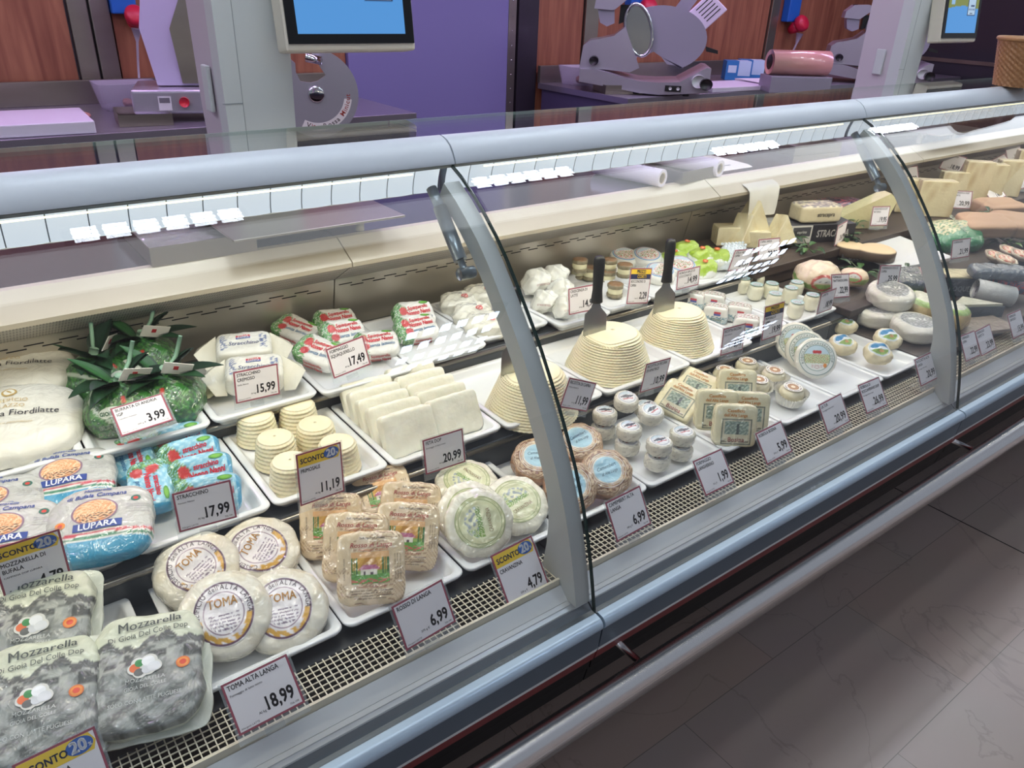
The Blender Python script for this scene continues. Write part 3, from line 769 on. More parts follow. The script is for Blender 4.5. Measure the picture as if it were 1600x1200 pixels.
price_tag((0.6491,1.0262,0.7305,-0.0313,0.1841,-0.0103,0.0854,0.0684), ['FETA DOP'], 'Formaggio di latte misto', '20,99', 'price card reading 20,99 in front of the feta slices')
price_tag((0.9554,1.0022,0.7703,0.0568,0.0722,-0.4295,0.0849,0.0629), ['RICOTTA DI CAPRA'], 'STELLA BIANCA', '11,99', 'tilted price card reading 11,99 right of the near glass arm')
price_tag((1.1782,0.9977,0.7564,0.0695,-0.0296,-0.1057,0.0851,0.0689), ['RICOTTA DI PECORA', 'DI AMATRICE'], '', '10,99', 'price card reading 10,99 in front of the middle ricotta dome')
price_tag((1.441,1,0.7782,0.0241,0.1053,-0.0634,0.085,0.0658), ['RICOTTA VACCINA'], 'STELLA BIANCA', '8,99', 'price card reading 8,99 in front of the farthest ricotta dome')
price_tag((1.6781,1.0539,0.7532,0.0228,0.1154,-0.0335,0.085,0.0902), ['PRIMOSALE DI', 'CAPRA'], '', '19,99', 'tall price card with yellow and navy header beside the green-printed packs', 'prezzi')
price_tag((1.8981,1.043,0.7666,0.096,0.0151,-0.0443,0.085,0.0607), ['CAPRETTA'], '', '18,99', 'tilted price card reading 18,99 beside the clear-wrapped cylinders')
price_tag((0.2046,1.305,0.8164,-0.2086,1.1066,0.1894,0.0865,0.063), ['BURRATA DI ANDRIA', 'IGP'], 'Caseificio Palazzo', '3,99', 'price card reading 3,99 lying against the green burrata bags', unit='200 g €')
price_tag((0.4111,1.31,0.8169,0.0179,0.0425,-0.052,0.0852,0.064), ['STRACCHINO', 'CREMOSO'], 'Stella Bianca', '15,99', 'price card reading 15,99 in front of the white and blue paper packs')
price_tag((0.5976,1.302,0.8274,0.0459,0.2538,0.0915,0.085,0.0617), ['FORMAGGIO', 'SQUAQUERELLO'], '', '17,49', 'price card reading 17,49 in front of the red-lettered packs')
price_tag((1.2104,1.2805,0.8343,-0.1335,0.1534,0.0138,0.0851,0.0643), ['CRESCENZA DI', 'LATTE'], '', '14,99', 'price card reading 14,99 partly behind the spatula handle')
price_tag((1.4052,1.2826,0.8303,0.0834,0.1338,-0.1976,0.0849,0.0913), ['BOCCONCINO DI', 'CAPRA'], '', '2,29', 'tall price card with yellow and navy header by the brown and white rolls', 'prezzi', unit='Pezzo €')
price_tag((1.6228,1.3049,0.8052,-0.065,0.0502,0.0115,0.0849,0.0541), ['ROBIOLA BALZI DI', 'COCCONATO'], '', '14,99', 'price card reading 14,99 in front of the round floral packs')
price_tag((1.8444,1.2998,0.8206,-0.1019,-0.1357,-0.0925,0.0851,0.066), ['STELLA FRESCA DI', 'CAPRA'], '', '21,99', 'price card reading 21,99 in front of the lime green packs')
price_tag((2.0601,1.3592,0.8017,-0.2099,0.2242,-0.0206,0.085,0.0675), ['CAPRA SARDA'], 'Formaggio di capra', '28,99', 'price card reading 28,99 in front of the pale wedge pile')
price_tag((2.4054,1.328,0.8106,0.2029,0.0273,0.0264,0.085,0.0698), ['STRACAPRA'], '', '24,99', 'price card turned sideways in front of the black and white carton')
price_tag((1.9836,1.0601,0.79,-0.0105,0.3584,-0.1365,0.085,0.066), ['FORMAGGIO', 'TRATTONE DI CAPRA'], '', '22,99', 'price card reading 22,99 on the wrapped ball with red and green print')
price_tag((2.2352,1.0527,0.7769,-0.2325,0.1767,-0.0925,0.085,0.0609), ['FORMAGGIO DOLCE', 'CAPRA'], '', '25,99', 'price card reading 25,99 beside the white rind log among leaves')
price_tag((2.6598,1.3398,0.8324,-0.1972,0.153,-0.0615,0.085,0.0663), ['GORGONZOLA DOP', 'NATURALE'], '', '19,95', 'price card reading 19,95 left of the second glass arm')
price_tag((3.2103,1.5472,0.8782,-0.7057,0.5052,0.157,0.0853,0.0702), ['PARMIGIANO'], '', '23,99', 'price card reading 23,99 behind the upper second glass edge')
price_tag((3.5321,1.5264,0.9015,-0.8816,-0.0271,-0.1993,0.0855,0.0704), ['FONTINA DOP'], '', '18,99', 'tilted price card reading 18,99 on top of the tall pale wedges')
price_tag((3.9913,1.517,0.8548,-0.8444,0.5976,0.6182,0.0853,0.071), ['ASIAGO DOP'], '', '17,99', 'strongly rotated price card reading 17,99 above the far wedges')
price_tag((4.187,1.5476,0.8842,-0.4773,0.5515,0.1099,0.0851,0.0708), ['GRANA PADANO'], '', '17,99', 'upright price card reading 17,99 at the upper right edge')
price_tag((3.3025,1.3574,0.8092,-0.7476,0.3975,0.0052,0.0852,0.0698), ['GORGONZOLA DOP', 'PICCANTE'], '', '20,99', 'price card reading 20,99 above the green film bag')
price_tag((3.5699,1.3411,0.8077,-0.4233,0.7756,0.3764,0.0851,0.0629), ['TOMA'], '', '16,99', 'tilted price card in front of the far pale wedges')
price_tag((2.696,1.0617,0.7839,-0.2421,0.198,0.0238,0.085,0.0625), ['FORMAGGIO'], '', '21,99', 'price card reading 21,99 in front of the green film bag')
price_tag((3.89,1.3591,0.8248,-0.2638,0.3302,0.1068,0.085,0.0677), ['PECORINO'], '', '19,99', 'cut-off price card at the right edge over the brown paper parcels')

# ------------------------------------------------------------------ goods
class Kind:
    """first placement moves the prototype, later ones copy it with its parts"""
    def __init__(s, build, cat, group): s.build = build; s.p = None; s.cat = cat; s.group = group; s.used = False
    def put(s, loc, yaw, tilt, roll, label, scale=None):
        rot = (Matrix.Rotation(R_(yaw), 3, 'Z') @ Matrix.Rotation(R_(tilt), 3, 'X') @ Matrix.Rotation(R_(roll), 3, 'Z')).to_euler()
        if s.p is None:
            s.p = s.build(); tag(s.p, label, s.cat, s.group)
            s.p.location = loc; s.p.rotation_euler = rot
            if scale: s.p.scale = (scale,) * 3 if not isinstance(scale, tuple) else scale
            return s.p
        sc = None
        if scale: sc = (scale,) * 3 if not isinstance(scale, tuple) else scale
        o = copy_tree(s.p, loc, rot, label, sc)
        if not scale: o.scale = (1, 1, 1)
        return o
def solid_top(r, h, amp=0, seed=0): return lambda x, y: h

# toma ------------------------------------------------------------
def b_toma():
    mb = MB()
    def col(q, P):
        c = paint(len(q), '#e3dcc9'); put(c, smoothn(P[:, 0] * 20, P[:, 1] * 20, 1.3, 2) > 0.72, '#ddd3bb'); return c
    top = superq(mb, 0.058, 0.058, 0.0205, k=3.3, disc=True, N=26, amp=0.0022, freq=85, seed=5, colfn=col)
    def lab(r, a, u, v):
        c = paint(len(r), '#ece5e6')
        put(c, (r > 0.93) & (r < 0.97), '#5b3550'); put(c, r >= 0.97, '#efe9e2')
        put(c, (np.abs(r - 0.66) < 0.012), '#7d5a74')
        put(c, (r > 0.74) & (r < 0.91) & ((a > PI * 1.05) & (a < PI * 1.95)) & (smoothn(u, v, 3.0, 1) > 0.35), '#d9a53c')
        put(c, (r < 0.62) & (np.abs((v * 9) % 1 - 0.5) < 0.2) & (v < 0.0) & (np.abs(u) < 0.5) & (hashn(u, v, (22, 9)) > 0.25), '#77647a')
        return c
    disc_patch(mb, 0, -0.002, 0.0365, 0.0410, lab, 1, 0.0006, top, 30, 72)
    ring_text(mb, "CASEIFICIO dell'ALTA LANGA", 0.0286, R_(212), 0.0098, 1, lin('#3d2333'), 0.0011, top, sx=0.82, bold=0.01)
    text(mb, 'TOMA', 0, 0.006, 0.0160, 1, lin('#b27a22'), 0.0012, 'c', 0.02, sx=0.78, top=top)
    return mb.build('toma_cheese', [M_film, M_film])
toma = Kind(b_toma, 'cheese', 'film-wrapped toma rounds')
toma.put((0.191,1.0252,0.672), -18, 26, 40, 'round toma cheese in clear film, back left of the four in its tray', 1.14)
toma.put((0.2847,1.0146,0.668), -18, 22, 55, 'round toma cheese in clear film, back right of the four in its tray', 1.14)
toma.put((0.2692,0.8743,0.664), -18, 28, 0, 'round toma cheese in clear film, front right, partly under its neighbour', 1.14)
toma.put((0.1925,0.8965,0.68), -18, 33, 3, 'round toma cheese in clear film, front left, its whole oval label in view', 1.14)

# tan squares with burlap print -----------------------------------
def b_rosso():
    mb = MB()
    def col(q, P):
        c = paint(len(q), '#dfc7a0')
        s = ((P[:, 0] * 0.75 + P[:, 1]) * 150)
        st = np.abs((s + 0.8 * np.sin(P[:, 0] * 160)) % 1 - 0.5)
        m = (st < 0.14) & (hashn(P[:, 0], P[:, 1], (45, 25), 3) > 0.35)
        put(c, m, '#a9876a'); put(c, (q[:, 2] < 0.2) & (st < 0.12), '#cfa97e')
        put(c, smoothn(P[:, 0] * 16, P[:, 1] * 16, 1.2, 4) > 0.78, '#e7cfae')
        return c
    top = superq(mb, 0.046, 0.052, 0.0125, k=6, N=44, amp=0.0012, freq=90, seed=3, colfn=col)
    def pic(u, v):
        c = paint(len(u), '#d6b27f')
        put(c, v < 0.30, '#5f9a3c'); put(c, (v < 0.16) & (smoothn(u * 2, v * 5, 2, 1) > 0.5), '#c46a55')
        put(c, (v >= 0.30) & (v < 0.42), '#8cae4a'); put(c, (v >= 0.42) & (v < 0.8), '#d9a548')
        put(c, (v >= 0.42) & (np.abs(u - 0.5) < 0.32 - (v - 0.42) * 0.5) , '#c48a35')
        put(c, v >= 0.8, '#e9b67c')
        put(c, ((u < 0.2) | (u > 0.82)) & (v > 0.3) & (v < 0.82) & ((u * 16) % 1 < 0.6), '#3f6d2c')
        put(c, (u > 0.25) & (u < 0.68) & (v > 0.26) & (v < 0.44), '#e3dccb')
        put(c, (v >= 0.44) & (v < 0.60) & (np.abs(u - 0.48) < 0.30 - (v - 0.44) * 0.9), '#b05a7d')
        put(c, (np.abs(u - 0.34) < 0.03) & (v > 0.26) & (v < 0.38), '#4b3a40')
        put(c, (np.abs(u - 0.53) < 0.04) & (v > 0.26) & (v < 0.36), '#4b3a40')
        return c
    patch(mb, -0.026, 0.024, -0.022, 0.022, 40, 36, pic, 1, 0.0005, top)
    text(mb, 'Rosso di Langa', 0.000, 0.0285, 0.0098, 1, lin('#a8242c'), 0.0009, 'c', 0.008, 0.95, shear=0.25, top=top)
    text(mb, 'Formaggio da tavola', 0.003, 0.0235, 0.0048, 1, lin('#c8602c'), 0.0009, 'c', 0.0, 1, shear=0.2, top=top)
    text(mb, 'Soft ripened cheese', 0.002, 0.0400, 0.0042, 1, lin('#3a2f2c'), 0.0009, 'c', 0.02, top=top)
    text(mb, 'Caseificio dell alta Langa', 0, -0.0275, 0.0040, 1, lin('#a33a3a'), 0.0009, 'c', 0.01, top=top)
    for k, s in enumerate(['Ingredienti latte vaccino, sale, caglio, fermenti', 'conservare in frigorifero da +2 a +6 gradi', 'prodotto e confezionato in Italia stabilimento', 'peso netto vedi etichetta lotto']):
        text(mb, s, 0, -0.0325 - k * 0.0036, 0.0032, 1, lin('#3d3431'), 0.0009, 'c', 0.01, 0.95, top=top)
    for k in range(3):
        text(mb, 'formaggio molle da latte crudo', 0.0325 + k * 0.0035, -0.018, 0.0029, 1, lin('#5c4d47'), 0.0009, 'l', 0, 1, ang=PI / 2, top=top)
    text(mb, 'crosta fiorita naturale', -0.0345, -0.016, 0.0034, 1, lin('#5c4d47'), 0.0009, 'l', 0, 1, ang=PI / 2, top=top)
    return mb.build('square_cheese', [M_film, M_film])
rosso = Kind(b_rosso, 'cheese', 'square cheeses in tan burlap-print wrap')
rosso.put((0.5292,1.0429,0.668), -20, 30, 6, 'tan burlap-print square cheese at the back of its tray, mostly hidden', (1.15, 1.08, 1.2))
rosso.put((0.4111,1.0108,0.672), -22, 42, -4, 'tan burlap-print square cheese leaning at the left of its tray', (1.15, 1.08, 1.2))
rosso.put((0.5362,0.9603,0.676), -22, 45, -10, 'tan burlap-print square cheese at right, behind another so only its top shows', (1.15, 1.08, 1.2))
rosso.put((0.4958,0.9011,0.684), -24, 47, -9, 'tan burlap-print square cheese right of the foremost one', (1.15, 1.08, 1.2))
rosso.put((0.4147,0.9259,0.682), -24, 47, -7, 'tan burlap-print square cheese just behind the foremost one', (1.15, 1.08, 1.2))
rosso.put((0.4068,0.857,0.692), -26, 48, -2, 'tan burlap-print square cheese standing foremost, farmhouse picture fully visible', (1.15, 1.08, 1.2))

# pale green ring label rounds ------------------------------------
def b_crav():
    mb = MB()
    def col(q, P):
        c = paint(len(q), '#e9e3cc'); put(c, (np.abs((np.arctan2(P[:, 1], P[:, 0]) * 11) % 1 - 0.5) < 0.12) & (np.hypot(P[:, 0], P[:, 1]) > 0.036), '#f1ecd8'); return c
    top = superq(mb, 0.051, 0.051, 0.0135, k=3.4, disc=True, facets=9, N=28, amp=0.0011, freq=110, seed=8, colfn=col)
    def lab(r, a, u, v):
        c = paint(len(r), '#dcdcae')
        for q in (0.97, 0.86, 0.80, 0.74): put(c, np.abs(r - q) < 0.012, '#8b9a62')
        put(c, (np.abs(r - 0.91) < 0.02) & (hashn(a, r * 0, (8, 1)) > 0.45), '#aab078')
        put(c, r < 0.66, '#e4e5bb')
        put(c, (r < 0.62) & (u < -0.05) & (smoothn(u * 2, v * 2, 2.2, 3) > 0.55), '#a9b2b4')
        put(c, (r < 0.6) & (np.abs(u + 0.02) < 0.10) & (smoothn(u * 4, v * 5, 2.5, 7) > 0.42), '#79a24a')
        put(c, (r < 0.6) & (v < -0.25) & (u < 0.1) & (smoothn(u * 5, v * 5, 3, 9) > 0.5), '#8fae55')
        return c
    disc_patch(mb, 0, 0, 0.0375, 0.0375, lab, 1, 0.0005, top, 34, 84)
    text(mb, 'CRAVANZINA', 0.0165, -0.017, 0.0088, 1, lin('#8a6a3d'), 0.0010, 'l', 0.0, 0.62, ang=PI / 2, top=top)
    return mb.build('round_cheese', [M_film, M_film])
crav = Kind(b_crav, 'cheese', 'rounds with pale green ring labels')
crav.put((0.6742,0.9889,0.668), -22, 12, 40, 'round cheese with pale green ring label, lying at the back of its tray', 1.17)
crav.put((0.7086,0.8812,0.672), -22, 24, -65, 'round cheese with pale green ring label, at the right beside the glass arm', 1.17)
crav.put((0.6246,0.9032,0.674), -22, 42, 0, 'round cheese with pale green ring label, just behind the foremost one', 1.17)
crav.put((0.6086,0.855,0.692), -22, 46, 4, 'round cheese with pale green ring label, foremost, full label in view', 1.17)

# brown paper rounds with blue label ------------------------------
def b_cam():
    mb = MB()
    def col(q, P):
        c = paint(len(q), '#a8794f'); put(c, smoothn(P[:, 0] * 30, P[:, 1] * 30, 1.5, 2) > 0.7, '#b98b60')
        r = np.hypot(P[:, 0], P[:, 1])
        put(c, (q[:, 2] > 0.6) & (r > 0.030), '#c9ad8a')
        put(c, (q[:, 2] > 0.6) & (r > 0.030) & (np.abs((r * 500) % 1 - 0.5) < 0.2), '#7d5236')
        return c
    top = superq(mb, 0.052, 0.052, 0.0215, k=3.8, disc=True, facets=8, N=28, amp=0.0022, freq=70, seed=14, colfn=col)
    def lab(r, a, u, v):
        c = paint(len(r), '#a5cfe0')
        put(c, r > 0.70, '#e3dccf'); put(c, np.abs(r - 0.78) < 0.02, '#8d5f42'); put(c, np.abs(r - 0.88) < 0.03, '#a87c55'); put(c, r > 0.96, '#7b4d33')
        put(c, (r > 0.72) & (hashn(a, r, (7, 12), 4) > 0.7), '#c9b394')
        return c
    disc_patch(mb, 0, 0, 0.038, 0.038, lab, 1, 0.0005, top, 30, 72)
    text(mb, 'Camembert', 0, 0.003, 0.0105, 1, lin('#2b4a63'), 0.0010, 'c', 0, 0.8, ang=0.15, shear=0.4, top=top)
    text(mb, "di Alta Langa", 0.002, -0.009, 0.0082, 1, lin('#2b4a63'), 0.0010, 'c', 0, 0.8, ang=0.15, shear=0.4, top=top)
    return mb.build('round_cheese', [M_film, M_film])
cam_k = Kind(b_cam, 'cheese', 'brown paper rounds with sky-blue labels')
cam_k.put((0.8314,0.9755,0.668), -25, 20, -10, 'brown paper wrapped round with blue label, leftmost, left of the glass arm')
cam_k.put((0.9451,0.9802,0.668), -28, 18, 20, 'brown paper wrapped round with blue label, at the back right of the arm')
cam_k.put((0.8228,0.8654,0.674), -30, 38, 10, 'brown paper wrapped round with blue label, front, partly hidden by the glass arm')
cam_k.put((0.9097,0.8605,0.674), -32, 32, 14, 'brown paper wrapped round with blue label, rightmost beside the little discs')

# little white-rind discs ------------------------------------------
def b_lang():
    mb = MB()
    def col(q, P):
        c = paint(len(q), '#dad5c4'); put(c, smoothn(P[:, 0] * 60, P[:, 2] * 90 + P[:, 1] * 50, 1.5, 6) > 0.8, '#b7b2a3'); return c
    top = superq(mb, 0.0275, 0.0275, 0.0155, k=3.6, disc=True, N=16, amp=0.0012, freq=150, seed=21, colfn=col)
    def lab(r, a, u, v):
        c = paint(len(r), '#dfe0e2'); put(c, r > 0.93, '#efece6'); put(c, np.abs(r - 0.84) < 0.03, '#9aa0ad')
        put(c, (r < 0.7) & (np.abs(v - 0.05) < 0.26 - np.abs(u) * 0.30), '#2f3a48'); put(c, (np.abs(v + 0.3) < 0.08) & (np.abs(u) < 0.55), '#a8474c')
        put(c, (r < 0.8) & (v > 0.35), '#b9cbd6'); return c
    disc_patch(mb, 0, 0, 0.0215, 0.0215, lab, 1, 0.0004, top, 18, 40)
    return mb.build('little_cheese_disc', [M_film, M_film])
lang = Kind(b_lang, 'cheese', 'little white-rind cheese discs in stacks')
LG = [(1.0472, 1.0110, 0.6880, 0, 'little white-rind cheese disc, at the left of the tray, top of its pair'),
      (1.0432, 1.0080, 0.6550, 0, 'little white-rind cheese disc, at the left of the tray, bottom of its pair'),
      (1.0453, 0.9351, 0.6880, 0, 'little white-rind cheese disc, upper disc of the pair left of the foremost stack'),
      (1.0413, 0.9321, 0.6550, 0, 'little white-rind cheese disc, lower disc of the pair left of the foremost stack'),
      (1.0551, 0.8592, 0.6880, 0, 'little white-rind cheese disc, upper disc of the foremost stack'),
      (1.0511, 0.8562, 0.6550, 0, 'little white-rind cheese disc, lower disc of the foremost stack'),
      (1.1288, 0.8628, 0.6840, 0, 'little white-rind cheese disc, upper disc of the rightmost stack'),
      (1.1248, 0.8598, 0.6510, 0, 'little white-rind cheese disc, lower disc of the rightmost stack'),
      (1.1664, 1.0004, 0.6720, 0, 'little white-rind cheese disc, mostly hidden under the middle perched disc'),
      (1.0975, 1.0011, 0.7120, 12, 'little white-rind cheese disc, perched highest at the back left of the pile'),
      (1.0963, 0.9264, 0.7160, 10, 'little white-rind cheese disc, perched highest in the middle of the pile')]
for k, (x, y, z, tl, lb) in enumerate(LG):
    lang.put((x, y, z), -30 + 9 * (k % 3), tl, k * 23 % 40, lb)
# upright square cheeses ------------------------------------------
def b_bos():
    mb = MB()
    top = superq(mb, 0.046, 0.046, 0.0135, k=7, N=20, amp=0.0008, freq=90, seed=31, colfn=lambda q, P: paint(len(q), '#e6dcb4'))
    def pic(u, v):
        c = paint(len(u), '#d8cfae'); e = (u < 0.06) | (u > 0.94) | (v < 0.05) | (v > 0.95); put(c, e, '#6f7360')
        m = (u > 0.1) & (u < 0.9) & (v > 0.40) & (v < 0.93); put(c, m, '#73877a')
        put(c, m & (smoothn(u * 3, v * 3, 2.5, 5) > 0.55), '#a9b8a4'); put(c, m & (np.abs(u - 0.55) < 0.04) & (v < 0.8), '#3d4b44')
        put(c, (v > 0.08) & (v < 0.14) & (hashn(u, v, (24, 9), 2) > 0.4), '#77705c')
        return c
    patch(mb, -0.030, 0.034, -0.040, 0.016, 34, 30, pic, 1, 0.0005, top)
    text(mb, 'Bosina', 0.002, -0.0335, 0.0135, 1, lin('#93402f'), 0.0009, 'c', 0.02, top=top)
    text(mb, 'Caseificio', -0.002, 0.030, 0.0095, 1, lin('#c9822c'), 0.0009, 'c', 0.03, top=top)
    text(mb, "dell'Alta Langa", -0.002, 0.0205, 0.0095, 1, lin('#c9822c'), 0.0009, 'c', 0.03, 0.9, top=top)
    return mb.build('square_cheese', [M_film, M_film])
bos = Kind(b_bos, 'cheese', 'pale square cheeses with a grey-green picture')
bos.put((1.2542,0.9849,0.674), -52, 32, -22, 'pale square cheese lying tilted at the left of the tray, picture facing up')
bos.put((1.3418,1.0112,0.672), -50, 30, -20, 'pale square cheese at the back left, orange lettering just visible')
bos.put((1.4054,0.9431,0.682), -38, 66, 0, 'upright pale square cheese, backmost of the standing four')
bos.put((1.2702,0.8936,0.69), -38, 74, 0, 'upright pale square cheese, leftmost of the standing four')
bos.put((1.3275,0.8506,0.686), -38, 72, 0, 'upright pale square cheese right behind the foremost')
bos.put((1.2533,0.8288,0.688), -38, 72, 0, 'upright pale square cheese, foremost, grey-green picture facing out')

# small cheeses in paper cups -------------------------------------
def b_tur():
    r = bpy.data.objects.new('small_cheese', None); C.objects.link(r); r.empty_display_size = 0.02
    mb = MB()
    superq(mb, 0.029, 0.029, 0.021, k=3.2, disc=True, N=16, amp=0.0010, freq=140, seed=41, colfn=lambda q, P: paint(len(q), '#e5dbba'))
    top = lambda x, y: 0.0212
    def lab(rr, a, u, v):
        c = paint(len(rr), '#e6e1d8'); put(c, (rr < 0.58), '#8a5f44'); put(c, (rr < 0.58) & (smoothn(u * 3, v * 3, 3, 2) > 0.55), '#d8a878'); put(c, (rr < 0.25), '#f0dcc0')
        put(c, (np.abs(rr - 0.80) < 0.05) & (hashn(a, rr * 0, (7, 1)) > 0.35), '#7d6a70'); return c
    disc_patch(mb, 0, 0, 0.022, 0.022, lab, 1, 0.0004, top, 20, 44)
    mb.build('wheel', [M_filmc, M_print], r)
    mb = MB()
    n = 72; V = []
    for (rr, z, w) in ((0.024, -0.0215, 0), (0.031, -0.020, 0.0005), (0.034, -0.004, 0.0016), (0.038, 0.008, 0.003)):
        for k in range(n):
            a = 2 * PI * k / n; q = rr + w * (1 if k % 2 else -1); zz = z + (0.004 * math.sin(a * 2 + 1) if w > 0.002 else 0)
            V.append((q * math.cos(a), q * math.sin(a), zz))
    mb.add(V, grid_faces(4, n, cv=True) + [tuple(range(n))[::-1]], 0, lin('#e9e6dc'), False)
    mb.build('paper_cup', M_paper, r)
    return r
tur = Kind(b_tur, 'cheese', 'small cheeses in pleated paper cups')
tur.put((1.4675,1.0256,0.662), -30, 0, 0, 'small cheese in a pleated paper cup, leftmost, behind the upright squares')
tur.put((1.5547,1.0249,0.662), -30, 0, 60, 'small cheese in a pleated paper cup, backmost of its tray')
tur.put((1.4885,0.9417,0.664), -30, 4, 20, 'small cheese in a pleated paper cup, in the middle of its tray')
tur.put((1.5701,0.9547,0.662), -30, 4, 100, 'small cheese in a pleated paper cup, at the back right of its tray')
tur.put((1.5281,0.8732,0.662), -30, 6, 140, 'small cheese in a pleated paper cup, foremost right')

# leaning discs with green lettering ring --------------------------
def b_roc():
    mb = MB()
    top = superq(mb, 0.053, 0.053, 0.0125, k=3.6, disc=True, N=20, amp=0.0009, freq=100, seed=51, colfn=lambda q, P: paint(len(q), '#e4dfd0'))
    def lab(r, a, u, v):
        c = paint(len(r), '#e8e9e4'); put(c, np.abs(r - 0.97) < 0.02, '#54786c'); put(c, np.abs(r - 0.72) < 0.012, '#7f9c90')
        m = (r < 0.70) & (v > -0.30) & (v < 0.22); put(c, m, '#cfd4a8'); put(c, m & (smoothn(u * 3, v * 5, 2.2, 5) > 0.6), '#c9a384'); put(c, m & (smoothn(u * 4, v * 4, 2.2, 9) > 0.68), '#8fae7c')
        put(c, (r < 0.7) & (v >= 0.22), '#c9dce6'); put(c, (np.abs(u) < 0.24) & (np.abs(v - 0.34) < 0.09), '#c23b3b')
        put(c, (np.hypot(u - 0.45, v + 0.42) < 0.11), '#e08a3a')
        put(c, (r < 0.6) & (v < -0.38) & (v > -0.62) & (np.abs((v * 16) % 1 - .5) < .2) & (np.abs(u) < 0.3), '#c99a92'); return c
    disc_patch(mb, 0, 0, 0.045, 0.045, lab, 1, 0.0005, top, 30, 72)
    ring_text(mb, 'ROBIOLA ROCCAVERANO DOP', 0.0345, R_(205), 0.0090, 1, lin('#2f5a4d'), 0.0010, top, sx=0.95, bold=0.02)
    return mb.build('cheese_disc', [M_film, M_print])
roc = Kind(b_roc, 'cheese', 'leaning discs with a green lettering ring')
roc.put((1.7485,1.0202,0.69), -48, 55, 12, 'leaning disc with green lettering ring, backmost of three')
roc.put((1.7213,0.9705,0.69), -45, 58, 6, 'leaning disc with green lettering ring, middle of three')
roc.put((1.7009,0.9285,0.69), -42, 60, 2, 'leaning disc with green lettering ring, foremost with town picture')

# paper rounds with blue sky labels --------------------------------
def b_rch():
    mb = MB()
    top = superq(mb, 0.038, 0.038, 0.0185, k=3.0, disc=True, N=22, amp=0.0032, freq=100, seed=61, colfn=lambda q, P: paint(len(q), '#ddd0ac'))
    def lab(r, a, u, v):
        c = paint(len(r), '#e2e3df'); m = r < 0.80; put(c, m, '#86a552'); put(c, m & (v > -0.05), '#2f7fb0'); put(c, m & (v > -0.1) & (v < 0.16 + 0.12 * np.sin(u * 5)), '#dfe6ea')
        put(c, m & (np.hypot((u - 0.1) * 1.2, (v + 0.32) * 2) < 0.3), '#c99a6a'); put(c, np.abs(r - 0.88) < 0.025, '#8fb0c0'); return c
    disc_patch(mb, 0, 0.001, 0.0285, 0.0265, lab, 1, 0.0006, top, 24, 48)
    b = mb.build('round_cheese', [M_paper, M_print])
    return b
rch = Kind(b_rch, 'cheese', 'paper-wrapped rounds with sky and meadow labels')
rch.put((2.0311,1.048,0.664), -40, 8, 10, 'paper-wrapped round with sky and meadow label, back left of four')
rch.put((1.8973,0.9687,0.664), -40, 14, 30, 'paper-wrapped round with sky and meadow label, front left of four')
rch.put((2.0341,0.9168,0.668), -42, 18, 20, 'paper-wrapped round with sky and meadow label, back right of four')
rch.put((1.9158,0.8779,0.67), -42, 22, 6, 'paper-wrapped round with sky and meadow label, front right of four')

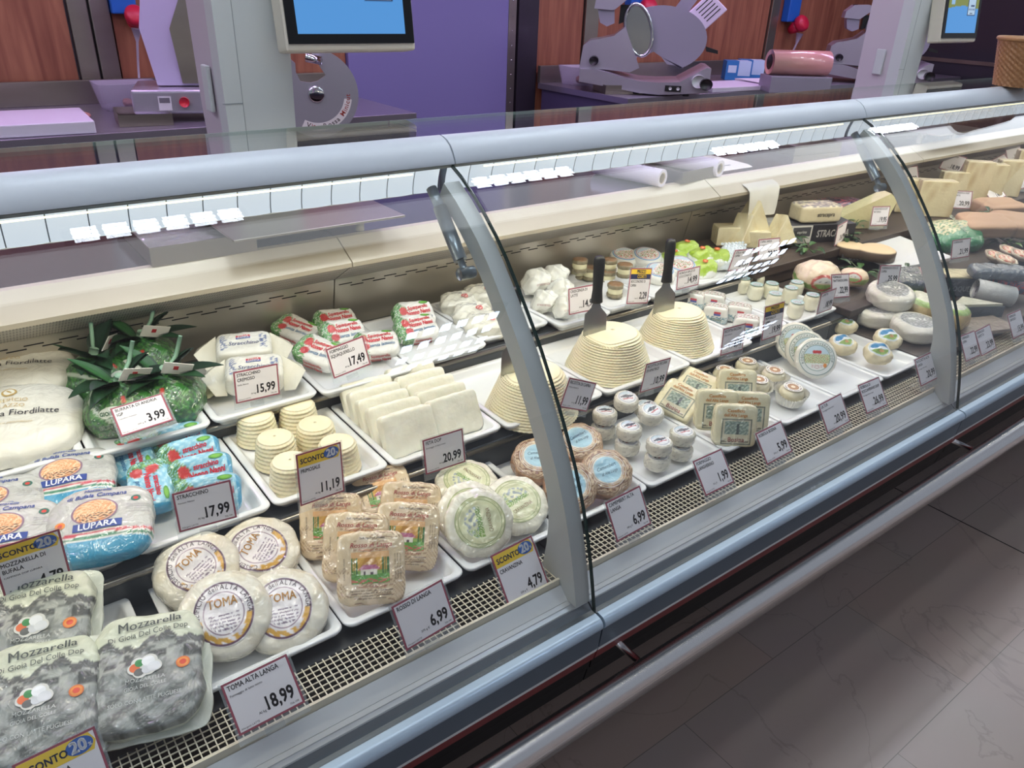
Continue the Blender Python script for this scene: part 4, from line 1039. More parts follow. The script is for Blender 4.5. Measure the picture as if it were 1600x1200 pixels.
# grey landscape mozzarella bags -----------------------------------
def b_grey():
    r = bpy.data.objects.new('mozzarella_bag', None); C.objects.link(r); r.empty_display_size = 0.02
    mb = MB()
    def col(q, P):
        u = q[:, 0]; v = q[:, 1]
        c = paint(len(q), '#7c807c')
        n1 = smoothn(u * 1.2, v * 1.6, 1.4, 3); n2 = smoothn(u * 1.3 + 0.2 * np.sin(v * 5), v * 2.0, 1.5, 8); n3 = hashn(u, v, (50, 60), 5)
        put(c, n2 > 0.6, '#9a9e99'); put(c, n2 < 0.35, '#5b5f5b'); put(c, (n3 > 0.88), '#868a84')
        put(c, (v > -0.05) & (v < 0.40) & (n1 > 0.45), '#a2a59c')
        put(c, (v > 0.1) & (v < 0.42) & (np.abs(np.sin(v * 30 + u * 3)) < 0.25), '#6a6d69')
        put(c, (v > 0.0) & (v < 0.25) & (n2 < 0.42), '#3f423f')
        ridge = 0.46 + 0.07 * np.sin(u * 6) + 0.04 * np.sin(u * 17 + 1)
        put(c, (v > ridge - 0.13) & (v <= ridge), '#4a4d4a'); put(c, v > ridge, '#ccd0b8')
        put(c, (q[:, 2] < -0.1), '#c6c9b8'); return c
    top = superq(mb, 0.069, 0.084, 0.019, k=4.6, N=52, amp=0.0030, freq=60, seed=71, colfn=col)
    text(mb, 'Mozzarella', 0.004, 0.0565, 0.0185, 1, lin('#3a423f'), 0.0026, 'c', 0.01, 1.0, ang=0.05, top=top)
    text(mb, 'Di Gioia Del Colle Dop', 0.002, 0.0435, 0.0115, 1, lin('#3a423f'), 0.0022, 'c', 0.0, 0.9, ang=0.04, top=top)
    for cx, cy, rr, hx in ((-0.013, -0.004, 0.0085, '#d5d5cf'), (-0.009, 0.004, 0.0085, '#d5d5cf'), (0.004, 0.005, 0.0105, '#d5d5cf'), (-0.006, -0.010, 0.009, '#d5d5cf'), (0.004, -0.006, 0.0100, '#d5d5cf'), (0.0095, -0.003, 0.0100, '#d5d5cf'),
                           (-0.013, -0.003, 0.0062, '#d9652f'), (-0.0075, 0.0035, 0.0055, '#3a8a4c'), (-0.0075, -0.010, 0.0060, '#5c605e'), (0.003, 0.005, 0.0078, '#e6e8ea'), (0.002, -0.007, 0.0065, '#c9ccd0'), (0.010, -0.004, 0.0078, '#d4d7da')):
        zz = 0.0014 if hx == '#d5d5cf' else 0.0019
        disc_patch(mb, cx, cy, rr, rr, lambda r, a, u, v, hx=hx: paint(len(r), hx), 1, zz + 0.0001 * (cx * 100), top, 5, 20)
    disc_patch(mb, 0.045, -0.006, 0.0085, 0.0085, lambda r, a, u, v: np.where((r[:, None] < 0.45), np.array(lin('#d2452c')), np.where(r[:, None] < 0.78, np.array(lin('#e2903a')), np.array(lin('#d96f2c')))), 1, 0.0014, top, 8, 24)
    text(mb, 'MOZZARELLA', 0.0, -0.0235, 0.0075, 1, lin('#c9ccc8'), 0.0012, 'c', 0.0, 1, top=top)
    text(mb, 'GIOIA DEL COLLE', 0.0, -0.0325, 0.0070, 1, lin('#c9ccc8'), 0.0012, 'c', 0.0, 0.9, top=top)
    text(mb, 'SOLO CON LATTE PUGLIESE', 0.0, -0.050, 0.0076, 1, lin('#c9ccc8'), 0.0012, 'c', 0.0, 0.9, top=top)
    mb.build('pouch', [M_filmc, M_print], r)
    mb = MB()
    superq(mb, 0.077, 0.090, 0.0030, k=9, N=20, amp=0.0035, freq=50, seed=72, colfn=lambda q, P: paint(len(q), '#c3c8bb'))
    o = mb.build('bag_seam', M_filmc, r); o.location = (0, 0, -0.013)
    return r
grey = Kind(b_grey, 'mozzarella bag', 'grey landscape-print mozzarella bags')
grey.put((-0.0281,0.9917,0.7), -20, 20, 0, 'grey landscape-print mozzarella bag at the back left, green mark at its top')
grey.put((-0.046,0.8751,0.684), -16, 14, 0, 'grey landscape-print mozzarella bag cut by the bottom left corner')
grey.put((0.0764,0.8527,0.68), -18, 14, 0, 'grey landscape-print mozzarella bag lying alone right of the other two')

# grey and blue buffalo mozzarella pouches --------------------------
def b_buf():
    mb = MB()
    def col(q, P):
        u = q[:, 0]; v = q[:, 1]; c = paint(len(q), '#b9b9b5')
        put(c, v < -0.56, '#2f8fb5'); put(c, (v >= -0.56) & (v < -0.52), '#d9dcd8'); put(c, (v >= -0.52) & (v < -0.46), '#2f7a5a'); put(c, (v >= -0.46) & (v < -0.42), '#dfe0dc'); put(c, (v >= -0.42) & (v < -0.36), '#bb3a4c')
        put(c, v > 0.86, '#c9cac6'); return c
    top = superq(mb, 0.078, 0.070, 0.024, k=3.0, N=40, amp=0.0024, freq=52, seed=81, colfn=col)
    def lab(r, a, u, v):
        c = paint(len(r), '#e0b48c'); put(c, r > 0.93, '#8a6f86'); n = smoothn(u * 2.4, v * 2.4, 2.4, 4)
        put(c, (r <= 0.93) & (n > 0.55), '#cf8a5c'); put(c, (r <= 0.93) & (n > 0.75), '#e9cfae'); put(c, (r <= 0.9) & (v < -0.15) & (smoothn(u * 2, v * 3, 2.1, 2) > 0.62), '#54413f'); return c
    disc_patch(mb, -0.004, 0.012, 0.033, 0.023, lab, 1, 0.0008, top, 18, 48)
    text(mb, 'di Bufala Campana', -0.004, 0.040, 0.0120, 1, lin('#3a4f94'), 0.0012, 'c', 0.02, 0.95, shear=0.15, top=top)
    text(mb, 'Mozzarella', -0.004, 0.0525, 0.0095, 1, lin('#3a4f94'), 0.0012, 'c', 0.02, 0.95, shear=0.15, top=top)
    patch(mb, -0.032, 0.036, -0.022, -0.008, 20, 4, lambda u, v: paint(len(u), '#33488f'), 1, 0.0012, top)
    text(mb, 'LUPARA', 0.002, -0.0200, 0.0150, 1, lin('#d9dde6'), 0.0018, 'c', 0.03, 1.0, top=top)
    disc_patch(mb, -0.050, -0.006, 0.007, 0.007, lambda r, a, u, v: np.where(r[:, None] < 0.5, np.array(lin('#d4452c')), np.array(lin('#dc8a42'))), 1, 0.0010, top, 6, 20)
    disc_patch(mb, 0.052, 0.030, 0.007, 0.006, lambda r, a, u, v: np.where(r[:, None] < 0.45, np.array(lin('#c9433c')), np.array(lin('#3b6b5f'))), 1, 0.0010, top, 6, 20)
    for k in range(4): text(mb, 'mozzarella di bufala campana dop', 0.040, 0.016 - k * 0.0045, 0.0034, 1, lin('#8c8c90'), 0.0010, 'l', 0, 0.7, top=top)
    return mb.build('mozzarella_pouch', [M_film, M_print])
buf = Kind(b_buf, 'mozzarella pouch', 'grey and blue buffalo mozzarella pouches')
buf.put((-0.0422,1.2659,0.735), -18, 14, 4, 'grey and blue mozzarella pouch at the left edge, behind the yellow-header card')
buf.put((-0.034,1.1696,0.738), -20, 16, 2, 'grey and blue mozzarella pouch cut by the left edge, just behind the yellow-header card')
buf.put((0.0674,1.2823,0.738), -24, 16, 8, 'grey and blue mozzarella pouch with full orange oval, behind the foremost pouch')
buf.put((0.0869,1.1203,0.744), -26, 18, 6, 'foremost grey and blue mozzarella pouch, banner lettering and blue bottom in full view')

# light blue and white printed packs -------------------------------
def pack(name, base, red, word, word2, w2col, film=True, seed=90, leafc='#3c7a3a', green_end=False):
    def b():
        mb = MB()
        def col(q, P):
            u = q[:, 0]; v = q[:, 1]; c = paint(len(q), base)
            if base == '#7fbcd6':
                put(c, smoothn(u * 2, v * 2, 1.8, 2) > 0.62, '#a9d3e2'); put(c, (u > 0.86), '#3f9dc9')
            m = (u < -0.45 + 0.15 * np.sin(v * 5)) & (smoothn(u * 5, v * 4, 2.3, 3) > (0.30 if not green_end else 0.2)); put(c, m, leafc)
            put(c, m & (smoothn(u * 9, v * 9, 2.8, 6) > 0.62), '#7fb06a')
            put(c, (np.hypot((u + 0.52) * 1.6, (v - 0.25)) < 0.30), '#c22d2c'); put(c, (np.hypot((u + 0.45) * 1.6, (v + 0.45)) < 0.28), '#b8272a')
            return c
        top = superq(mb, 0.052, 0.036, 0.018, k=4.2, N=30, amp=0.0022, freq=80, seed=seed, colfn=col)
        text(mb, word, 0.010, 0.010, 0.0135, 1, lin(red), 0.0012, 'c', 0.035, 0.72, shear=0.2, ang=0.06, top=top)
        text(mb, 'Nonno Nanni', 0.010, -0.004, 0.0155, 1, lin(red), 0.0012, 'c', 0.045, 0.68, shear=0.2, ang=0.06, top=top)
        text(mb, word2, 0.014, -0.018, 0.0125, 1, lin(w2col), 0.0012, 'c', 0.02, 0.8, shear=0.25, ang=0.06, top=top)
        disc_patch(mb, 0.028, 0.026, 0.012, 0.0042, lambda r, a, u, v: np.where(r[:, None] < 0.7, np.array(lin('#6fae3c')), np.array(lin('#4d8f33'))), 1, 0.0010, top, 5, 20)
        # printed front side
        ys = -0.0362
        trf = lambda p: (p[0], ys - p[2] * 0 - 0.0012, p[1])
        text(mb, word, 0.006, 0.001, 0.0115, 1, lin(red), 0.0, 'c', 0.03, 0.7, tr=trf)
        text(mb, 'Nonno Nanni', 0.006, -0.0105, 0.0115, 1, lin(red), 0.0, 'c', 0.04, 0.7, tr=trf)
        return mb.build(name, [M_film, M_print])
    return b
blu = Kind(pack('cheese_pack', '#7fbcd6', '#c8283a', 'stracchino', 'probiotico', '#2f6fa3', seed=91), 'cheese pack', 'light blue stracchino packs')
blu.put((0.1775,1.3142,0.728), -38, 20, -62, 'light blue cheese pack standing turned at the back left of its tray')
blu.put((0.1775,1.1956,0.736), -32, 24, -72, 'light blue cheese pack turned sideways at the front left of its tray')
blu.put((0.2556,1.3193,0.732), -8, 52, 2, 'light blue cheese pack, backmost of the row of four')
blu.put((0.2575,1.2495,0.738), -8, 54, 2, 'light blue cheese pack, second from the back in the row of four')
blu.put((0.2556,1.1815,0.74), -10, 54, 0, 'light blue cheese pack, third from the back in the row of four')
blu.put((0.2474,1.1162,0.738), -12, 54, -2, 'light blue cheese pack, foremost of the row, behind the 17,99 card')
wht = Kind(pack('cheese_pack', '#dfddd6', '#c92f38', 'Squaquerello', 'senza lattosio', '#55789a', seed=95, green_end=True), 'cheese pack', 'red-lettered white cheese packs')
wht.put((0.5964,1.5729,0.786), -22, 18, -38, 'red-lettered white pack at the back left corner of its tray')
wht.put((0.6875,1.5575,0.79), -4, 30, -3, 'red-lettered white pack at the back of its tray')
wht.put((0.6711,1.4835,0.792), -6, 32, -3, 'red-lettered white pack between the back pack and the front two')
wht.put((0.5846,1.4219,0.792), -26, 24, -30, 'large red-lettered white pack at the front left, left of the 17,49 card')
wht.put((0.7106,1.4039,0.786), -30, 22, 8, 'red-lettered white pack right of the 17,49 card')
wht.put((0.8602,1.4944,0.792), -10, 42, 0, 'red-lettered white pack standing alone with tomato print')
wht.put((0.8375,1.4446,0.782), -10, 30, 0, 'red-lettered white pack lying under the lone tomato-print one')

# ridged fresh cheeses ---------------------------------------------
def ridged(r0, r1, h, rows, ribs, amp=0.0007, nseg=96, dome=0.0, notch=0.0):
    """basket-moulded cheese: weave of horizontal rings crossed by upright ribs"""
    nz = rows * 5; V = []; 
    th = np.linspace(0, 2 * PI, nseg, endpoint=False)
    prof = []
    for j in range(nz + 1):
        t = j / nz; r = r0 + (r1 - r0) * t
        r -= 0.010 * max(0, t - 0.9) * 4 * (r0 / 0.08); z = h * t
        ph = t * rows * 2 * PI
        prof.append((r, z, ph, 1.0))
    for q in (0.9, 0.78, 0.62, 0.45, 0.28, 0.12, 0.01): prof.append((r1 * q * 0.985, h + dome * (1 - q * q) + 0.0006 * math.sin(q * 40), 0, 0))
    for (r, z, ph, e) in prof:
        rr = r + e * amp * (np.sin(ph) * 1.0 + 0.6 * np.sin(th * ribs + (PI * (int(ph / (2 * PI)) % 2))))
        zz = np.full(nseg, z)
        if notch: zz = zz - notch * np.exp(-((np.cos(th - 2.6) * r - r1 * 0.75) ** 2) / 0.0004) * (1 if z > h * 0.9 else 0)
        V.append(np.stack([np.cos(th) * rr, np.sin(th) * rr, zz], 1))
    V = np.concatenate(V); k = len(prof)
    F = grid_faces(k, nseg, cv=True) ; F = [tuple(reversed(f)) for f in F]
    F += [tuple(range(nseg)), tuple((k - 1) * nseg + nseg - 1 - i for i in range(nseg))]
    return V, F
def b_prim():
    mb = MB(); V, F = ridged(0.0335, 0.027, 0.046, 7, 26, 0.0010, 78, 0.002); mb.add(V, [tuple(reversed(f)) for f in F]); return mb.build('ridged_cheese', M_cheese)
prim = Kind(b_prim, 'cheese', 'small ridged fresh cheeses')
prim.put((0.3986,1.3058,0.7), 0, 0, 0, 'small ridged fresh cheese at the back left of its tray', 1.20)
prim.put((0.4818,1.3035,0.7), 0, 0, 40, 'small ridged fresh cheese at the back right of its tray', 1.20)
prim.put((0.398,1.2076,0.7), 0, 0, 80, 'small ridged fresh cheese in the middle left of its tray', 1.20)
prim.put((0.4791,1.2126,0.7), 0, 0, 120, 'small ridged fresh cheese in the middle right of its tray', 1.20)
prim.put((0.3904,1.1182,0.7), 0, 0, 160, 'small ridged fresh cheese at the front left, beside the 11,19 card', 1.20)
prim.put((0.4843,1.1289,0.7), 0, 0, 200, 'small ridged fresh cheese at the front right, mostly behind the 11,19 card', 1.20)
def b_ric():
    mb = MB(); V, F = ridged(0.089, 0.055, 0.088, 17, 60, 0.0015, 180, 0.004, 0.008); mb.add(V, [tuple(reversed(f)) for f in F]); return mb.build('ricotta_dome', M_cheese)
ric = Kind(b_ric, 'ricotta', 'basket-moulded ricotta domes')
RP = [(0.9204,1.107,0.698), (1.2029,1.1651,0.698), (1.4534,1.1823,0.698)]
ric.put(RP[0], 0, 0, 0, 'basket-moulded ricotta dome, nearest, partly behind the near glass arm', (1.12, 1.12, 1.08))
ric.put(RP[1], 0, 0, 30, 'basket-moulded ricotta dome in the middle, behind the 10,99 card', (1.17, 1.17, 1.10))
ric.put(RP[2], 0, 0, -10, 'basket-moulded ricotta dome farthest from the camera, behind the 8,99 card', (1.12, 1.12, 1.04))
# spatulas stuck into the domes
def b_spat():
    r = bpy.data.objects.new('spatula', None); C.objects.link(r); r.empty_display_size = 0.02
    mb = MB()                                       # blade from tip z=0 up
    out = [(-0.028, 0.0), (0.028, 0.0), (0.026, 0.066), (0.012, 0.082), (0.007, 0.100), (-0.007, 0.100), (-0.012, 0.082), (-0.026, 0.066)]
    M = Matrix.Rotation(R_(90), 4, 'X')
    prism(mb, out, -0.0008, 0.0008, M=M)
    mb.build('blade', M_blade, r)
    mb = MB()
    rings = []
    for z, a, b in ((0.094, 0.0125, 0.0085), (0.096, 0.0145, 0.0095), (0.106, 0.0135, 0.009), (0.125, 0.0115, 0.0085), (0.150, 0.0125, 0.009), (0.180, 0.0135, 0.0095), (0.196, 0.0130, 0.009), (0.202, 0.010, 0.007), (0.204, 0.004, 0.003)):
        rings.append([(a * math.cos(t) , b * math.sin(t), z) for t in np.linspace(0, 2 * PI, 20, endpoint=False)])
    loft(mb, rings); mb.build('handle', M_blackh, r)
    return r
spat = Kind(b_spat, 'spatula', 'black-handled spatulas')
sp_ = [(RP[0], 'steel spatula with black handle stuck in the nearest ricotta', (-0.036, 0.02, 0.070)), (RP[1], 'steel spatula with black handle stuck in the middle ricotta', (-0.038, 0.02, 0.072)), (RP[2], 'steel spatula with black handle stuck in the farthest ricotta', (-0.036, 0.02, 0.068))]
for (p, lb, d), yw, rl in zip(sp_, (-22, -28, -30), (8, -2, -4)):
    spat.put((p[0] + d[0], p[1] + d[1], p[2] + d[2]), yw, -4, 0, lb)

# feta slices -------------------------------------------------------
def b_feta():
    mb = MB(); superq(mb, 0.057, 0.0128, 0.043, k=9, N=14, amp=0.0020, freq=70, seed=101); return mb.build('feta_slice', M_feta)
feta = Kind(b_feta, 'feta', 'leaning slices of feta')
FT = [(0.632, 1.262, 'left row, backmost'), (0.630, 1.224, 'left row, second from the back'), (0.630, 1.186, 'left row, third from the back'), (0.632, 1.146, 'left row, fourth from the back'), (0.634, 1.104, 'left row, foremost and largest face'),
      (0.742, 1.272, 'right row, backmost'), (0.744, 1.232, 'right row, second from the back'), (0.744, 1.192, 'right row, third from the back'), (0.742, 1.150, 'right row, fourth from the back'), (0.742, 1.108, 'right row, foremost beside the 20,99 card')]
for k, (x, y, lb) in enumerate(FT):
    feta.put((x - 0.004, y + 0.020, 0.699 + 0.033), -4 + (k * 7 % 5), -30 + (k * 5 % 7), 0, 'leaning slice of white feta, ' + lb)

# large white fiordilatte bags ---------------------------------------
def b_fior():
    mb = MB()
    top = superq(mb, 0.115, 0.100, 0.034, k=2.8, N=34, amp=0.0040, freq=34, seed=111, colfn=lambda q, P: paint(len(q), '#e2dfd2'))
    text(mb, 'Mozzarella Fiordilatte', 0.0, -0.012, 0.0215, 1, lin('#2e2d33'), 0.0020, 'c', 0.005, 0.85, top=top)
    text(mb, 'CASEIFICIO', 0.0, 0.024, 0.0120, 1, lin('#c9ad72'), 0.0020, 'c', 0.0, 1, top=top)
    text(mb, 'PALAZZO', 0.0, 0.010, 0.0120, 1, lin('#c9ad72'), 0.0020, 'c', 0.0, 1, top=top)
    text(mb, 'da latte fresco pastorizzato', 0.0, -0.034, 0.0085, 1, lin('#c9b07a'), 0.0020, 'c', 0, 0.9, shear=0.2, top=top)
    def g(r, a, u, v): 
        c = paint(len(r), '#e2dfd2'); put(c, r > 0.72, '#c0a05c'); put(c, (r < 0.5) & (np.abs(u + v) < 0.2), '#c0a05c'); return c
    disc_patch(mb, 0, 0.050, 0.012, 0.012, g, 1, 0.0014, top, 10, 30)
    return mb.build('fiordilatte_bag', [M_filmc, M_print])
fior = Kind(b_fior, 'cheese bag', 'large white fiordilatte bags')
fior.put((0.0365,1.5986,0.81), -14, 4, 0, 'large white fiordilatte bag lying behind at the left edge')
fior.put((0.018,1.4366,0.79), -16, 12, 0, 'large white fiordilatte bag in front at the left edge, lettering in view')

# burrata bags with leaves --------------------------------------------
def leaf_into(mb, base, dirv, L_, w, bend, colr, seed=0, n=9):
    """one pointed leaf with a folded midrib, arching along dirv"""
    b = Vector(base); d = Vector(dirv).normalized(); up = Vector((0, 0, 1))
    s = d.cross(up); s = s.normalized() if s.length > 1e-3 else Vector((1, 0, 0))
    nrm = s.cross(d).normalized(); V = []; 
    for i in range(n):
        t = i / (n - 1); ww = w * (math.sin(PI * min(t * 0.93 + 0.06, 1)) ** 0.8) * (1 - 0.25 * t)
        c = b + d * (L_ * t) - up * (bend * L_ * t * t) + nrm * 0.0
        for k, f in enumerate((-1, -0.5, 0, 0.5, 1)):
            V.append((c + s * (ww * f) + nrm * (ww * 0.35 * abs(f)))[:])
    c0 = np.array(lin(colr)); cc = np.tile(c0, (len(V), 1)); cc[2::5] *= 1.35
    Fs = grid_faces(n, 5)
    off = np.array((nrm * 0.0006)[:])
    Va = np.array(V)
    mb.add(Va, Fs, 0, cc, True); mb.add(Va - off, [tuple(reversed(f)) for f in Fs], 0, cc * 0.9, True)
def b_burr():
    r = bpy.data.objects.new('burrata_bag', None); C.objects.link(r); r.empty_display_size = 0.02
    mb = MB()
    def col(q, P):
        u = q[:, 0]; v = q[:, 1]; w = q[:, 2]; c = paint(len(q), '#23502b')
        put(c, smoothn(u * 3 + w * 2, v * 3, 1.6, 4) > 0.62, '#3a7d35'); put(c, smoothn(u * 3, v * 3 + w * 3, 1.9, 9) > 0.78, '#4f8a3a')
        put(c, (np.abs(u * 0.8 + w + 0.2) < 0.05), '#b9c4b0'); put(c, (np.hypot(u - 0.1, (w - 0.6)) < 0.10) & (v < 0), '#c43a2a'); return c
    def warp(P, q):
        s = 1 - 0.55 * np.clip(q[:, 2], 0, 1) ** 1.5; P[:, 0] *= s; P[:, 1] *= s; return P
    superq(mb, 0.056, 0.050, 0.042, k=3.2, N=30, amp=0.0028, freq=62, seed=121, colfn=col, warp=warp)
    yf = -0.0515
    trf = lambda p: (p[0], yf + 0.004 - p[2] * 0, p[1])
    text(mb, 'BURRATA', -0.012, -0.010, 0.0095, 1, lin('#d5d9cf'), 0, 'c', 0.04, tr=lambda p: (p[0], yf - 0.0012, p[1]))
    text(mb, 'DI ANDRIA', -0.012, -0.021, 0.0095, 1, lin('#d5d9cf'), 0, 'c', 0.04, tr=lambda p: (p[0], yf - 0.0012, p[1]))
    el = [(0.018 * math.cos(a) - 0.012, 0.0095 * math.sin(a) + 0.012) for a in np.linspace(0, 2 * PI, 24, endpoint=False)]
    M2 = Matrix.Translation((0, yf + 0.006, 0)) @ Matrix.Rotation(R_(78), 4, 'X')
    prism(mb, el, 0.003, 0.0045, 1, lin('#dfe5da'), M=M2)
    V, F = glyphs('GIOIELLA', 0.0085, 0.03)
    P = np.array([(M2 @ Vector((p[0] * 0.8 - 0.029, p[1] + 0.009, 0.0049)))[:] for p in V]); mb.add(P, F, 1, lin('#1f5a35'), False)
    mb.build('bag', [M_film, M_print], r)
    mb = MB(); rs = random.Random(12)
    for k in range(11):
        a = rs.uniform(0, 2 * PI); e = rs.uniform(0.2, 1.5)
        leaf_into(mb, (0.006 * math.cos(a), 0.006 * math.sin(a), 0.034), (math.cos(a), math.sin(a), e), rs.uniform(0.055, 0.088), rs.uniform(0.013, 0.021), rs.uniform(0.1, 0.45), rs.choice(['#1d3a25', '#24452c', '#2c5a30', '#1a3324']))
    mb.build('leaves', M_leaf, r)
    mb = MB()
    tube(mb, [(0.004, 0, 0.040), (0.020, 0.01, 0.064), (0.030, 0.014, 0.094)], 0.0032, 6, col=lin('#8fb89e')); tube(mb, [(0, 0, 0.036), (0.004, -0.004, 0.050)], 0.007, 8, col=lin('#9cc0a8'))
    mb.build('tie', M_paper, r)
    mb = MB(); box(mb, -0.021, 0.021, -0.0005, 0.0005, -0.012, 0.014, 0, lin('#dedad2')); box(mb, -0.006, 0.001, -0.0009, 0.0009, -0.001, 0.007, 0, lin('#b2232c'))
    o = mb.build('paper_tag', M_print, r); o.location = (0.026, -0.014, 0.052); o.rotation_euler = (0.5, 0.3, 0.4)
    return r
burr = Kind(b_burr, 'burrata', 'green burrata bags topped with leaves')
burr.put((0.1772,1.5401,0.796), 40, 0, 0, 'green burrata bag topped with leaves, left one of three', 1.22)
burr.put((0.273,1.572,0.8), -20, 0, 0, 'green burrata bag topped with leaves, backmost of three', 1.22)
burr.put((0.2696,1.4002,0.792), -30, 0, 0, 'green burrata bag with white and blue seal, right one of three', 1.22)
burr.put((0.1922,1.4047,0.794), -12, 0, 0, 'green burrata bag topped with leaves, foremost beside the 3,99 card', 1.22)

# white and blue printed paper packs -----------------------------------
def b_bia():
    mb = MB()
    def col(q, P):
        c = paint(len(q), '#e3e1d6'); put(c, (q[:, 2] > 0.5) & (np.abs(q[:, 1]) < 0.6) & (np.abs(np.abs(q[:, 0]) - 0.72) < 0.12) & (smoothn(q[:, 0] * 8, q[:, 1] * 8, 2.8, 3) > 0.5), '#5f6f9a'); return c
    top = superq(mb, 0.056, 0.038, 0.026, k=6, N=24, amp=0.0016, freq=65, seed=131, colfn=col)
    text(mb, 'Stracchino', 0, -0.012, 0.0165, 1, lin('#39477a'), 0.0012, 'c', 0.01, 0.85, shear=0.2, top=top)
    patch(mb, -0.014, 0.014, 0.008, 0.020, 6, 4, lambda u, v: np.where(v[:, None] > 0.5, np.array(lin('#c8474a')), np.array(lin('#4a62a8'))), 1, 0.0010, top)
    text(mb, 'STELLA', 0, 0.0145, 0.0065, 1, lin('#e8e6e0'), 0.0015, 'c', 0.02, top=top); text(mb, 'BIANCA', 0, 0.0090, 0.0065, 1, lin('#e8e6e0'), 0.0015, 'c', 0.02, top=top)
    text(mb, 'Stracchino', 0, -0.004, 0.0130, 1, lin('#39477a'), 0.0, 'c', 0.01, 0.85, shear=0.2, tr=lambda p: (p[0], -0.0400, p[1]))
    # folded paper wings
    for s in (-1, 1):
        V = [(s * 0.054, -0.034, -0.02), (s * 0.054, 0.034, -0.018), (s * 0.092, 0.028, -0.006), (s * 0.098, -0.012, 0.010), (s * 0.075, -0.040, -0.014), (s * 0.054, 0.030, 0.020), (s * 0.083, 0.004, 0.014)]
        Vb = [(x, y, z - 0.001) for x, y, z in V]
        F = [(0, 4, 6), (4, 3, 6), (3, 2, 6), (2, 1, 5), (2, 5, 6), (6, 5, 0)]
        mb.add(V + Vb, F + [tuple(7 + i for i in reversed(f)) for f in F], 0, lin('#dad6c4'), False)
    return mb.build('paper_pack', [M_filmc, M_print])
bia = Kind(b_bia, 'cheese pack', 'white and blue stracchino paper packs')
bia.put((0.4498,1.4877,0.806), -14, 14, -4, 'white and blue stracchino paper pack at the back with crumpled paper wings')
bia.put((0.434,1.3902,0.796), -16, 14, -4, 'white and blue stracchino paper pack in front, behind the 15,99 card')
mb = MB(); superq(mb, 0.040, 0.030, 0.010, k=2.4, N=16, amp=0.003, freq=70, seed=133, colfn=lambda q, P: paint(len(q), '#e0dbb0'))
tag(mb.build('cheese_lump', M_filmc, None, (0.3534,1.4401,0.764), (0, 0, 0.4)), 'runny creamy cheese in clear film left of the paper packs', 'cheese')

# white film packs with red round stamp ---------------------------------
def b_stamp():
    mb = MB()
    top = superq(mb, 0.050, 0.036, 0.024, k=3.0, N=30, amp=0.0058, freq=75, seed=141, colfn=lambda q, P: paint(len(q), '#dfdccd'))
    disc_patch(mb, 0.016, 0.004, 0.0085, 0.0085, lambda r, a, u, v: np.where(((r > 0.75) | ((np.abs(u - v) < 0.25) & (r < 0.6)))[:, None], np.array(lin('#c8383a')), np.array(lin('#d8b0aa'))), 1, 0.0012, top, 10, 24)
    text(mb, 'crescenza', -0.010, 0.012, 0.0115, 1, lin('#6d6f7c'), 0.0014, 'c', 0.0, 0.9, top=top)
    return mb.build('film_pack', [M_film, M_print])
stp = Kind(b_stamp, 'cheese pack', 'white packs with a red round stamp')
stp.put((1.0059,1.5205,0.786), -25, 12, 0, 'white film pack with red round stamp, back left of its group')
stp.put((1.0837,1.5302,0.788), -25, 14, 0, 'white film pack with red round stamp, at the back beside the glass arm')
stp.put((0.9956,1.4423,0.784), -28, 16, -4, 'white film pack with red round stamp, in the middle of its group')
stp.put((0.9866,1.3778,0.782), -30, 18, -4, 'white film pack with red round stamp, foremost of its group')
# clear bagged crescenza
def b_bag():
    mb = MB()
    def warp(P, q):
        s = 1 - 0.35 * np.clip(q[:, 2], 0, 1); P[:, 1] *= s; P[:, 0] *= 1 - 0.15 * np.clip(q[:, 2], 0, 1); return P
    superq(mb, 0.036, 0.034, 0.034, k=2.6, N=28, amp=0.0085, freq=62, seed=151, colfn=lambda q, P: paint(len(q), '#e0dfd4'), warp=warp)
    text(mb, 'crescenza', 0, 0.0, 0.011, 1, lin('#9c5f5a'), 0, 'c', 0.0, 0.8, tr=lambda p: (p[0], -0.0365 - 0.0002, p[1]))
    return mb.build('bagged_cheese', [M_film, M_print])
bag = Kind(b_bag, 'bagged cheese', 'clear-bagged crescenza cheeses')
bag.put((1.2571,1.5223,0.8), -10, 0, 0, 'bagged crescenza at the back left near the glass edge', 1.15)
bag.put((1.3159,1.5151,0.806), -30, 10, 0, 'bagged crescenza at the back with printed top', 1.05)
bag.put((1.2067,1.4232,0.784), -40, 0, 0, 'bagged crescenza low at the front left')
bag.put((1.276,1.4424,0.796), 20, 6, 0, 'bagged crescenza in the middle with pointed folds')
bag.put((1.2349,1.3694,0.782), -20, 0, 0, 'bagged crescenza at the front beside the 14,99 card')

# rolled goat bites -------------------------------------------------------
def b_bocc():
    r = bpy.data.objects.new('filled_cheese_roll', None); C.objects.link(r); r.empty_display_size = 0.02
    sc = lambda th: 1 + 0.035 * np.sin(th * 9) + 0.02 * np.sin(th * 4 + 1)
    mb = MB(); lathe(mb, [(0.020, 0), (0.0225, 0.002), (0.0225, 0.009), (0.021, 0.011)], 48, 0, lin('#7d7252'), radf=sc); lathe(mb, [(0.021, 0.026), (0.0225, 0.028), (0.0225, 0.035), (0.020, 0.0375), (0.010, 0.0378)], 48, 0, lambda V: np.where((np.hypot(V[:, 0], V[:, 1]) < 0.0205)[:, None], np.array(lin('#8a6238')), np.array(lin('#7d7252'))), radf=sc)
    mb.build('crust', M_filmc, r)
    mb = MB(); lathe(mb, [(0.019, 0.0105), (0.0205, 0.013), (0.0205, 0.024), (0.019, 0.0265)], 40, 0, lin('#e2dcb6')); mb.build('filling', M_cheeset, r)
    return r
bocc = Kind(b_bocc, 'cheese roll', 'brown and white filled cheese rolls')
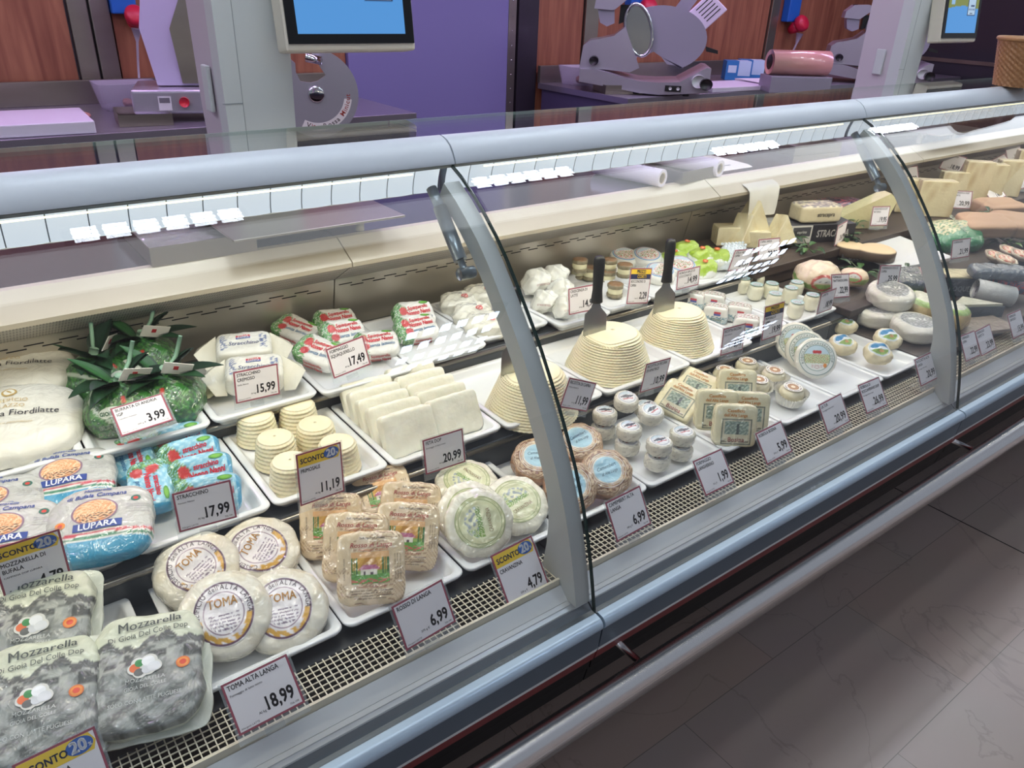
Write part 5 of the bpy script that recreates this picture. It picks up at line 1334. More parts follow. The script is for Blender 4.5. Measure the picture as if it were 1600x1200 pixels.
BC = [((1.4288,1.5382,0.79), 'top of the pair at the back left'), ((1.4599,1.5749,0.754), 'bottom of the pair at the back left'), ((1.4816,1.5488,0.754), 'behind the spatula handle'), ((1.5146,1.5066,0.784), 'top at the back right of the spatula handle'),
      ((1.5041,1.4969,0.754), 'under the top one right of the spatula handle'), ((1.5217,1.4509,0.784), 'raised, left of the navy-header card'), ((1.4453,1.4062,0.754), 'foremost, low beside the navy-header card')]
for p, lb in BC: bocc.put(p, 0, 0, 0, 'brown and white filled cheese roll, ' + lb)
# round packs with floral labels -------------------------------------------
def b_coc():
    mb = MB()
    top = superq(mb, 0.048, 0.048, 0.019, k=3.4, disc=True, N=22, amp=0.0012, freq=80, seed=161, colfn=lambda q, P: paint(len(q), '#e2e1d8'))
    def lab(r, a, u, v):
        c = paint(len(r), '#e9e9e4'); put(c, np.abs(r - 0.93) < 0.04, '#6a93b8'); put(c, np.abs(r - 0.80) < 0.02, '#c8555a'); m = (r < 0.72)
        put(c, m & (smoothn(u * 3, v * 3, 2.4, 3) > 0.58) & (v < 0.2), '#5f9a4c'); put(c, m & (smoothn(u * 4, v * 4, 2.4, 8) > 0.68), '#c63c44'); put(c, m & (v > 0.35), '#c2d2dd'); return c
    disc_patch(mb, 0, 0, 0.041, 0.041, lab, 1, 0.0005, top, 22, 48)
    ring_text(mb, 'ROBIOLA BALZI DI COCCONATO', 0.0315, R_(200), 0.0070, 1, lin('#4d6d94'), 0.0010, top, sx=0.95, bold=0.01)
    return mb.build('round_pack', [M_film, M_print])
coc = Kind(b_coc, 'cheese', 'round packs with floral labels')
coc.put((1.6644,1.5927,0.775), -30, 12, 10, 'round pack with floral label, back left of four')
coc.put((1.7115,1.5468,0.78), -32, 14, 30, 'round pack with floral label, back right of four')
coc.put((1.733,1.4286,0.78), -36, 16, -10, 'round pack with floral label, right, above the 14,99 card')
coc.put((1.653,1.4371,0.772), -34, 14, 60, 'round pack with floral label, front, partly behind the spatula')
# white pouches with lime green tops ------------------------------------------
def b_lime():
    mb = MB()
    def col(q, P):
        c = paint(len(q), '#e3e4dd'); put(c, q[:, 2] > 0.30 + 0.2 * np.sin(q[:, 0] * 5), '#9fbe2e'); put(c, (q[:, 2] > 0.75) & (smoothn(q[:, 0] * 3, q[:, 1] * 3, 2, 3) > 0.6), '#b9d24a'); return c
    def warp(P, q):
        s = 1 - 0.5 * np.clip(q[:, 2], 0, 1); P[:, 1] *= s; return P
    superq(mb, 0.042, 0.036, 0.032, k=3.0, N=24, amp=0.0034, freq=60, seed=171, colfn=col, warp=warp)
    disc_patch(mb, 0, 0, 0.008, 0.008, lambda r, a, u, v: np.where((r > 0.5)[:, None], np.array(lin('#d8542e')), np.array(lin('#e8b070'))), 1, 0.0352, None, 6, 18)
    return mb.build('lime_top_pouch', [M_film, M_print])
lime = Kind(b_lime, 'cheese pouch', 'white pouches with lime green tops')
lime.put((1.8296,1.5,0.796), -20, 12, 0, 'lime green topped pouch, back left of its group')
lime.put((1.8318,1.4396,0.792), -30, 16, 20, 'lime green topped pouch in the middle of its group')
lime.put((1.8791,1.4183,0.786), -50, 14, 0, 'lime green topped pouch, right of the middle one')
lime.put((1.7752,1.494,0.774), -30, 8, -20, 'lime green topped pouch, front left behind the round packs')
lime.put((1.8028,1.4002,0.768), -34, 20, 10, 'lime green topped pouch, lowest at the front')
def b_bub():
    mb = MB(); rs = random.Random(4)
    superq(mb, 0.040, 0.030, 0.018, k=3.2, N=14, amp=0.002, freq=70, seed=175, colfn=lambda q, P: paint(len(q), '#dfe6ea'))
    for i in range(7):
        for j in range(5):
            x = -0.033 + i * 0.011 + (j % 2) * 0.0055; y = -0.023 + j * 0.0115
            r = 0.0052; th = np.linspace(0, 2 * PI, 10, endpoint=False); V = []
            for ph in (0, 0.5, 1.0, 1.45): V += [(x + r * math.cos(a) * math.cos(ph), y + r * math.sin(a) * math.cos(ph), 0.0155 + r * math.sin(ph)) for a in th]
            mb.add(V, grid_faces(4, 10, cv=True) + [tuple(30 + k for k in range(10))], 0, lin('#e6edf2'))
    return mb.build('dimpled_white_pack', M_film)
bub = Kind(b_bub, 'cheese pack', 'dimpled white packs')
bub.put((1.8955,1.4009,0.78), -40, 22, 0, 'dimpled white pack behind the 21,99 card, left one')
bub.put((1.9814,1.4316,0.786), -40, 26, 10, 'dimpled white pack behind the 21,99 card, right one')
# white packs with green landscape print --------------------------------------
def b_nord():
    mb = MB()
    def col(q, P):
        c = paint(len(q), '#e4e3dc'); u, v, w = q[:, 0], q[:, 1], q[:, 2]
        m = (w > 0.4) & (np.abs(v) < 0.7); put(c, m & (smoothn(u * 3, v * 4, 2.3, 3) > 0.55), '#5b7d5e'); put(c, m & (smoothn(u * 4, v * 3, 2.3, 8) > 0.72), '#c27a84')
        m = (v < -0.6) & (w < -0.1); put(c, m & (smoothn(u * 4, w * 4, 2.0, 5) > 0.5), '#5f8fa0'); return c
    superq(mb, 0.036, 0.026, 0.024, k=7, N=22, amp=0.0012, freq=70, seed=181, colfn=col, taper=0.12)
    patch(mb, -0.003, 0.015, 0.002, 0.013, 4, 4, lambda u, v: np.where((v[:, None] > 0.5), np.array(lin('#c8474a')), np.array(lin('#4a62a8'))), 1, 0, tr=lambda p: (p[0], -0.0262, p[1]))
    text(mb, 'Primosale', 0.004, -0.012, 0.0095, 1, lin('#39604a'), 0.0, 'c', 0.02, 0.8, shear=0.2, tr=lambda p: (p[0], -0.0268, p[1]))
    return mb.build('cheese_pack', [M_filmc, M_print])
nord = Kind(b_nord, 'cheese pack', 'white packs with green landscape print')
nord.put((1.6853,1.3265,0.722), -62, 0, 0, 'white pack with green print, leftmost behind the ricotta')
nord.put((1.7271,1.2887,0.722), -60, 0, 0, 'white pack with green print, second from left at the back')
nord.put((1.6544,1.2194,0.724), -56, 0, 0, 'white pack with green print, in the middle of its tray')
nord.put((1.7183,1.1908,0.722), -56, 0, 0, 'white pack with green print, behind the foremost one')
nord.put((1.6601,1.1199,0.724), -52, 0, 0, 'white pack with green print, foremost, between two price cards')
# small clear-wrapped cylinders -------------------------------------------------
def b_cyl():
    mb = MB()
    superq(mb, 0.0225, 0.0225, 0.024, k=3.8, disc=True, N=14, amp=0.0010, freq=120, seed=191, colfn=lambda q, P: paint(len(q), '#e3dfc4'))
    def lab(r, a, u, v):
        c = paint(len(r), '#dfe4e2'); put(c, (r < 0.85) & (smoothn(u * 2, v * 2, 2, 4) > 0.5), '#5f8f95'); put(c, (r < 0.6) & (smoothn(u * 3, v * 3, 2.4, 7) > 0.65), '#a45f5f'); put(c, r > 0.9, '#7fa59a'); return c
    disc_patch(mb, 0, 0, 0.019, 0.017, lab, 1, 0.0249, None, 14, 32)
    return mb.build('small_cylinder_cheese', [M_film, M_print])
cyl = Kind(b_cyl, 'cheese', 'small clear-wrapped cheese cylinders')
for p, lb in (((1.909,1.3267,0.722), 'leftmost at the back'), ((1.966,1.3189,0.726), 'backmost under shiny film'), ((1.8965,1.27,0.722), 'in the left of the middle row'), ((1.9464,1.252,0.722), 'in the centre of the middle row'),
              ((1.8765,1.1901,0.724), 'in front of the centre one'), ((1.9589,1.194,0.724), 'right of the centre'), ((2.0123,1.2117,0.726), 'backmost right, beside the wrapped ball'), ((1.8701,1.1127,0.724), 'foremost right of the navy-header card'), ((1.9674,1.1279,0.722), 'rightmost beside the tilted 18,99 card')):
    cyl.put(p, -40, 4, 0, 'small clear-wrapped cheese cylinder, ' + lb)
# ball in printed paper ------------------------------------------------------------
def b_ball():
    mb = MB()
    def col(q, P):
        u, v, w = q[:, 0], q[:, 1], q[:, 2]; c = paint(len(q), '#e0c9ab'); r = np.hypot(u * 1.1, (w - 0.25) * 1.1)
        m = v < 0.35; put(c, m & (w < 0.15) & (w > -0.35 - 0.2 * u), '#86a85c'); put(c, m & (np.abs(r - 0.52) < 0.07), '#c3544a'); put(c, m & (r < 0.45) & (w > 0.3), '#dcdcd6')
        put(c, m & (r < 0.4) & (w < 0.2), '#8fb060'); put(c, m & (r < 0.30) & (np.abs(w - 0.36) < 0.06) & (hashn(u, w, (14, 9)) > 0.4), '#454048'); return c
    superq(mb, 0.072, 0.058, 0.046, k=2.3, N=26, amp=0.0040, freq=44, seed=201, colfn=col)
    return mb.build('paper_wrapped_ball', M_film)
ball = Kind(b_ball, 'cheese', 'balls in green and red printed paper')
ball.put((2.105, 1.205, 0.752), -36, 18, 0, 'large cheese ball in green and red printed paper behind the cylinders')
ball.put((2.215, 1.150, 0.746), -60, 0, 0, 'smaller cheese ball in printed paper behind the 22,99 card', 0.62)
# white wheels with grey labels --------------------------------------------------
def b_whl():
    mb = MB()
    top = superq(mb, 0.068, 0.068, 0.026, k=4.2, disc=True, N=22, amp=0.0016, freq=60, seed=211, colfn=lambda q, P: paint(len(q), '#ddd8c9'))
    def lab(r, a, u, v):
        c = paint(len(r), '#6f7072'); put(c, r > 0.93, '#d9d6cc'); put(c, (r < 0.9) & (smoothn(u * 2, v * 2, 2.2, 3) > 0.7), '#a6a7a6'); put(c, (np.abs(v - 0.1) < 0.12) & (np.abs(u) < 0.5) & (hashn(u, v, (9, 4)) > 0.4), '#d0d0cc'); return c
    disc_patch(mb, 0, 0, 0.050, 0.050, lab, 1, 0.0006, top, 18, 44)
    return mb.build('white_cheese_wheel', [M_film, M_film])
whl = Kind(b_whl, 'cheese wheel', 'white wheels with grey top labels')
WHL = [((2.1556,1.0277,0.676), 0, 'white cheese wheel with grey label, bottom left under the perched one'), ((2.1657,0.9077,0.676), 6, 'white cheese wheel with grey label, right, beside the second glass arm'), ((2.2085,1.0215,0.728), 10, 'white cheese wheel with grey label perched on top of the others')]
for p, tl, lb in WHL: whl.put(p, -45, tl, 0, lb)
def b_gold():
    mb = MB()
    def col(q, P):
        c = paint(len(q), '#d3b678'); put(c, q[:, 2] > 0.62, '#a9c46a'); put(c, q[:, 2] > 0.9, '#dcd8c0'); return c
    superq(mb, 0.058, 0.058, 0.040, k=2.8, disc=True, N=20, amp=0.003, freq=60, seed=221, colfn=col)
    return mb.build('round_cheese', M_film)
gold = Kind(b_gold, 'cheese', 'golden rounds with leafy green tops')
gold.put((2.2961,0.9651,0.692), 0, 10, 0, 'golden round cheese with green top, behind the second glass arm')
gold.put((2.3322,1.0577,0.7), 20, 6, 0, 'golden round cheese with green top, peeping out behind the perched wheel')
gold.put((2.3197,0.8903,0.686), 20, 6, 0, 'golden round cheese with green top, right of the second glass edge')

# wedges -----------------------------------------------------------------------------
def wedge(name, pts, hgt, c1, c2, matl, amp=0.0012, seed=1, holes=0):
    """cut cheese: rounded polygon prism with a slightly rough face"""
    def b():
        mb = MB(); n = 7; rings = []
        P = np.array(pts, float)
        def ringat(sc, z):
            cen = P.mean(0); out = []
            for i in range(len(P)):
                a = P[i]; bb = P[(i + 1) % len(P)]
                for t in np.linspace(0, 1, 6, endpoint=False): out.append(a + (bb - a) * t)
            O = np.array(out); O = cen + (O - cen) * sc
            return np.column_stack([O, np.full(len(O), z)])
        for sc, z in ((0.93, 0), (0.985, 0.002), (1.0, 0.006), (1.0, hgt * 0.3), (1.0, hgt * 0.6), (1.0, hgt - 0.006), (0.985, hgt - 0.002), (0.93, hgt)):
            r = ringat(sc, z); cr = crumple(r, amp, 55, seed); r[:, :2] += (r[:, :2] - P.mean(0)) * (cr / 0.05)[:, None]; rings.append(r)
        V = np.concatenate(rings); cc = paint(len(V), c1)
        put(cc, smoothn(V[:, 0] * 40, V[:, 2] * 40 + V[:, 1] * 30, 1.7, seed) > 0.68, c2)
        k = len(rings[0]); F = [(i * k + j, i * k + (j + 1) % k, (i + 1) * k + (j + 1) % k, (i + 1) * k + j) for i in range(len(rings) - 1) for j in range(k)]
        F += [tuple(range(k))[::-1], tuple((len(rings) - 1) * k + j for j in range(k))]
        mb.add(V, F, 0, cc, False)
        return mb.build(name, matl)
    return b
tri = [(-0.055, -0.035), (0.055, -0.035), (0.0, 0.06)]
sar = Kind(wedge('cheese_wedge', [(-0.045, -0.03), (0.05, -0.03), (0.048, 0.03), (-0.043, 0.03)], 0.060, '#e8dcb4', '#dccb9c', M_filmc, seed=3), 'cheese wedge', 'pale goat cheese pieces')
trk = Kind(lambda: wedge('cheese_wedge', [(-0.040, -0.0), (0.046, 0.004), (0.006, 0.085)], 0.060, '#e8dcb4', '#dccb9c', M_filmc, seed=5)(), 'cheese wedge', 'pale goat cheese wedges')
trk.put((2.1561,1.5364,0.8), -25, 86, 0, 'tall pale cheese wedge standing point-up at the back of the pile', 1.35)
trk.put((2.1034,1.5242,0.776), -5, 82, 0, 'pale cheese wedge leaning in front of the tall one', 1.15)
trk.put((2.2085,1.4536,0.774), -20, 80, 0, 'pale cheese wedge standing behind the 28,99 card', 1.15)
sar.put((2.0724,1.5334,0.774), -30, 0, 0, 'pale cheese block at the left of the wedge pile')
sar.put((2.1284,1.4678,0.774), -35, 0, 0, 'pale cheese block low in the middle of the wedge pile', 0.9)
hol = Kind(wedge('cheese_slab', [(-0.060, -0.025), (0.060, -0.025), (0.058, 0.025), (-0.058, 0.025)], 0.15, '#e8dab0', '#cdb684', M_filmc, seed=9), 'cheese slab', 'upright slabs of hard cheese')
HB = 0.773
hol.put((3.09,1.3663,0.773), -42, 0, 0, 'upright slab of freckled hard cheese right of the second glass arm', (1.15, 1, 0.90))
hol.put((3.0625,1.4473,0.773), -42, 0, 0, 'upright slab of pale cheese glimpsed behind the second glass arm', (0.9, 1, 0.85))
hol.put((3.3511,1.4244,0.773), -45, -4, 0, 'upright cheese slab in clear film under the tilted 18,99 card', (0.85, 1, 0.86))
hol.put((3.4325,1.3792,0.773), -45, 0, 0, 'tallest upright cheese slab in shiny film', (0.9, 1, 1.15))
hol.put((3.5727,1.3752,0.773), -45, 0, 0, 'upright cheese slab right of the tallest one', (0.85, 1, 1.0))
hol.put((3.7384,1.3738,0.773), -45, 0, 0, 'upright cheese slab below the rotated 17,99 card', (0.9, 1, 1.0))
hol.put((3.9369,1.3873,0.773), -45, 0, 0, 'upright cheese slab at the right edge', (0.9, 1, 1.15))
# carton with cheese on top
def b_carton():
    r = bpy.data.objects.new('open_carton', None); C.objects.link(r); r.empty_display_size = 0.02
    mb = MB(); box(mb, -0.11, 0.11, -0.055, 0.055, 0.0, 0.052, 0, lin('#4b4a4e')); box(mb, -0.1105, -0.040, -0.056, -0.0552, 0.0, 0.052, 0, lin('#d5d2c9'))
    box(mb, -0.105, -0.045, -0.0566, -0.0561, 0.020, 0.047, 0, lin('#4a4a4d')); box(mb, -0.0395, 0.110, -0.0562, -0.0553, 0.0, 0.052, 0, lin('#2b2a2e'))
    text(mb, 'STRACAPRA', 0.033, 0.016, 0.0290, 0, lin('#e2e0da'), 0, 'c', 0.03, 0.70, shear=0.1, tr=lambda p: (p[0], -0.0568, p[1]))
    text(mb, 'caprino', -0.075, 0.029, 0.0120, 0, lin('#e2e0da'), 0, 'c', 0.04, 0.9, tr=lambda p: (p[0], -0.0572, p[1]))
    mb.build('carton_body', M_print, r)
    mb = MB(); V = [(-0.11, -0.055, 0.052), (-0.11, 0.055, 0.052), (-0.19, 0.07, 0.048), (-0.18, -0.03, 0.020)]
    mb.add(V + [(x, y, z - 0.002) for x, y, z in V], [(0, 1, 2, 3), (7, 6, 5, 4), (0, 3, 7, 4), (3, 2, 6, 7), (2, 1, 5, 6), (1, 0, 4, 5)], 0, lin('#d9d6cf'), False); mb.build('flap', M_print, r)
    return r
ct = b_carton(); ct.scale = (1.12, 1, 1.15); ct.location = (2.395, 1.425, 0.773); ct.rotation_euler = (0, 0, R_(-22))
tag(ct, 'black and white carton with large white lettering on its front', 'carton')
mb = MB(); top = superq(mb, 0.080, 0.045, 0.030, k=7, N=20, amp=0.0012, freq=60, seed=231, colfn=lambda q, P: np.where((q[:, 2:3] > 0.8) & (hashn(q[:, 0], q[:, 1], (9, 5))[:, None] > 0.5), np.array(lin('#8b8078')), np.array(lin('#e0d2ac'))))
text(mb, 'stracapra', 0.01, -0.006, 0.02, 1, lin('#4b4440'), 0, 'c', 0.02, 0.9, tr=lambda p: (p[0], -0.0462, p[1]))
tag(mb.build('cheese_block', [M_filmc, M_print], None, (2.385, 1.425, 0.865), (0, 0, R_(-22))), 'rectangular cheese block lying on the black and white carton', 'cheese block')
mb = MB(); superq(mb, 0.10, 0.06, 0.035, k=4, N=24, amp=0.003, freq=60, seed=235, colfn=lambda q, P: np.where((smoothn(q[:, 0] * 5, q[:, 1] * 5 + q[:, 2] * 3, 2.6, 3) > 0.6)[:, None], np.array(lin('#b4525c')), np.array(lin('#2c3350'))))
tag(mb.build('foil_wrapped_cheese', M_film, None, (2.72, 1.535, 0.81), (0, 0, R_(-20))), 'dark blue and red foil-wrapped cheese behind the carton', 'cheese')
mb = MB(); prism(mb, [(-0.13, 0), (0.10, 0), (0.13, 0.10), (0.10, 0.125), (-0.06, 0.05)], -0.03, 0.03, 0, lin('#ddd3a0'), M=Matrix.Rotation(R_(90), 4, 'X'))
tag(mb.build('cheese_wedge', M_filmc, None, (2.66, 1.43, 0.774), (0, 0, R_(-28))), 'long blue-veined cheese wedge in a clear bag behind the 19,95 card', 'cheese wedge')
# white boards
mb = MB(); box(mb, -0.15, 0.15, -0.11, 0.11, 0, 0.014, bev=0.004)
tag(mb.build('serving_board', M_porc, None, (2.60, 1.22, 0.735), (R_(4), 0, R_(-8))), 'empty white serving board behind the second glass arm', 'board')
# log with leaves and name strip
mb = MB(); lathe(mb, [(0.045, 0.0), (0.05, 0.004), (0.05, 0.030), (0.046, 0.034), (0.02, 0.035)], 40, 0, lambda V: np.where((V[:, 2] > 0.031)[:, None], np.array(lin('#dcc19a')), np.array(lin('#5b4a3c'))), radf=lambda th: 1 + 0.06 * np.sin(th * 3))
k0 = mb.build('rind_cheese', M_cheeset); k0.location = (2.4216,1.2881,0.745); tag(k0, 'halved dark rind cheese with pale top, left one on the leafy step', 'cheese', 'dark rind cheeses with pale tops')
k1 = k0.copy(); C.objects.link(k1); k1.location = (2.4622,1.2242,0.745); k1.scale = (1.3, 1.2, 1); k1['label'] = 'halved dark rind cheese with pale top, right one beside the white board'
mb = MB(); box(mb, -0.075, 0.075, -0.001, 0.001, 0, 0.022, 0, lin('#2c2a28')); text(mb, 'DOLCECAPRA', 0, 0.005, 0.018, 0, lin('#cfcac0'), 0, 'c', 0.03, 0.9, tr=lambda p: (p[0], -0.0016, p[1]))
tag(mb.build('name_strip', M_print, None, (2.4239,1.2356,0.735), (R_(-15), 0, R_(-40))), 'dark name strip with white capitals below the dark rind cheeses', 'sign')
# leafy sprigs
def b_sprig():
    mb = MB(); rs = random.Random(7)
    for k in range(14):
        a = rs.uniform(0, 2 * PI); rr = rs.uniform(0, 0.035)
        leaf_into(mb, (rr * math.cos(a), rr * math.sin(a), 0.004 + rs.uniform(0, 0.022)), (math.cos(a), math.sin(a), rs.uniform(0.1, 0.7)), rs.uniform(0.028, 0.042), rs.uniform(0.007, 0.010), rs.uniform(0.2, 0.7), rs.choice(['#35512b', '#46663a', '#2c4526', '#587a45']), n=6)
    tube(mb, [(-0.03, 0, 0.004), (0, 0.004, 0.012), (0.035, -0.002, 0.022)], 0.0015, 5, 0, lin('#4c5a33'))
    return mb.build('leafy_sprig', M_leaf)
spr = Kind(b_sprig, 'sprig', 'green leafy sprigs among the cheeses')
for p, yw, sc, lb in (((2.2714,1.4258,0.776), 0, 1.2, 'green leafy sprig right of the 28,99 card'), ((2.2483,1.3403,0.772), 60, 1.2, 'green leafy sprig below the carton'), ((2.3958,1.3558,0.735), 120, 1.2, 'green leafy sprig above the 22,99 card'), ((2.4729,1.3421,0.776), 200, 1.1, 'green leafy sprig beside the sideways price card'),
                  ((2.6238,1.3987,0.79), 20, 0.9, 'green leafy sprig left of the 19,95 card'), ((2.3483,1.2037,0.716), 80, 1.3, 'green leafy sprig left of the 25,99 card'), ((2.4606,1.1066,0.716), 10, 1.1, 'green leafy sprig right of the 25,99 card'), ((2.395,1.3117,0.716), 310, 1.0, 'green leafy sprig between the wrapped ball and the name strip'),
                  ((3.2444,1.2066,0.78), 30, 1.1, 'green leafy sprig on the brown parcels'), ((3.1371,1.0952,0.72), 100, 1.3, 'green leafy sprig right of the green film bag'), ((3.2279,1.079,0.72), 220, 1.2, 'green leafy sprig at the right edge')):
    spr.put(p, yw, 0, 0, lb, sc)
# green film bag and brown parcels
mb = MB()
superq(mb, 0.105, 0.070, 0.036, k=3.2, N=30, amp=0.0055, freq=36, seed=241, colfn=lambda q, P: np.where((q[:, 1:2] < -0.0 + 0.3 * np.sin(q[:, 0:1] * 3)) | (smoothn(q[:, 0] * 3, q[:, 1] * 3, 2, 5)[:, None] > 0.62), np.array(lin('#2b7a4e')), np.array(lin('#c5bb92'))))
text(mb, 'GROVIERA', 0.0, 0.02, 0.020, 0, lin('#c9d6c0'), 0.040, 'c', 0.02, ang=-1.2)
tag(mb.build('film_bag', M_film, None, (2.93, 1.19, 0.757), (R_(30), 0, R_(-30))), 'crumpled green and clear film bag of cheese', 'cheese bag')
def b_parc():
    mb = MB(); superq(mb, 0.10, 0.06, 0.028, k=6, N=16, amp=0.004, freq=30, seed=251, colfn=lambda q, P: paint(len(q), '#b7957a')); return mb.build('paper_parcel', M_paper)
par = Kind(b_parc, 'parcel', 'brown paper parcels')
par.put((3.0792,1.1581,0.785), -30, 14, 0, 'brown paper parcel behind the green film bag')
par.put((3.1962,1.0911,0.785), -50, 18, 0, 'brown paper parcel at the right edge')
par.put((3.3909,1.2448,0.79), -20, 6, 0, 'brown paper parcel in front of the pale slabs')
# shells, blue packs, foil wedge, log, blue cheese
def b_shell():
    r = bpy.data.objects.new('stuffed_cup', None); C.objects.link(r); r.empty_display_size = 0.02
    mb = MB(); lathe(mb, [(0.022, 0), (0.034, 0.012), (0.036, 0.020), (0.033, 0.020), (0.030, 0.014)], 28, 0, lin('#cfc2aa'), radf=lambda th: 1 + 0.05 * np.sin(th * 8)); mb.build('cup', M_filmc, r)
    mb = MB(); superq(mb, 0.026, 0.026, 0.008, k=2.5, N=10, amp=0.002, freq=120, seed=3, colfn=lambda q, P: np.where((smoothn(q[:, 0] * 3, q[:, 1] * 3, 2.3, 3) > 0.5)[:, None], np.array(lin('#c8553a')), np.array(lin('#dcc7a2')))); o = mb.build('filling', M_film, r); o.location = (0, 0, 0.018)
    return r
shl = Kind(b_shell, 'stuffed cup', 'little cups with orange-red filling')
for p, lb in (((2.8181,0.9988,0.742), 'leftmost'), ((2.9183,0.9967,0.744), 'second, at the back'), ((2.9069,0.9547,0.744), 'at the right edge'), ((2.7896,0.9549,0.746), 'in the middle')): shl.put(p, 0, 14, 0, 'little cup with orange-red filling, ' + lb)
def b_gb():
    mb = MB(); superq(mb, 0.055, 0.035, 0.020, k=4, N=16, amp=0.003, freq=60, seed=261, colfn=lambda q, P: paint(len(q), '#5a646e')); return mb.build('blue_grey_pack', M_film)
gb = Kind(b_gb, 'cheese pack', 'blue-grey film packs')
gb.put((2.6879,0.9636,0.735), -30, 10, 0, 'blue-grey film pack below the stuffed cups'); gb.put((2.7505,0.911,0.735), -40, 10, 0, 'blue-grey film pack at the right edge')
def b_dw():
    mb = MB()
    w = wedge('foil_wedge', [(-0.07, -0.04), (0.07, -0.035), (0.05, 0.06), (-0.06, 0.06)], 0.062, '#2b3440', '#39444f', M_film, seed=13)()
    return w
dw = b_dw(); dw.location = (2.6637,1.0188,0.647); dw.rotation_euler = (0, 0, R_(-35)); tag(dw, 'dark blue foil-wrapped cheese wedge right of the second glass edge', 'cheese wedge')
mb = MB(); prism(mb, [(-0.065, -0.035), (0.065, -0.03), (0.045, 0.055), (-0.055, 0.055)], 0.0, 0.004, 0, lin('#d8cfa8')); 
o = mb.build('cut_face', M_filmc, dw); o.location = (0, 0, 0.0625)
mb = MB(); text(mb, 'ROQUEFORT', 0.0, 0.0, 0.024, 0, lin('#aeb4b8'), 0, 'c', 0.02, 0.85, tr=lambda p: (p[0], -0.0435, p[1] + 0.022)); o = mb.build('lettering', M_print, dw)
mb = MB(); prism(mb, [(-0.10, -0.02), (0.09, -0.03), (0.0, 0.055)], 0, 0.035, 0, lin('#3c4a52')); prism(mb, [(-0.092, -0.017), (0.082, -0.026), (0.0, 0.048)], 0.0352, 0.043, 0, lin('#c9c8ae'))
tag(mb.build('blue_cheese_wedge', M_filmc, None, (2.4866,0.8956,0.65), (0, 0, R_(-25))), 'blue-veined wedge in dark foil lying on the front wooden step', 'cheese wedge')
mb = MB(); tube(mb, [(-0.06, 0, 0), (-0.056, 0, 0), (0.056, 0, 0), (0.06, 0, 0)], [0.030, 0.034, 0.034, 0.030], 24, 0, lin('#c3c3bd')); tag(mb.build('goat_cheese_log', M_film, None, (2.6628,0.9102,0.682), (0, R_(8), R_(-50))), 'silvery white cheese log right of the dark foil wedge', 'cheese log')
def b_red():
    mb = MB(); superq(mb, 0.05, 0.035, 0.022, k=4, N=18, amp=0.003, freq=60, seed=271, colfn=lambda q, P: np.where((smoothn(q[:, 0] * 3, q[:, 1] * 3, 2.3, 3) > 0.5)[:, None], np.array(lin('#b02a34')), np.array(lin('#34406a')))); return mb.build('red_blue_pack', M_film)
rb = Kind(b_red, 'cheese pack', 'red and blue printed packs')
rb.put((2.794,0.8951,0.69), -40, 24, 0, 'red and blue printed pack at the right edge'); rb.put((2.7716,0.9268,0.7), -20, 10, 0, 'red and blue printed pack behind the silvery log')
dk = bpy.data.objects; mb = MB(); superq(mb, 0.075, 0.05, 0.03, k=4, N=18, amp=0.003, freq=60, seed=281, colfn=lambda q, P: np.where((q[:, 0:1] > 0.2), np.array(lin('#8a1f28')), np.array(lin('#23303a'))))
tag(mb.build('dark_cheese_pack', M_film, None, (2.3544,1.0301,0.742), (R_(20), 0, R_(-40))), 'dark green and red film pack behind the second glass arm', 'cheese pack')
mb = MB(); box(mb, -0.10, 0.10, -0.05, 0.05, 0, 0.012, 0, lin('#8b7a68'), bev=0.003)
tag(mb.build('flat_board_cheese', M_filmc, None, (2.4094,0.8311,0.648), (0, 0, R_(-20))), 'thin brown board under the blue-veined wedge', 'board')

# ------------------------------------------------------------------ worktop things
def tray_steel(w, d, h, name='steel_tray'):
    mb = MB(); t = 0.0015
    box(mb, -w / 2, w / 2, -d / 2, d / 2, 0, t); 
    for sx in (-1, 1): box(mb, sx * w / 2 - t / 2, sx * w / 2 + t / 2, -d / 2, d / 2, 0, h)
    for sy in (-1, 1): box(mb, -w / 2, w / 2, sy * d / 2 - t / 2, sy * d / 2 + t / 2, 0, h)
    return mb
tt = thing('steel_tray', 'steel tray lined with crinkled clear film on the rear worktop', 'tray', (0.425, 1.72, 0.9875))
tray_steel(0.21, 0.30, 0.038).build('tray_pan', M_steel, tt)
mb = MB(); superq(mb, 0.100, 0.145, 0.006, k=8, N=26, amp=0.004, freq=60, seed=301, colfn=lambda q, P: paint(len(q), '#a99fa8')); o = mb.build('film_liner', mat('crinkled_film', '#b7afb6', 0.12, 0.0, coat=1, alpha=0.45, bump=(60, 1.0, 0.01)), tt); o.location = (0, 0, 0.016)
tag(tray_steel(0.20, 0.26, 0.035).build('steel_tray', M_steel, None, (1.93, 1.70, 0.9875), (0, 0, R_(6))), 'empty steel tray between the two paper rolls', 'tray')
tag(tray_steel(0.26, 0.24, 0.035).build('steel_tray', M_steel, None, (2.72, 1.78, 0.9875), (0, 0, R_(-6))), 'steel tray on the worktop behind the second glass arm', 'tray')
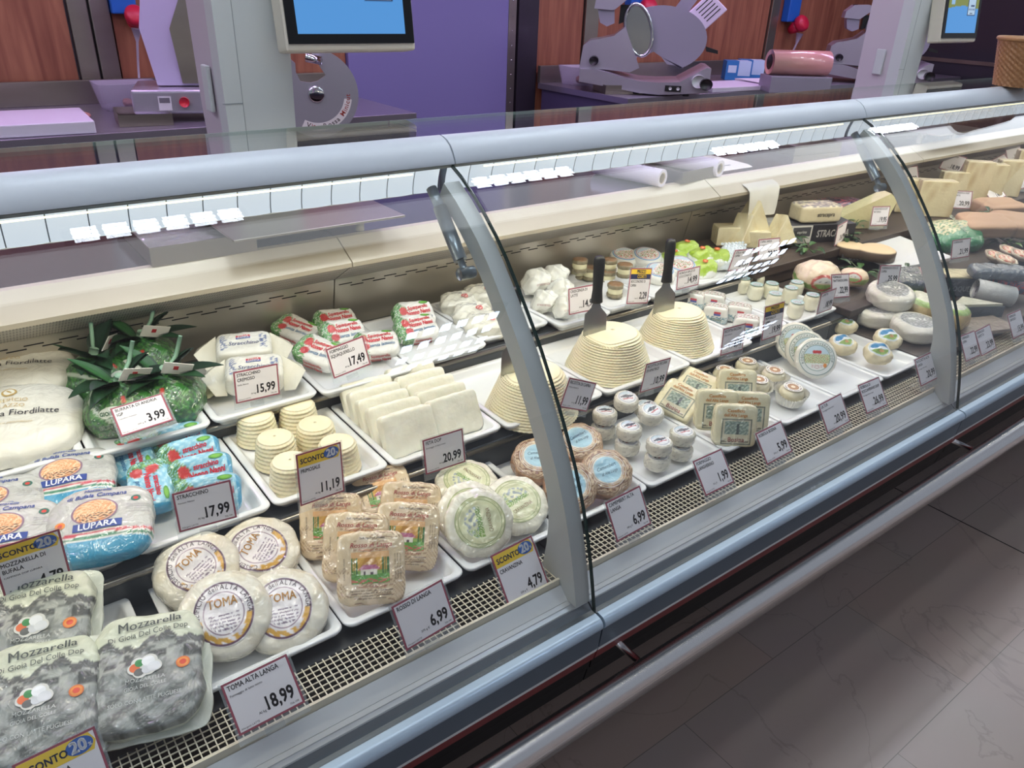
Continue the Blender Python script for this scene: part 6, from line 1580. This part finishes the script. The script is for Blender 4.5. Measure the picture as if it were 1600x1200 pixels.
def b_roll():
    r = bpy.data.objects.new('paper_roll', None); C.objects.link(r); r.empty_display_size = 0.02
    mb = MB(); n = 28; V = []; L_ = 0.24
    for y, rr in ((0, 0.017), (0, 0.026), (L_, 0.026), (L_, 0.017)):
        V += [(rr * math.cos(a), y, rr * math.sin(a)) for a in np.linspace(0, 2 * PI, n, endpoint=False)]
    mb.add(V, grid_faces(4, n, cu=True, cv=True), 0, lin('#d6d0de'), False)
    for q in range(5):
        a = 0.7 + q * 0.25; box(mb, -0.010 + 0.004 * q, 0.006 + 0.004 * q, 0.03 + q * 0.04, 0.033 + q * 0.04, 0.0262, 0.0268, 0, lin('#a79bb8'))
    mb.build('roll', M_print, r)
    mb = MB(); V = []
    for y, rr in ((0.002, 0.0140), (0.002, 0.0170), (L_ - 0.002, 0.0170), (L_ - 0.002, 0.0140)):
        V += [(rr * math.cos(a), y, rr * math.sin(a)) for a in np.linspace(0, 2 * PI, n, endpoint=False)]
    mb.add(V, grid_faces(4, n, cu=True, cv=True), 0, lin('#b8a88a'), False); mb.build('core', M_print, r)
    return r
rol = Kind(b_roll, 'paper roll', 'rolls of printed wrapping paper')
rol.put((1.755, 1.56, 1.014), 12, 0, 0, 'roll of printed wrapping paper, left one on the rear worktop')
rol.put((2.03, 1.57, 1.014), 8, 0, 0, 'roll of printed wrapping paper, right one beside the hanging sheet')
# printed sheet hanging over the worktop nose
mb = MB(); n = 14; V = []; W_ = 0.19
path = [(2.0, 0.9885), (1.80, 0.9890), (1.70, 0.9895), (1.645, 0.990), (1.57, 0.973), (1.508, 0.956), (1.494, 0.945), (1.488, 0.915), (1.484, 0.885), (1.482, 0.862)]
for i, (y, z) in enumerate(path):
    for k in range(n): V.append(((W_ - i * 0.006) * k / (n - 1) - (i * 0.001), y + 0.004 * math.sin(k * 0.9) * (i > 5), z + 0.002))
Vb = [(x, y + 0.0008, z - 0.0008) for x, y, z in V]; F = grid_faces(len(path), n)
mb.add(V, F, 0, lin('#d9d6cc')); mb.add(Vb, [tuple(reversed(f)) for f in F], 0, lin('#d9d6cc'))
text(mb, 'COOP', 0.015, 1.665, 0.04, 0, lin('#a8323a'), 0.9935, 'l', 0.03, 0.8)if False else box(mb, 0.02, 0.085, 1.685, 1.71, 0.9918, 0.9922, 0, lin('#a4434a'))
box(mb, 0.03, 0.10, 1.662, 1.670, 0.9918, 0.9922, 0, lin('#3a3844'))
tag(mb.build('printed_sheet', M_print, None, (2.105, 0, 0)), 'white printed sheet hanging over the front of the rear worktop', 'paper sheet')
mb = MB(); box(mb, -0.19, 0.19, -0.11, 0.11, 0, 0.012, 0, bev=0.003)
tag(mb.build('cutting_board', M_board, None, (3.42, 1.84, 0.9875), (0, 0, R_(-12))), 'white cutting board on the worktop near the far scale', 'cutting board')

# scales ------------------------------------------------------------------------------
def b_scale():
    r = bpy.data.objects.new('counter_scale', None); C.objects.link(r); r.empty_display_size = 0.02
    mb = MB()
    # column outline in the local xz plane, deeper part first
    prism(mb, [(-0.005, 0.06), (0.145, 0.06), (0.150, 0.30), (0.155, 0.62), (0.158, 0.80), (0.0, 0.80), (-0.012, 0.55), (-0.010, 0.28)], -0.05, 0.0, M=Matrix.Rotation(R_(90), 4, 'X'))
    mb.build('column', M_scale, r)
    mb = MB(); prism(mb, [(0.004, 0.06), (0.139, 0.06), (0.149, 0.80), (0.006, 0.80), (-0.008, 0.5), (-0.004, 0.24)], -0.190, -0.0505, M=Matrix.Rotation(R_(90), 4, 'X'))
    mb.build('rear_housing', mat('scale_side', '#c5bcc4', 0.5), r)
    mb = MB(); box(mb, -0.018, -0.008, 0.075, 0.115, 0.235, 0.335, bev=0.0045); mb.build('side_latch', M_scale, r)
    mb = MB(); box(mb, -0.0145, 0.03, -0.0008, 0.0, 0.262, 0.2635); box(mb, 0.0295, 0.0305, -0.0008, 0.0, 0.06, 0.80); mb.build('seam', mat('seam_grey', '#8f9799', 0.6), r)
    mb = MB(); box(mb, -0.06, 0.18, -0.02, 0.19, 0.03, 0.06, bev=0.012); mb.build('base', M_scaleb, r)
    return r
sc_ = b_scale()
mb = MB(); box(mb, -0.12, 0.27, -0.29, 0.06, 0.042, 0.047, bev=0.0015); mb.build('weighing_plate', M_steel, sc_)
mb = MB()
for x in (-0.09, 0.20):
    for y in (-0.20, 0.0): tube(mb, [(x, y, -0.0), (x, y, 0.043)], 0.010, 14)
mb.build('feet', mat('foot_grey', '#8f8a80', 0.4), sc_)
def screen(parent):
    t = bpy.data.objects.new('screen_housing', None)
    mb = MB(); M = Matrix.Translation((0.272, -0.05, 0.497)) @ Matrix.Rotation(R_(-8), 4, 'X')
    bm = MB(); box(bm, -0.160, 0.160, -0.012, 0.045, -0.128, 0.128, bev=0.010); bm.xf(M); o = bm.build('screen_housing', M_scaleb, parent)
    bm = MB(); box(bm, -0.155, 0.155, -0.0150, -0.0121, -0.112, 0.122, bev=0.001); bm.xf(M); b = bm.build('bezel', mat('black_bezel', '#07080b', 0.08), o)
    bm = MB()
    def pic(u, v):
        c = paint(len(u), '#5aa2ea'); put(c, v > 0.46 + 0.05 * np.sin(u * 3.2), '#88924a')
        put(c, (np.abs(u - 0.14) < 0.06) & (v > 0.53) & (v < 0.75), '#9cc6ee'); put(c, (np.abs(u - 0.77) < 0.135) & (v > 0.33), '#21305c'); put(c, (np.abs(u - 0.77) < 0.118) & (v > 0.35), '#bcd9f4')
        put(c, (np.abs(u - 0.80) < 0.06) & (np.abs(v - 0.52) < 0.022), '#3d5078')
        for q in (0.69, 0.735, 0.78, 0.825, 0.86): put(c, (np.abs(u - q) < 0.012) & (np.abs(v - 0.445) < 0.018), '#44598a')
        put(c, (np.abs(u - 0.77) < 0.04) & (np.abs(v - 0.375) < 0.006), '#1e2a44'); return c
    bm_p = patch(bm, -0.132, 0.132, -0.092, 0.112, 90, 60, pic, 0, 0, tr=lambda p: (p[0], -0.0153, p[1])); bm.xf(M)
    sm = bpy.data.materials.new('lit_screen'); sm.use_nodes = True; N = sm.node_tree.nodes; at = N.new('ShaderNodeAttribute'); at.attribute_name = 'Col'
    sm.node_tree.links.new(at.outputs['Color'], N['Principled BSDF'].inputs['Emission Color']); N['Principled BSDF'].inputs['Emission Strength'].default_value = 0.85; N['Principled BSDF'].inputs['Base Color'].default_value = (0.01, 0.01, 0.01, 1); N['Principled BSDF'].inputs['Roughness'].default_value = 0.15
    bm.build('screen', sm, o)
    bm = MB(); box(bm, -0.12, -0.05, 0.04, 0.09, -0.05, 0.05, bev=0.005); bm.xf(M); bm.build('bracket', M_scale, o)
screen(sc_)
sc_.location = (0.585, 1.80, 0.9875)
tag(sc_, 'tall pale scale column with lit customer screen, nearest, behind the top glass', 'scale', 'counter scales')
s2_ = copy_tree(sc_, (0.585 + 2.84, 1.80, 0.9875), (0, 0, 0), 'tall pale scale column with lit screen, far one at the upper right')

# back counters ------------------------------------------------------------------------
for nm, x0, x1, lb in (('back_counter', -2.0, 1.98, 'steel back counter at the left, holding the cutting board and bins'), ('back_counter', 3.40, 7.45, 'steel back counter at the right, holding the meat slicers')):
    t = thing(nm, lb, 'counter', (0, 0, 0), group='steel back counters')
    mb = MB(); box(mb, x0, x1, 3.36, 4.20, 0.915, 0.95, bev=0.002); mb.build('counter_top', mat('dim_steel', '#97919f', 0.30, 0.7, bump=(20, 0.05, 0.001, (0.1, 1, 1))), t)
    mb = MB(); box(mb, x0, x1, 4.18, 4.21, 0.95, 1.055, bev=0.004); mb.build('upstand', M_steel, t)
    mb = MB(); box(mb, x0 + 0.02, x1 - 0.02, 3.40, 4.18, 0.0, 0.915); mb.build('cabinet_body', mat('purple_cabinet', '#4c4563', 0.4), t)
def b_cut():
    mb = MB(); box(mb, -0.32, 0.32, -0.19, 0.19, 0, 0.045, bev=0.005); return mb.build('cutting_board', M_board)
cb = Kind(b_cut, 'cutting board', 'thick white cutting boards')
cb.put((0.27, 3.58, 0.951), -3, 0, 0, 'thick white cutting board on the left back counter')
cb.put((4.45, 3.52, 0.951), -4, 0, 0, 'white cutting board right of the main slicer', (0.85, 0.85, 0.6))
cb.put((5.05, 3.54, 0.951), -4, 0, 0, 'white cutting board under the unrolled paper', (0.78, 0.85, 0.6))
tag(tray_steel(0.20, 0.24, 0.045).build('steel_tray', M_steel, None, (0.80, 3.58, 0.951), (0, 0, R_(-8))), 'small steel tray on the left back counter below the slicer', 'tray')
mb = MB(); superq(mb, 0.085, 0.10, 0.004, k=6, N=12, amp=0.006, freq=30, seed=9, colfn=lambda q, P: paint(len(q), '#d8d2e0')); tag(mb.build('white_cloth', M_paper, None, (0.80, 3.58, 0.962)), 'white film crumpled in the small steel tray', 'film')
def b_bin():
    r = bpy.data.objects.new('clear_bin', None); C.objects.link(r); r.empty_display_size = 0.02
    mb = MB(); w, d, h = 0.13, 0.10, 0.11
    loft(mb, [[(x, y, z) for x, y in rrect(2 * w * s, 2 * d * s, 0.02)] for s, z in ((0.82, 0), (1.0, h), (1.03, h + 0.004), (0.97, h), (0.80, 0.004))]); mb.build('bin_shell', M_bin, r)
    return r
bn = Kind(b_bin, 'clear bin', 'clear plastic bins')
bn.put((0.84, 3.98, 0.951), 0, 0, 0, 'clear plastic bin on the left back counter'); bn.put((3.62, 4.02, 0.951), -10, 0, 0, 'clear plastic bin with meat, left of the main slicer')
def b_meat(): 
    mb = MB(); superq(mb, 0.06, 0.045, 0.03, k=2.3, N=18, amp=0.010, freq=40, seed=311); return mb.build('meat_scraps', M_meat)
mt = Kind(b_meat, 'meat', 'pieces of pale meat')
mt.put((3.62, 4.00, 0.985), 0, 0, 0, 'pale meat piece in the clear bin left of the main slicer'); mt.put((0.585, 3.70, 0.970), 30, 0, 0, 'pale pink meat piece beside the left cutting board', (0.6, 1.1, 0.6)); mt.put((0.84, 3.98, 0.975), 70, 0, 0, 'small meat piece in the left clear bin', 0.6)
tag(tray_steel(0.24, 0.20, 0.05).build('steel_tray', M_steel, None, (3.56, 3.62, 0.951), (0, 0, R_(-20))), 'shallow steel tray at the corner of the right back counter', 'tray')

# slicers: gravity meat slicers seen from the front
def b_slicer():
    r = bpy.data.objects.new('meat_slicer', None); C.objects.link(r); r.empty_display_size = 0.05
    k = 1 / 1636
    def P(pts): return [((x - 740) * k, (1060 - z) * k) for x, z in pts]
    RX = Matrix.Rotation(R_(90), 4, 'X')
    def sl(name, pts, y0, y1, m, par=r, sm=False):
        mb = MB(); prism(mb, P(pts), -y1, -y0, M=RX, smooth=sm); return mb.build(name, m, par)
    sl('base', [(110, 830), (280, 830), (380, 850), (560, 900), (700, 925), (880, 930), (1090, 915), (1330, 760), (1375, 765), (1375, 1010), (1130, 1035), (900, 1055), (700, 1045), (480, 1010), (110, 960)], -0.16, 0.22, M_cast)
    mb = MB(); 
    for x in (680, 1170): 
        for y in (-0.12, 0.18): tube(mb, [((x - 740) * k, y, 0), ((x - 740) * k, y, 0.02)], 0.02, 12)
    mb.build('foot', M_blackh, r)
    sl('motor_housing', [(100, 830), (125, 600), (180, 550), (300, 525), (420, 490), (520, 395), (560, 500), (640, 680), (690, 800), (600, 850), (290, 830)], -0.10, 0.14, M_cast)
    sl('sharpener_cover', [(205, 235), (215, 150), (300, 70), (480, 60), (525, 90), (520, 130), (400, 240), (370, 245)], -0.11, 0.06, M_cast)
    sl('sharpener_body', [(240, 245), (400, 245), (410, 370), (340, 405), (270, 370)], -0.09, 0.04, M_cast2)
    sl('sharpener_stem', [(455, 190), (545, 190), (540, 340), (450, 380)], -0.04, 0.04, M_blackh)
    # gauge plate
    pts = []
    for a in np.linspace(150, -60, 26): pts.append((880 + 440 * math.cos(R_(a)), 510 - 330 * math.sin(R_(a))))
    pts += [(1130, 790), (1040, 770), (960, 760), (900, 690), (820, 640), (700, 700), (560, 420)]
    g = sl('gauge_plate', pts, -0.02, 0.012, M_cast2, sm=False)
    # blade guard ring
    mb = MB(); path = []
    for a in np.linspace(0, 2 * PI, 40, endpoint=False):
        path.append(((650 + 128 * math.cos(a) + 50 * math.sin(a) * -1 - 740) * k, -0.055, (1060 - (430 - 255 * math.sin(a))) * k))
    path.append(path[0]); tube(mb, path, 0.011, 10, cap=False); mb.build('blade_guard', M_chrome, r)
    bl = [((650 + 118 * math.cos(a) - 50 * math.sin(a)), (430 - 245 * math.sin(a))) for a in np.linspace(0, 2 * PI, 36, endpoint=False)]
    sl('blade', bl, -0.052, -0.044, M_blade)
    # slotted pusher
    pu = MB(); M = Matrix.Translation(((1270 - 740) * k, 0.03, (1060 - 250) * k)) @ Matrix.Rotation(R_(42), 4, 'Y')
    box(pu, -0.075, 0.075, -0.012, 0.012, -0.11, 0.11, bev=0.008); pu.xf(M); o = pu.build('food_pusher', mat('pink_white_plastic', '#dccfe4', 0.4), r)
    pu = MB()
    for q in range(5): box(pu, -0.055 + q * 0.023, -0.049 + q * 0.023, -0.0135, -0.0115, -0.02, 0.085)
    pu.xf(M); pu.build('slot', M_blackh, o)
    sl('carriage_arm', [(980, 215), (1070, 65), (1190, 110), (1110, 250)], 0.05, 0.09, M_cast2)
    sl('push_handle', [(1320, 565), (1440, 600), (1445, 635), (1330, 615)], -0.01, 0.02, M_blackh)
    mb = MB(); tube(mb, [((1265 - 740) * k, -0.162, 0.10), ((1265 - 740) * k, -0.195, 0.10)], 0.040, 24); mb.build('dial_ring', M_scale, r)
    mb = MB(); tube(mb, [((1335 - 740) * k, -0.19, 0.088), ((1335 - 740) * k, -0.235, 0.088)], 0.036, 24); mb.build('thickness_knob', M_blackh, r)
    mb = MB(); tube(mb, [((240 - 740) * k, -0.11, (1060 - 740) * k), ((240 - 740) * k, -0.15, (1060 - 745) * k)], 0.028, 18); mb.build('lock_knob', M_blackh, r)
    mb = MB(); box(mb, (955 - 740) * k, (1110 - 740) * k, -0.168, -0.160, 0.028, 0.068, bev=0.004); mb.build('switch_plate', M_blackh, r)
    mb = MB(); 
    for x in (1005, 1080): tube(mb, [((x - 740) * k, -0.168, 0.048), ((x - 740) * k, -0.174, 0.048)], 0.010, 12)
    mb.build('switch_button', M_scale, r)
    mb = MB(); tube(mb, [((320 - 740) * k, -0.05, (1060 - 62) * k), ((320 - 740) * k, -0.05, (1060 - 95) * k)], 0.018, 14); mb.build('top_knob', M_blackh, r)
    return r
slc = Kind(b_slicer, 'meat slicer', 'cast aluminium meat slicers')
slc.put((3.7106,3.5596,0.955), -44, 0, 0, 'cast aluminium meat slicer in the centre of the right back counter', (1, 1, 0.9))
slc.put((6.0082,3.3583,0.955), -50, 0, 0, 'cast aluminium meat slicer at the far right, partly behind the far scale', (0.95, 0.95, 0.86))
# left slicer, turned: only its flank and round plate show beside the near scale
t = thing('meat_slicer', 'meat slicer on the left back counter with red button and purple-lit guard', 'meat slicer', (1.09, 3.60, 0.952), (0, 0, R_(-18)), 'cast aluminium meat slicers')
mb = MB(); box(mb, -0.30, 0.28, -0.13, 0.22, 0.03, 0.125, bev=0.012); mb.build('base', M_cast, t)
mb = MB()
for x in (-0.24, 0.22):
    for y in (-0.08, 0.17): tube(mb, [(x, y, 0.0), (x, y, 0.032)], 0.02, 12)
mb.build('foot', M_blackh, t)
mb = MB(); prism(mb, [(-0.20, 0.13), (0.02, 0.13), (0.03, 0.55), (-0.08, 0.62), (-0.20, 0.52), (-0.235, 0.35)], -0.14, 0.02, M=Matrix.Rotation(R_(90), 4, 'X')); mb.build('guard', mat('lilac_guard', '#b9aed0', 0.4), t)
mb = MB(); prism(mb, [(-0.10, 0.14), (0.0, 0.14), (0.0, 0.50), (-0.06, 0.48), (-0.12, 0.35)], 0.021, 0.035, M=Matrix.Rotation(R_(90), 4, 'X')); mb.build('blade_cover', M_steel, t)
mb = MB(); tube(mb, [(-0.10, -0.131, 0.078), (-0.10, -0.146, 0.078)], 0.020, 18); mb.build('red_button', mat('red_button', '#c81f33', 0.35), t)
mb = MB(); box(mb, -0.20, -0.15, -0.1322, -0.1302, 0.045, 0.10, 0, lin('#d8d3dc')); box(mb, -0.195, -0.155, -0.1330, -0.1322, 0.075, 0.095, 0, lin('#6d6872')); mb.build('rating_label', M_print, t)
# round front plate with handwritten tape
DP = (1.4266,3.25,1.0705)
t2 = MB(); R0 = 0.176
pts = []
for a in np.linspace(-235, 95, 60): pts.append((R0 * math.cos(R_(a)), R0 * math.sin(R_(a))))
pts += [(0.028, 0.10), (0.045, 0.075), (0.010, 0.052), (-0.02, 0.045), (-0.06, 0.05), (-0.075, 0.085), (-0.075, 0.12)]
prism(t2, pts, -0.006, 0.006, M=Matrix.Rotation(R_(90), 4, 'X'))
dt = thing('blade_plate', 'round grey slicer plate with handwritten tape, right of the near scale', 'slicer plate', DP, (0, 0, R_(-22)))
t2.build('plate', mat('plate_grey', '#a7a4b0', 0.38, 0.5), dt)
mb = MB(); lathe(mb, [(0.034, 0), (0.034, 0.004), (0.028, 0.007), (0.010, 0.008)], 30); mb.xf(Matrix.Translation((0, -0.006, 0)) @ Matrix.Rotation(R_(90), 4, 'X')); mb.build('hub', M_chrome, dt)
mb = MB(); V = []
for a in np.linspace(-118, -8, 26):
    for rr in (0.116, 0.148): V.append((rr * math.cos(R_(a)), -0.0072, rr * math.sin(R_(a))))
mb.add(V, [tuple((i * 2, i * 2 + 2, i * 2 + 3, i * 2 + 1)) for i in range(25)], 0, lin('#e3dcde'), False)
a = R_(-112)
for ch in 'Vite Rossa Minicut':
    if ch == ' ': a += 0.10; continue
    V, F = glyphs(ch, 0.028, 0.01); w = V[:, 0].max() + 0.003; am = a + w / 2 / 0.13; t0 = am + PI / 2
    X0 = V[:, 0] - w / 2; Y0 = V[:, 1] - 0.134 - 0.006
    Xx = X0 * math.cos(t0) - Y0 * math.sin(t0); Zz = X0 * math.sin(t0) + Y0 * math.cos(t0)
    mb.add(np.stack([Xx, np.full(len(Xx), -0.0080), Zz], 1), F, 0, lin('#a03c34') if ch in 'Minicut' else lin('#47343a'), False); a += w / 0.13
mb.build('tape', M_print, dt)
mb = MB(); tube(mb, [(0, 0.006, -0.05), (0, 0.24, -0.05)], 0.03, 12); box(mb, -0.06, 0.06, 0.13, 0.28, 0.9505 - DP[2], 0.0, bev=0.01); mb.build('axle', M_cast, dt)
mb = MB(); tube(mb, [(-0.03, -0.03, 0.145), (0.03, -0.045, 0.135)], 0.017, 16); mb.build('guard_knob', M_chrome, dt)

# sockets and plugs
def b_sock():
    r = bpy.data.objects.new('wall_socket', None); C.objects.link(r); r.empty_display_size = 0.02
    mb = MB(); box(mb, -0.09, 0.06, -0.07, 0.0, 0.0, 0.30, bev=0.012); mb.build('socket_box', mat('socket_blue', '#1f5fb5', 0.4), r)
    mb = MB(); lathe(mb, [(0.060, 0), (0.064, 0.012), (0.064, 0.045), (0.050, 0.060)], 28); lathe(mb, [(0.030, -0.09), (0.045, -0.05), (0.050, 0.0)], 20); mb.xf(Matrix.Translation((0.03, -0.10, -0.02)) @ Matrix.Rotation(R_(60), 4, 'X')); mb.build('red_plug', mat('plug_red', '#c01c3c', 0.4), r)
    mb = MB(); tube(mb, [(0.02, -0.13, -0.08), (0.015, -0.12, -0.16), (0.005, -0.08, -0.30), (0.0, -0.05, -0.42)], [0.03, 0.008, 0.007, 0.007], 10); mb.build('cable', mat('cable_grey', '#b5aebb', 0.5), r)
    return r
sk = Kind(b_sock, 'wall socket', 'blue wall sockets with red plugs')
sk.put((0.95, 4.24, 1.33), 0, 0, 0, 'blue wall socket with red plug and grey cable at the upper left', 0.72)
sk.put((6.05, 4.24, 1.33), 0, 0, 0, 'blue wall socket with red plug right of the wood panels')
sk.put((4.25, 4.24, 1.42), 0, 0, 0, 'blue wall socket glimpsed behind the top of the main slicer')
# rolls, boxes, paper on the right back counter
mb = MB(); tube(mb, [(-0.20, 0, 0), (0.20, 0, 0)], 0.075, 30); r_ = thing('film_roll', 'large roll of pinkish wrapping film on a dispenser', 'film roll', (4.7742,3.1992,1.13), (0, 0, R_(-30)))
mb.build('roll', mat('pink_film', '#d09a92', 0.2, coat=0.6), r_)
mb = MB(); tube(mb, [(-0.201, 0, 0), (-0.2, 0, 0)], 0.045, 24); mb.build('core', M_blackh, r_)
mb = MB(); box(mb, -0.21, 0.21, -0.09, 0.09, -0.18, -0.078, bev=0.006); mb.build('dispenser', M_cast2, r_)
mb = MB(); n = 10; V = []
for k in range(n + 1):
    t_ = k / n; V += [(-0.30 + 0.46 * t_, -0.14, 0.0005 + 0.0), (-0.30 + 0.46 * t_, 0.14, 0.0005)]
F = [(i * 2, i * 2 + 2, i * 2 + 3, i * 2 + 1) for i in range(n)]
mb.add(V + [(x, y, z + 0.002) for x, y, z in V], F + [tuple(2 * (n + 1) + i for i in f) for f in F], 0, lin('#e2dce8'), False)
tube(mb, [(0.18, -0.15, 0.047), (0.18, 0.15, 0.047)], 0.045, 24, 0, lin('#e2dce8'))
tag(mb.build('unrolled_paper', M_print, None, (5.08, 3.52, 0.978), (0, 0, R_(-16))), 'white paper roll, part unrolled over the far cutting board', 'paper roll')
def b_bx():
    mb = MB(); box(mb, -0.09, 0.09, -0.06, 0.06, 0, 0.13, 0, lin('#2f78b8')); box(mb, 0.0, 0.0902, -0.0605, 0.0602, 0.03, 0.1302, 0, lin('#b9cfe6')); box(mb, -0.075, -0.015, -0.0612, -0.0604, 0.05, 0.10, 0, lin('#c6d9ea')); return mb.build('blue_box', M_print)
bx = Kind(b_bx, 'box', 'blue and white boxes')
bx.put((5.0325,3.8878,0.951), -38, 0, 0, 'blue and white box, left one behind the cutting board'); bx.put((5.2348,3.9151,0.951), -40, 0, 0, 'blue and white box, right one behind the cutting board')
# basket on the top glass
t = thing('wicker_basket', 'brown wicker basket standing at the far right edge', 'basket', (2.8675,1.1073,1.2755))
mb = MB(); n = 96; V = []; rows = 18
for j in range(rows + 1):
    q = j / rows; rr = 0.075 + 0.022 * q; 
    for i in range(n): V.append(((rr + 0.0022 * math.sin(i * PI / 2 + PI * (j % 2))) * math.cos(2 * PI * i / n), (rr + 0.0022 * math.sin(i * PI / 2 + PI * (j % 2))) * math.sin(2 * PI * i / n), 0.003 + 0.135 * q))
mb.add(V, [tuple(reversed(f)) for f in grid_faces(rows + 1, n, cv=True)] + [tuple(range(n))[::-1]], 0, lin('#9a6f45'), False); mb.build('woven_side', M_cheeset, t)
mb = MB(); rim = [(0.097 * math.cos(a), 0.097 * math.sin(a), 0.139) for a in np.linspace(0, 2 * PI, 41)]; tube(mb, rim, 0.006, 8, 0, lin('#a87c50'), cap=False); mb.build('rim', M_cheeset, t)
# tall glass-fronted cabinet at the far right
t = thing('tall_cabinet', 'tall dark grey cabinet with glassy front at the upper right corner', 'cabinet', (8.2, 3.0, 0))
mb = MB(); box(mb, -0.7, 1.0, -0.5, 1.15, 0, 2.4, bev=0.01); mb.build('cabinet_body', mat('cabinet_grey', '#45434c', 0.12, 0.4), t)
mb = MB(); box(mb, -0.71, -0.69, -0.5, 1.1, 1.05, 1.08); box(mb, -0.71, -0.69, -0.05, -0.02, 0.1, 2.3); mb.build('frame_bar', M_steel, t)
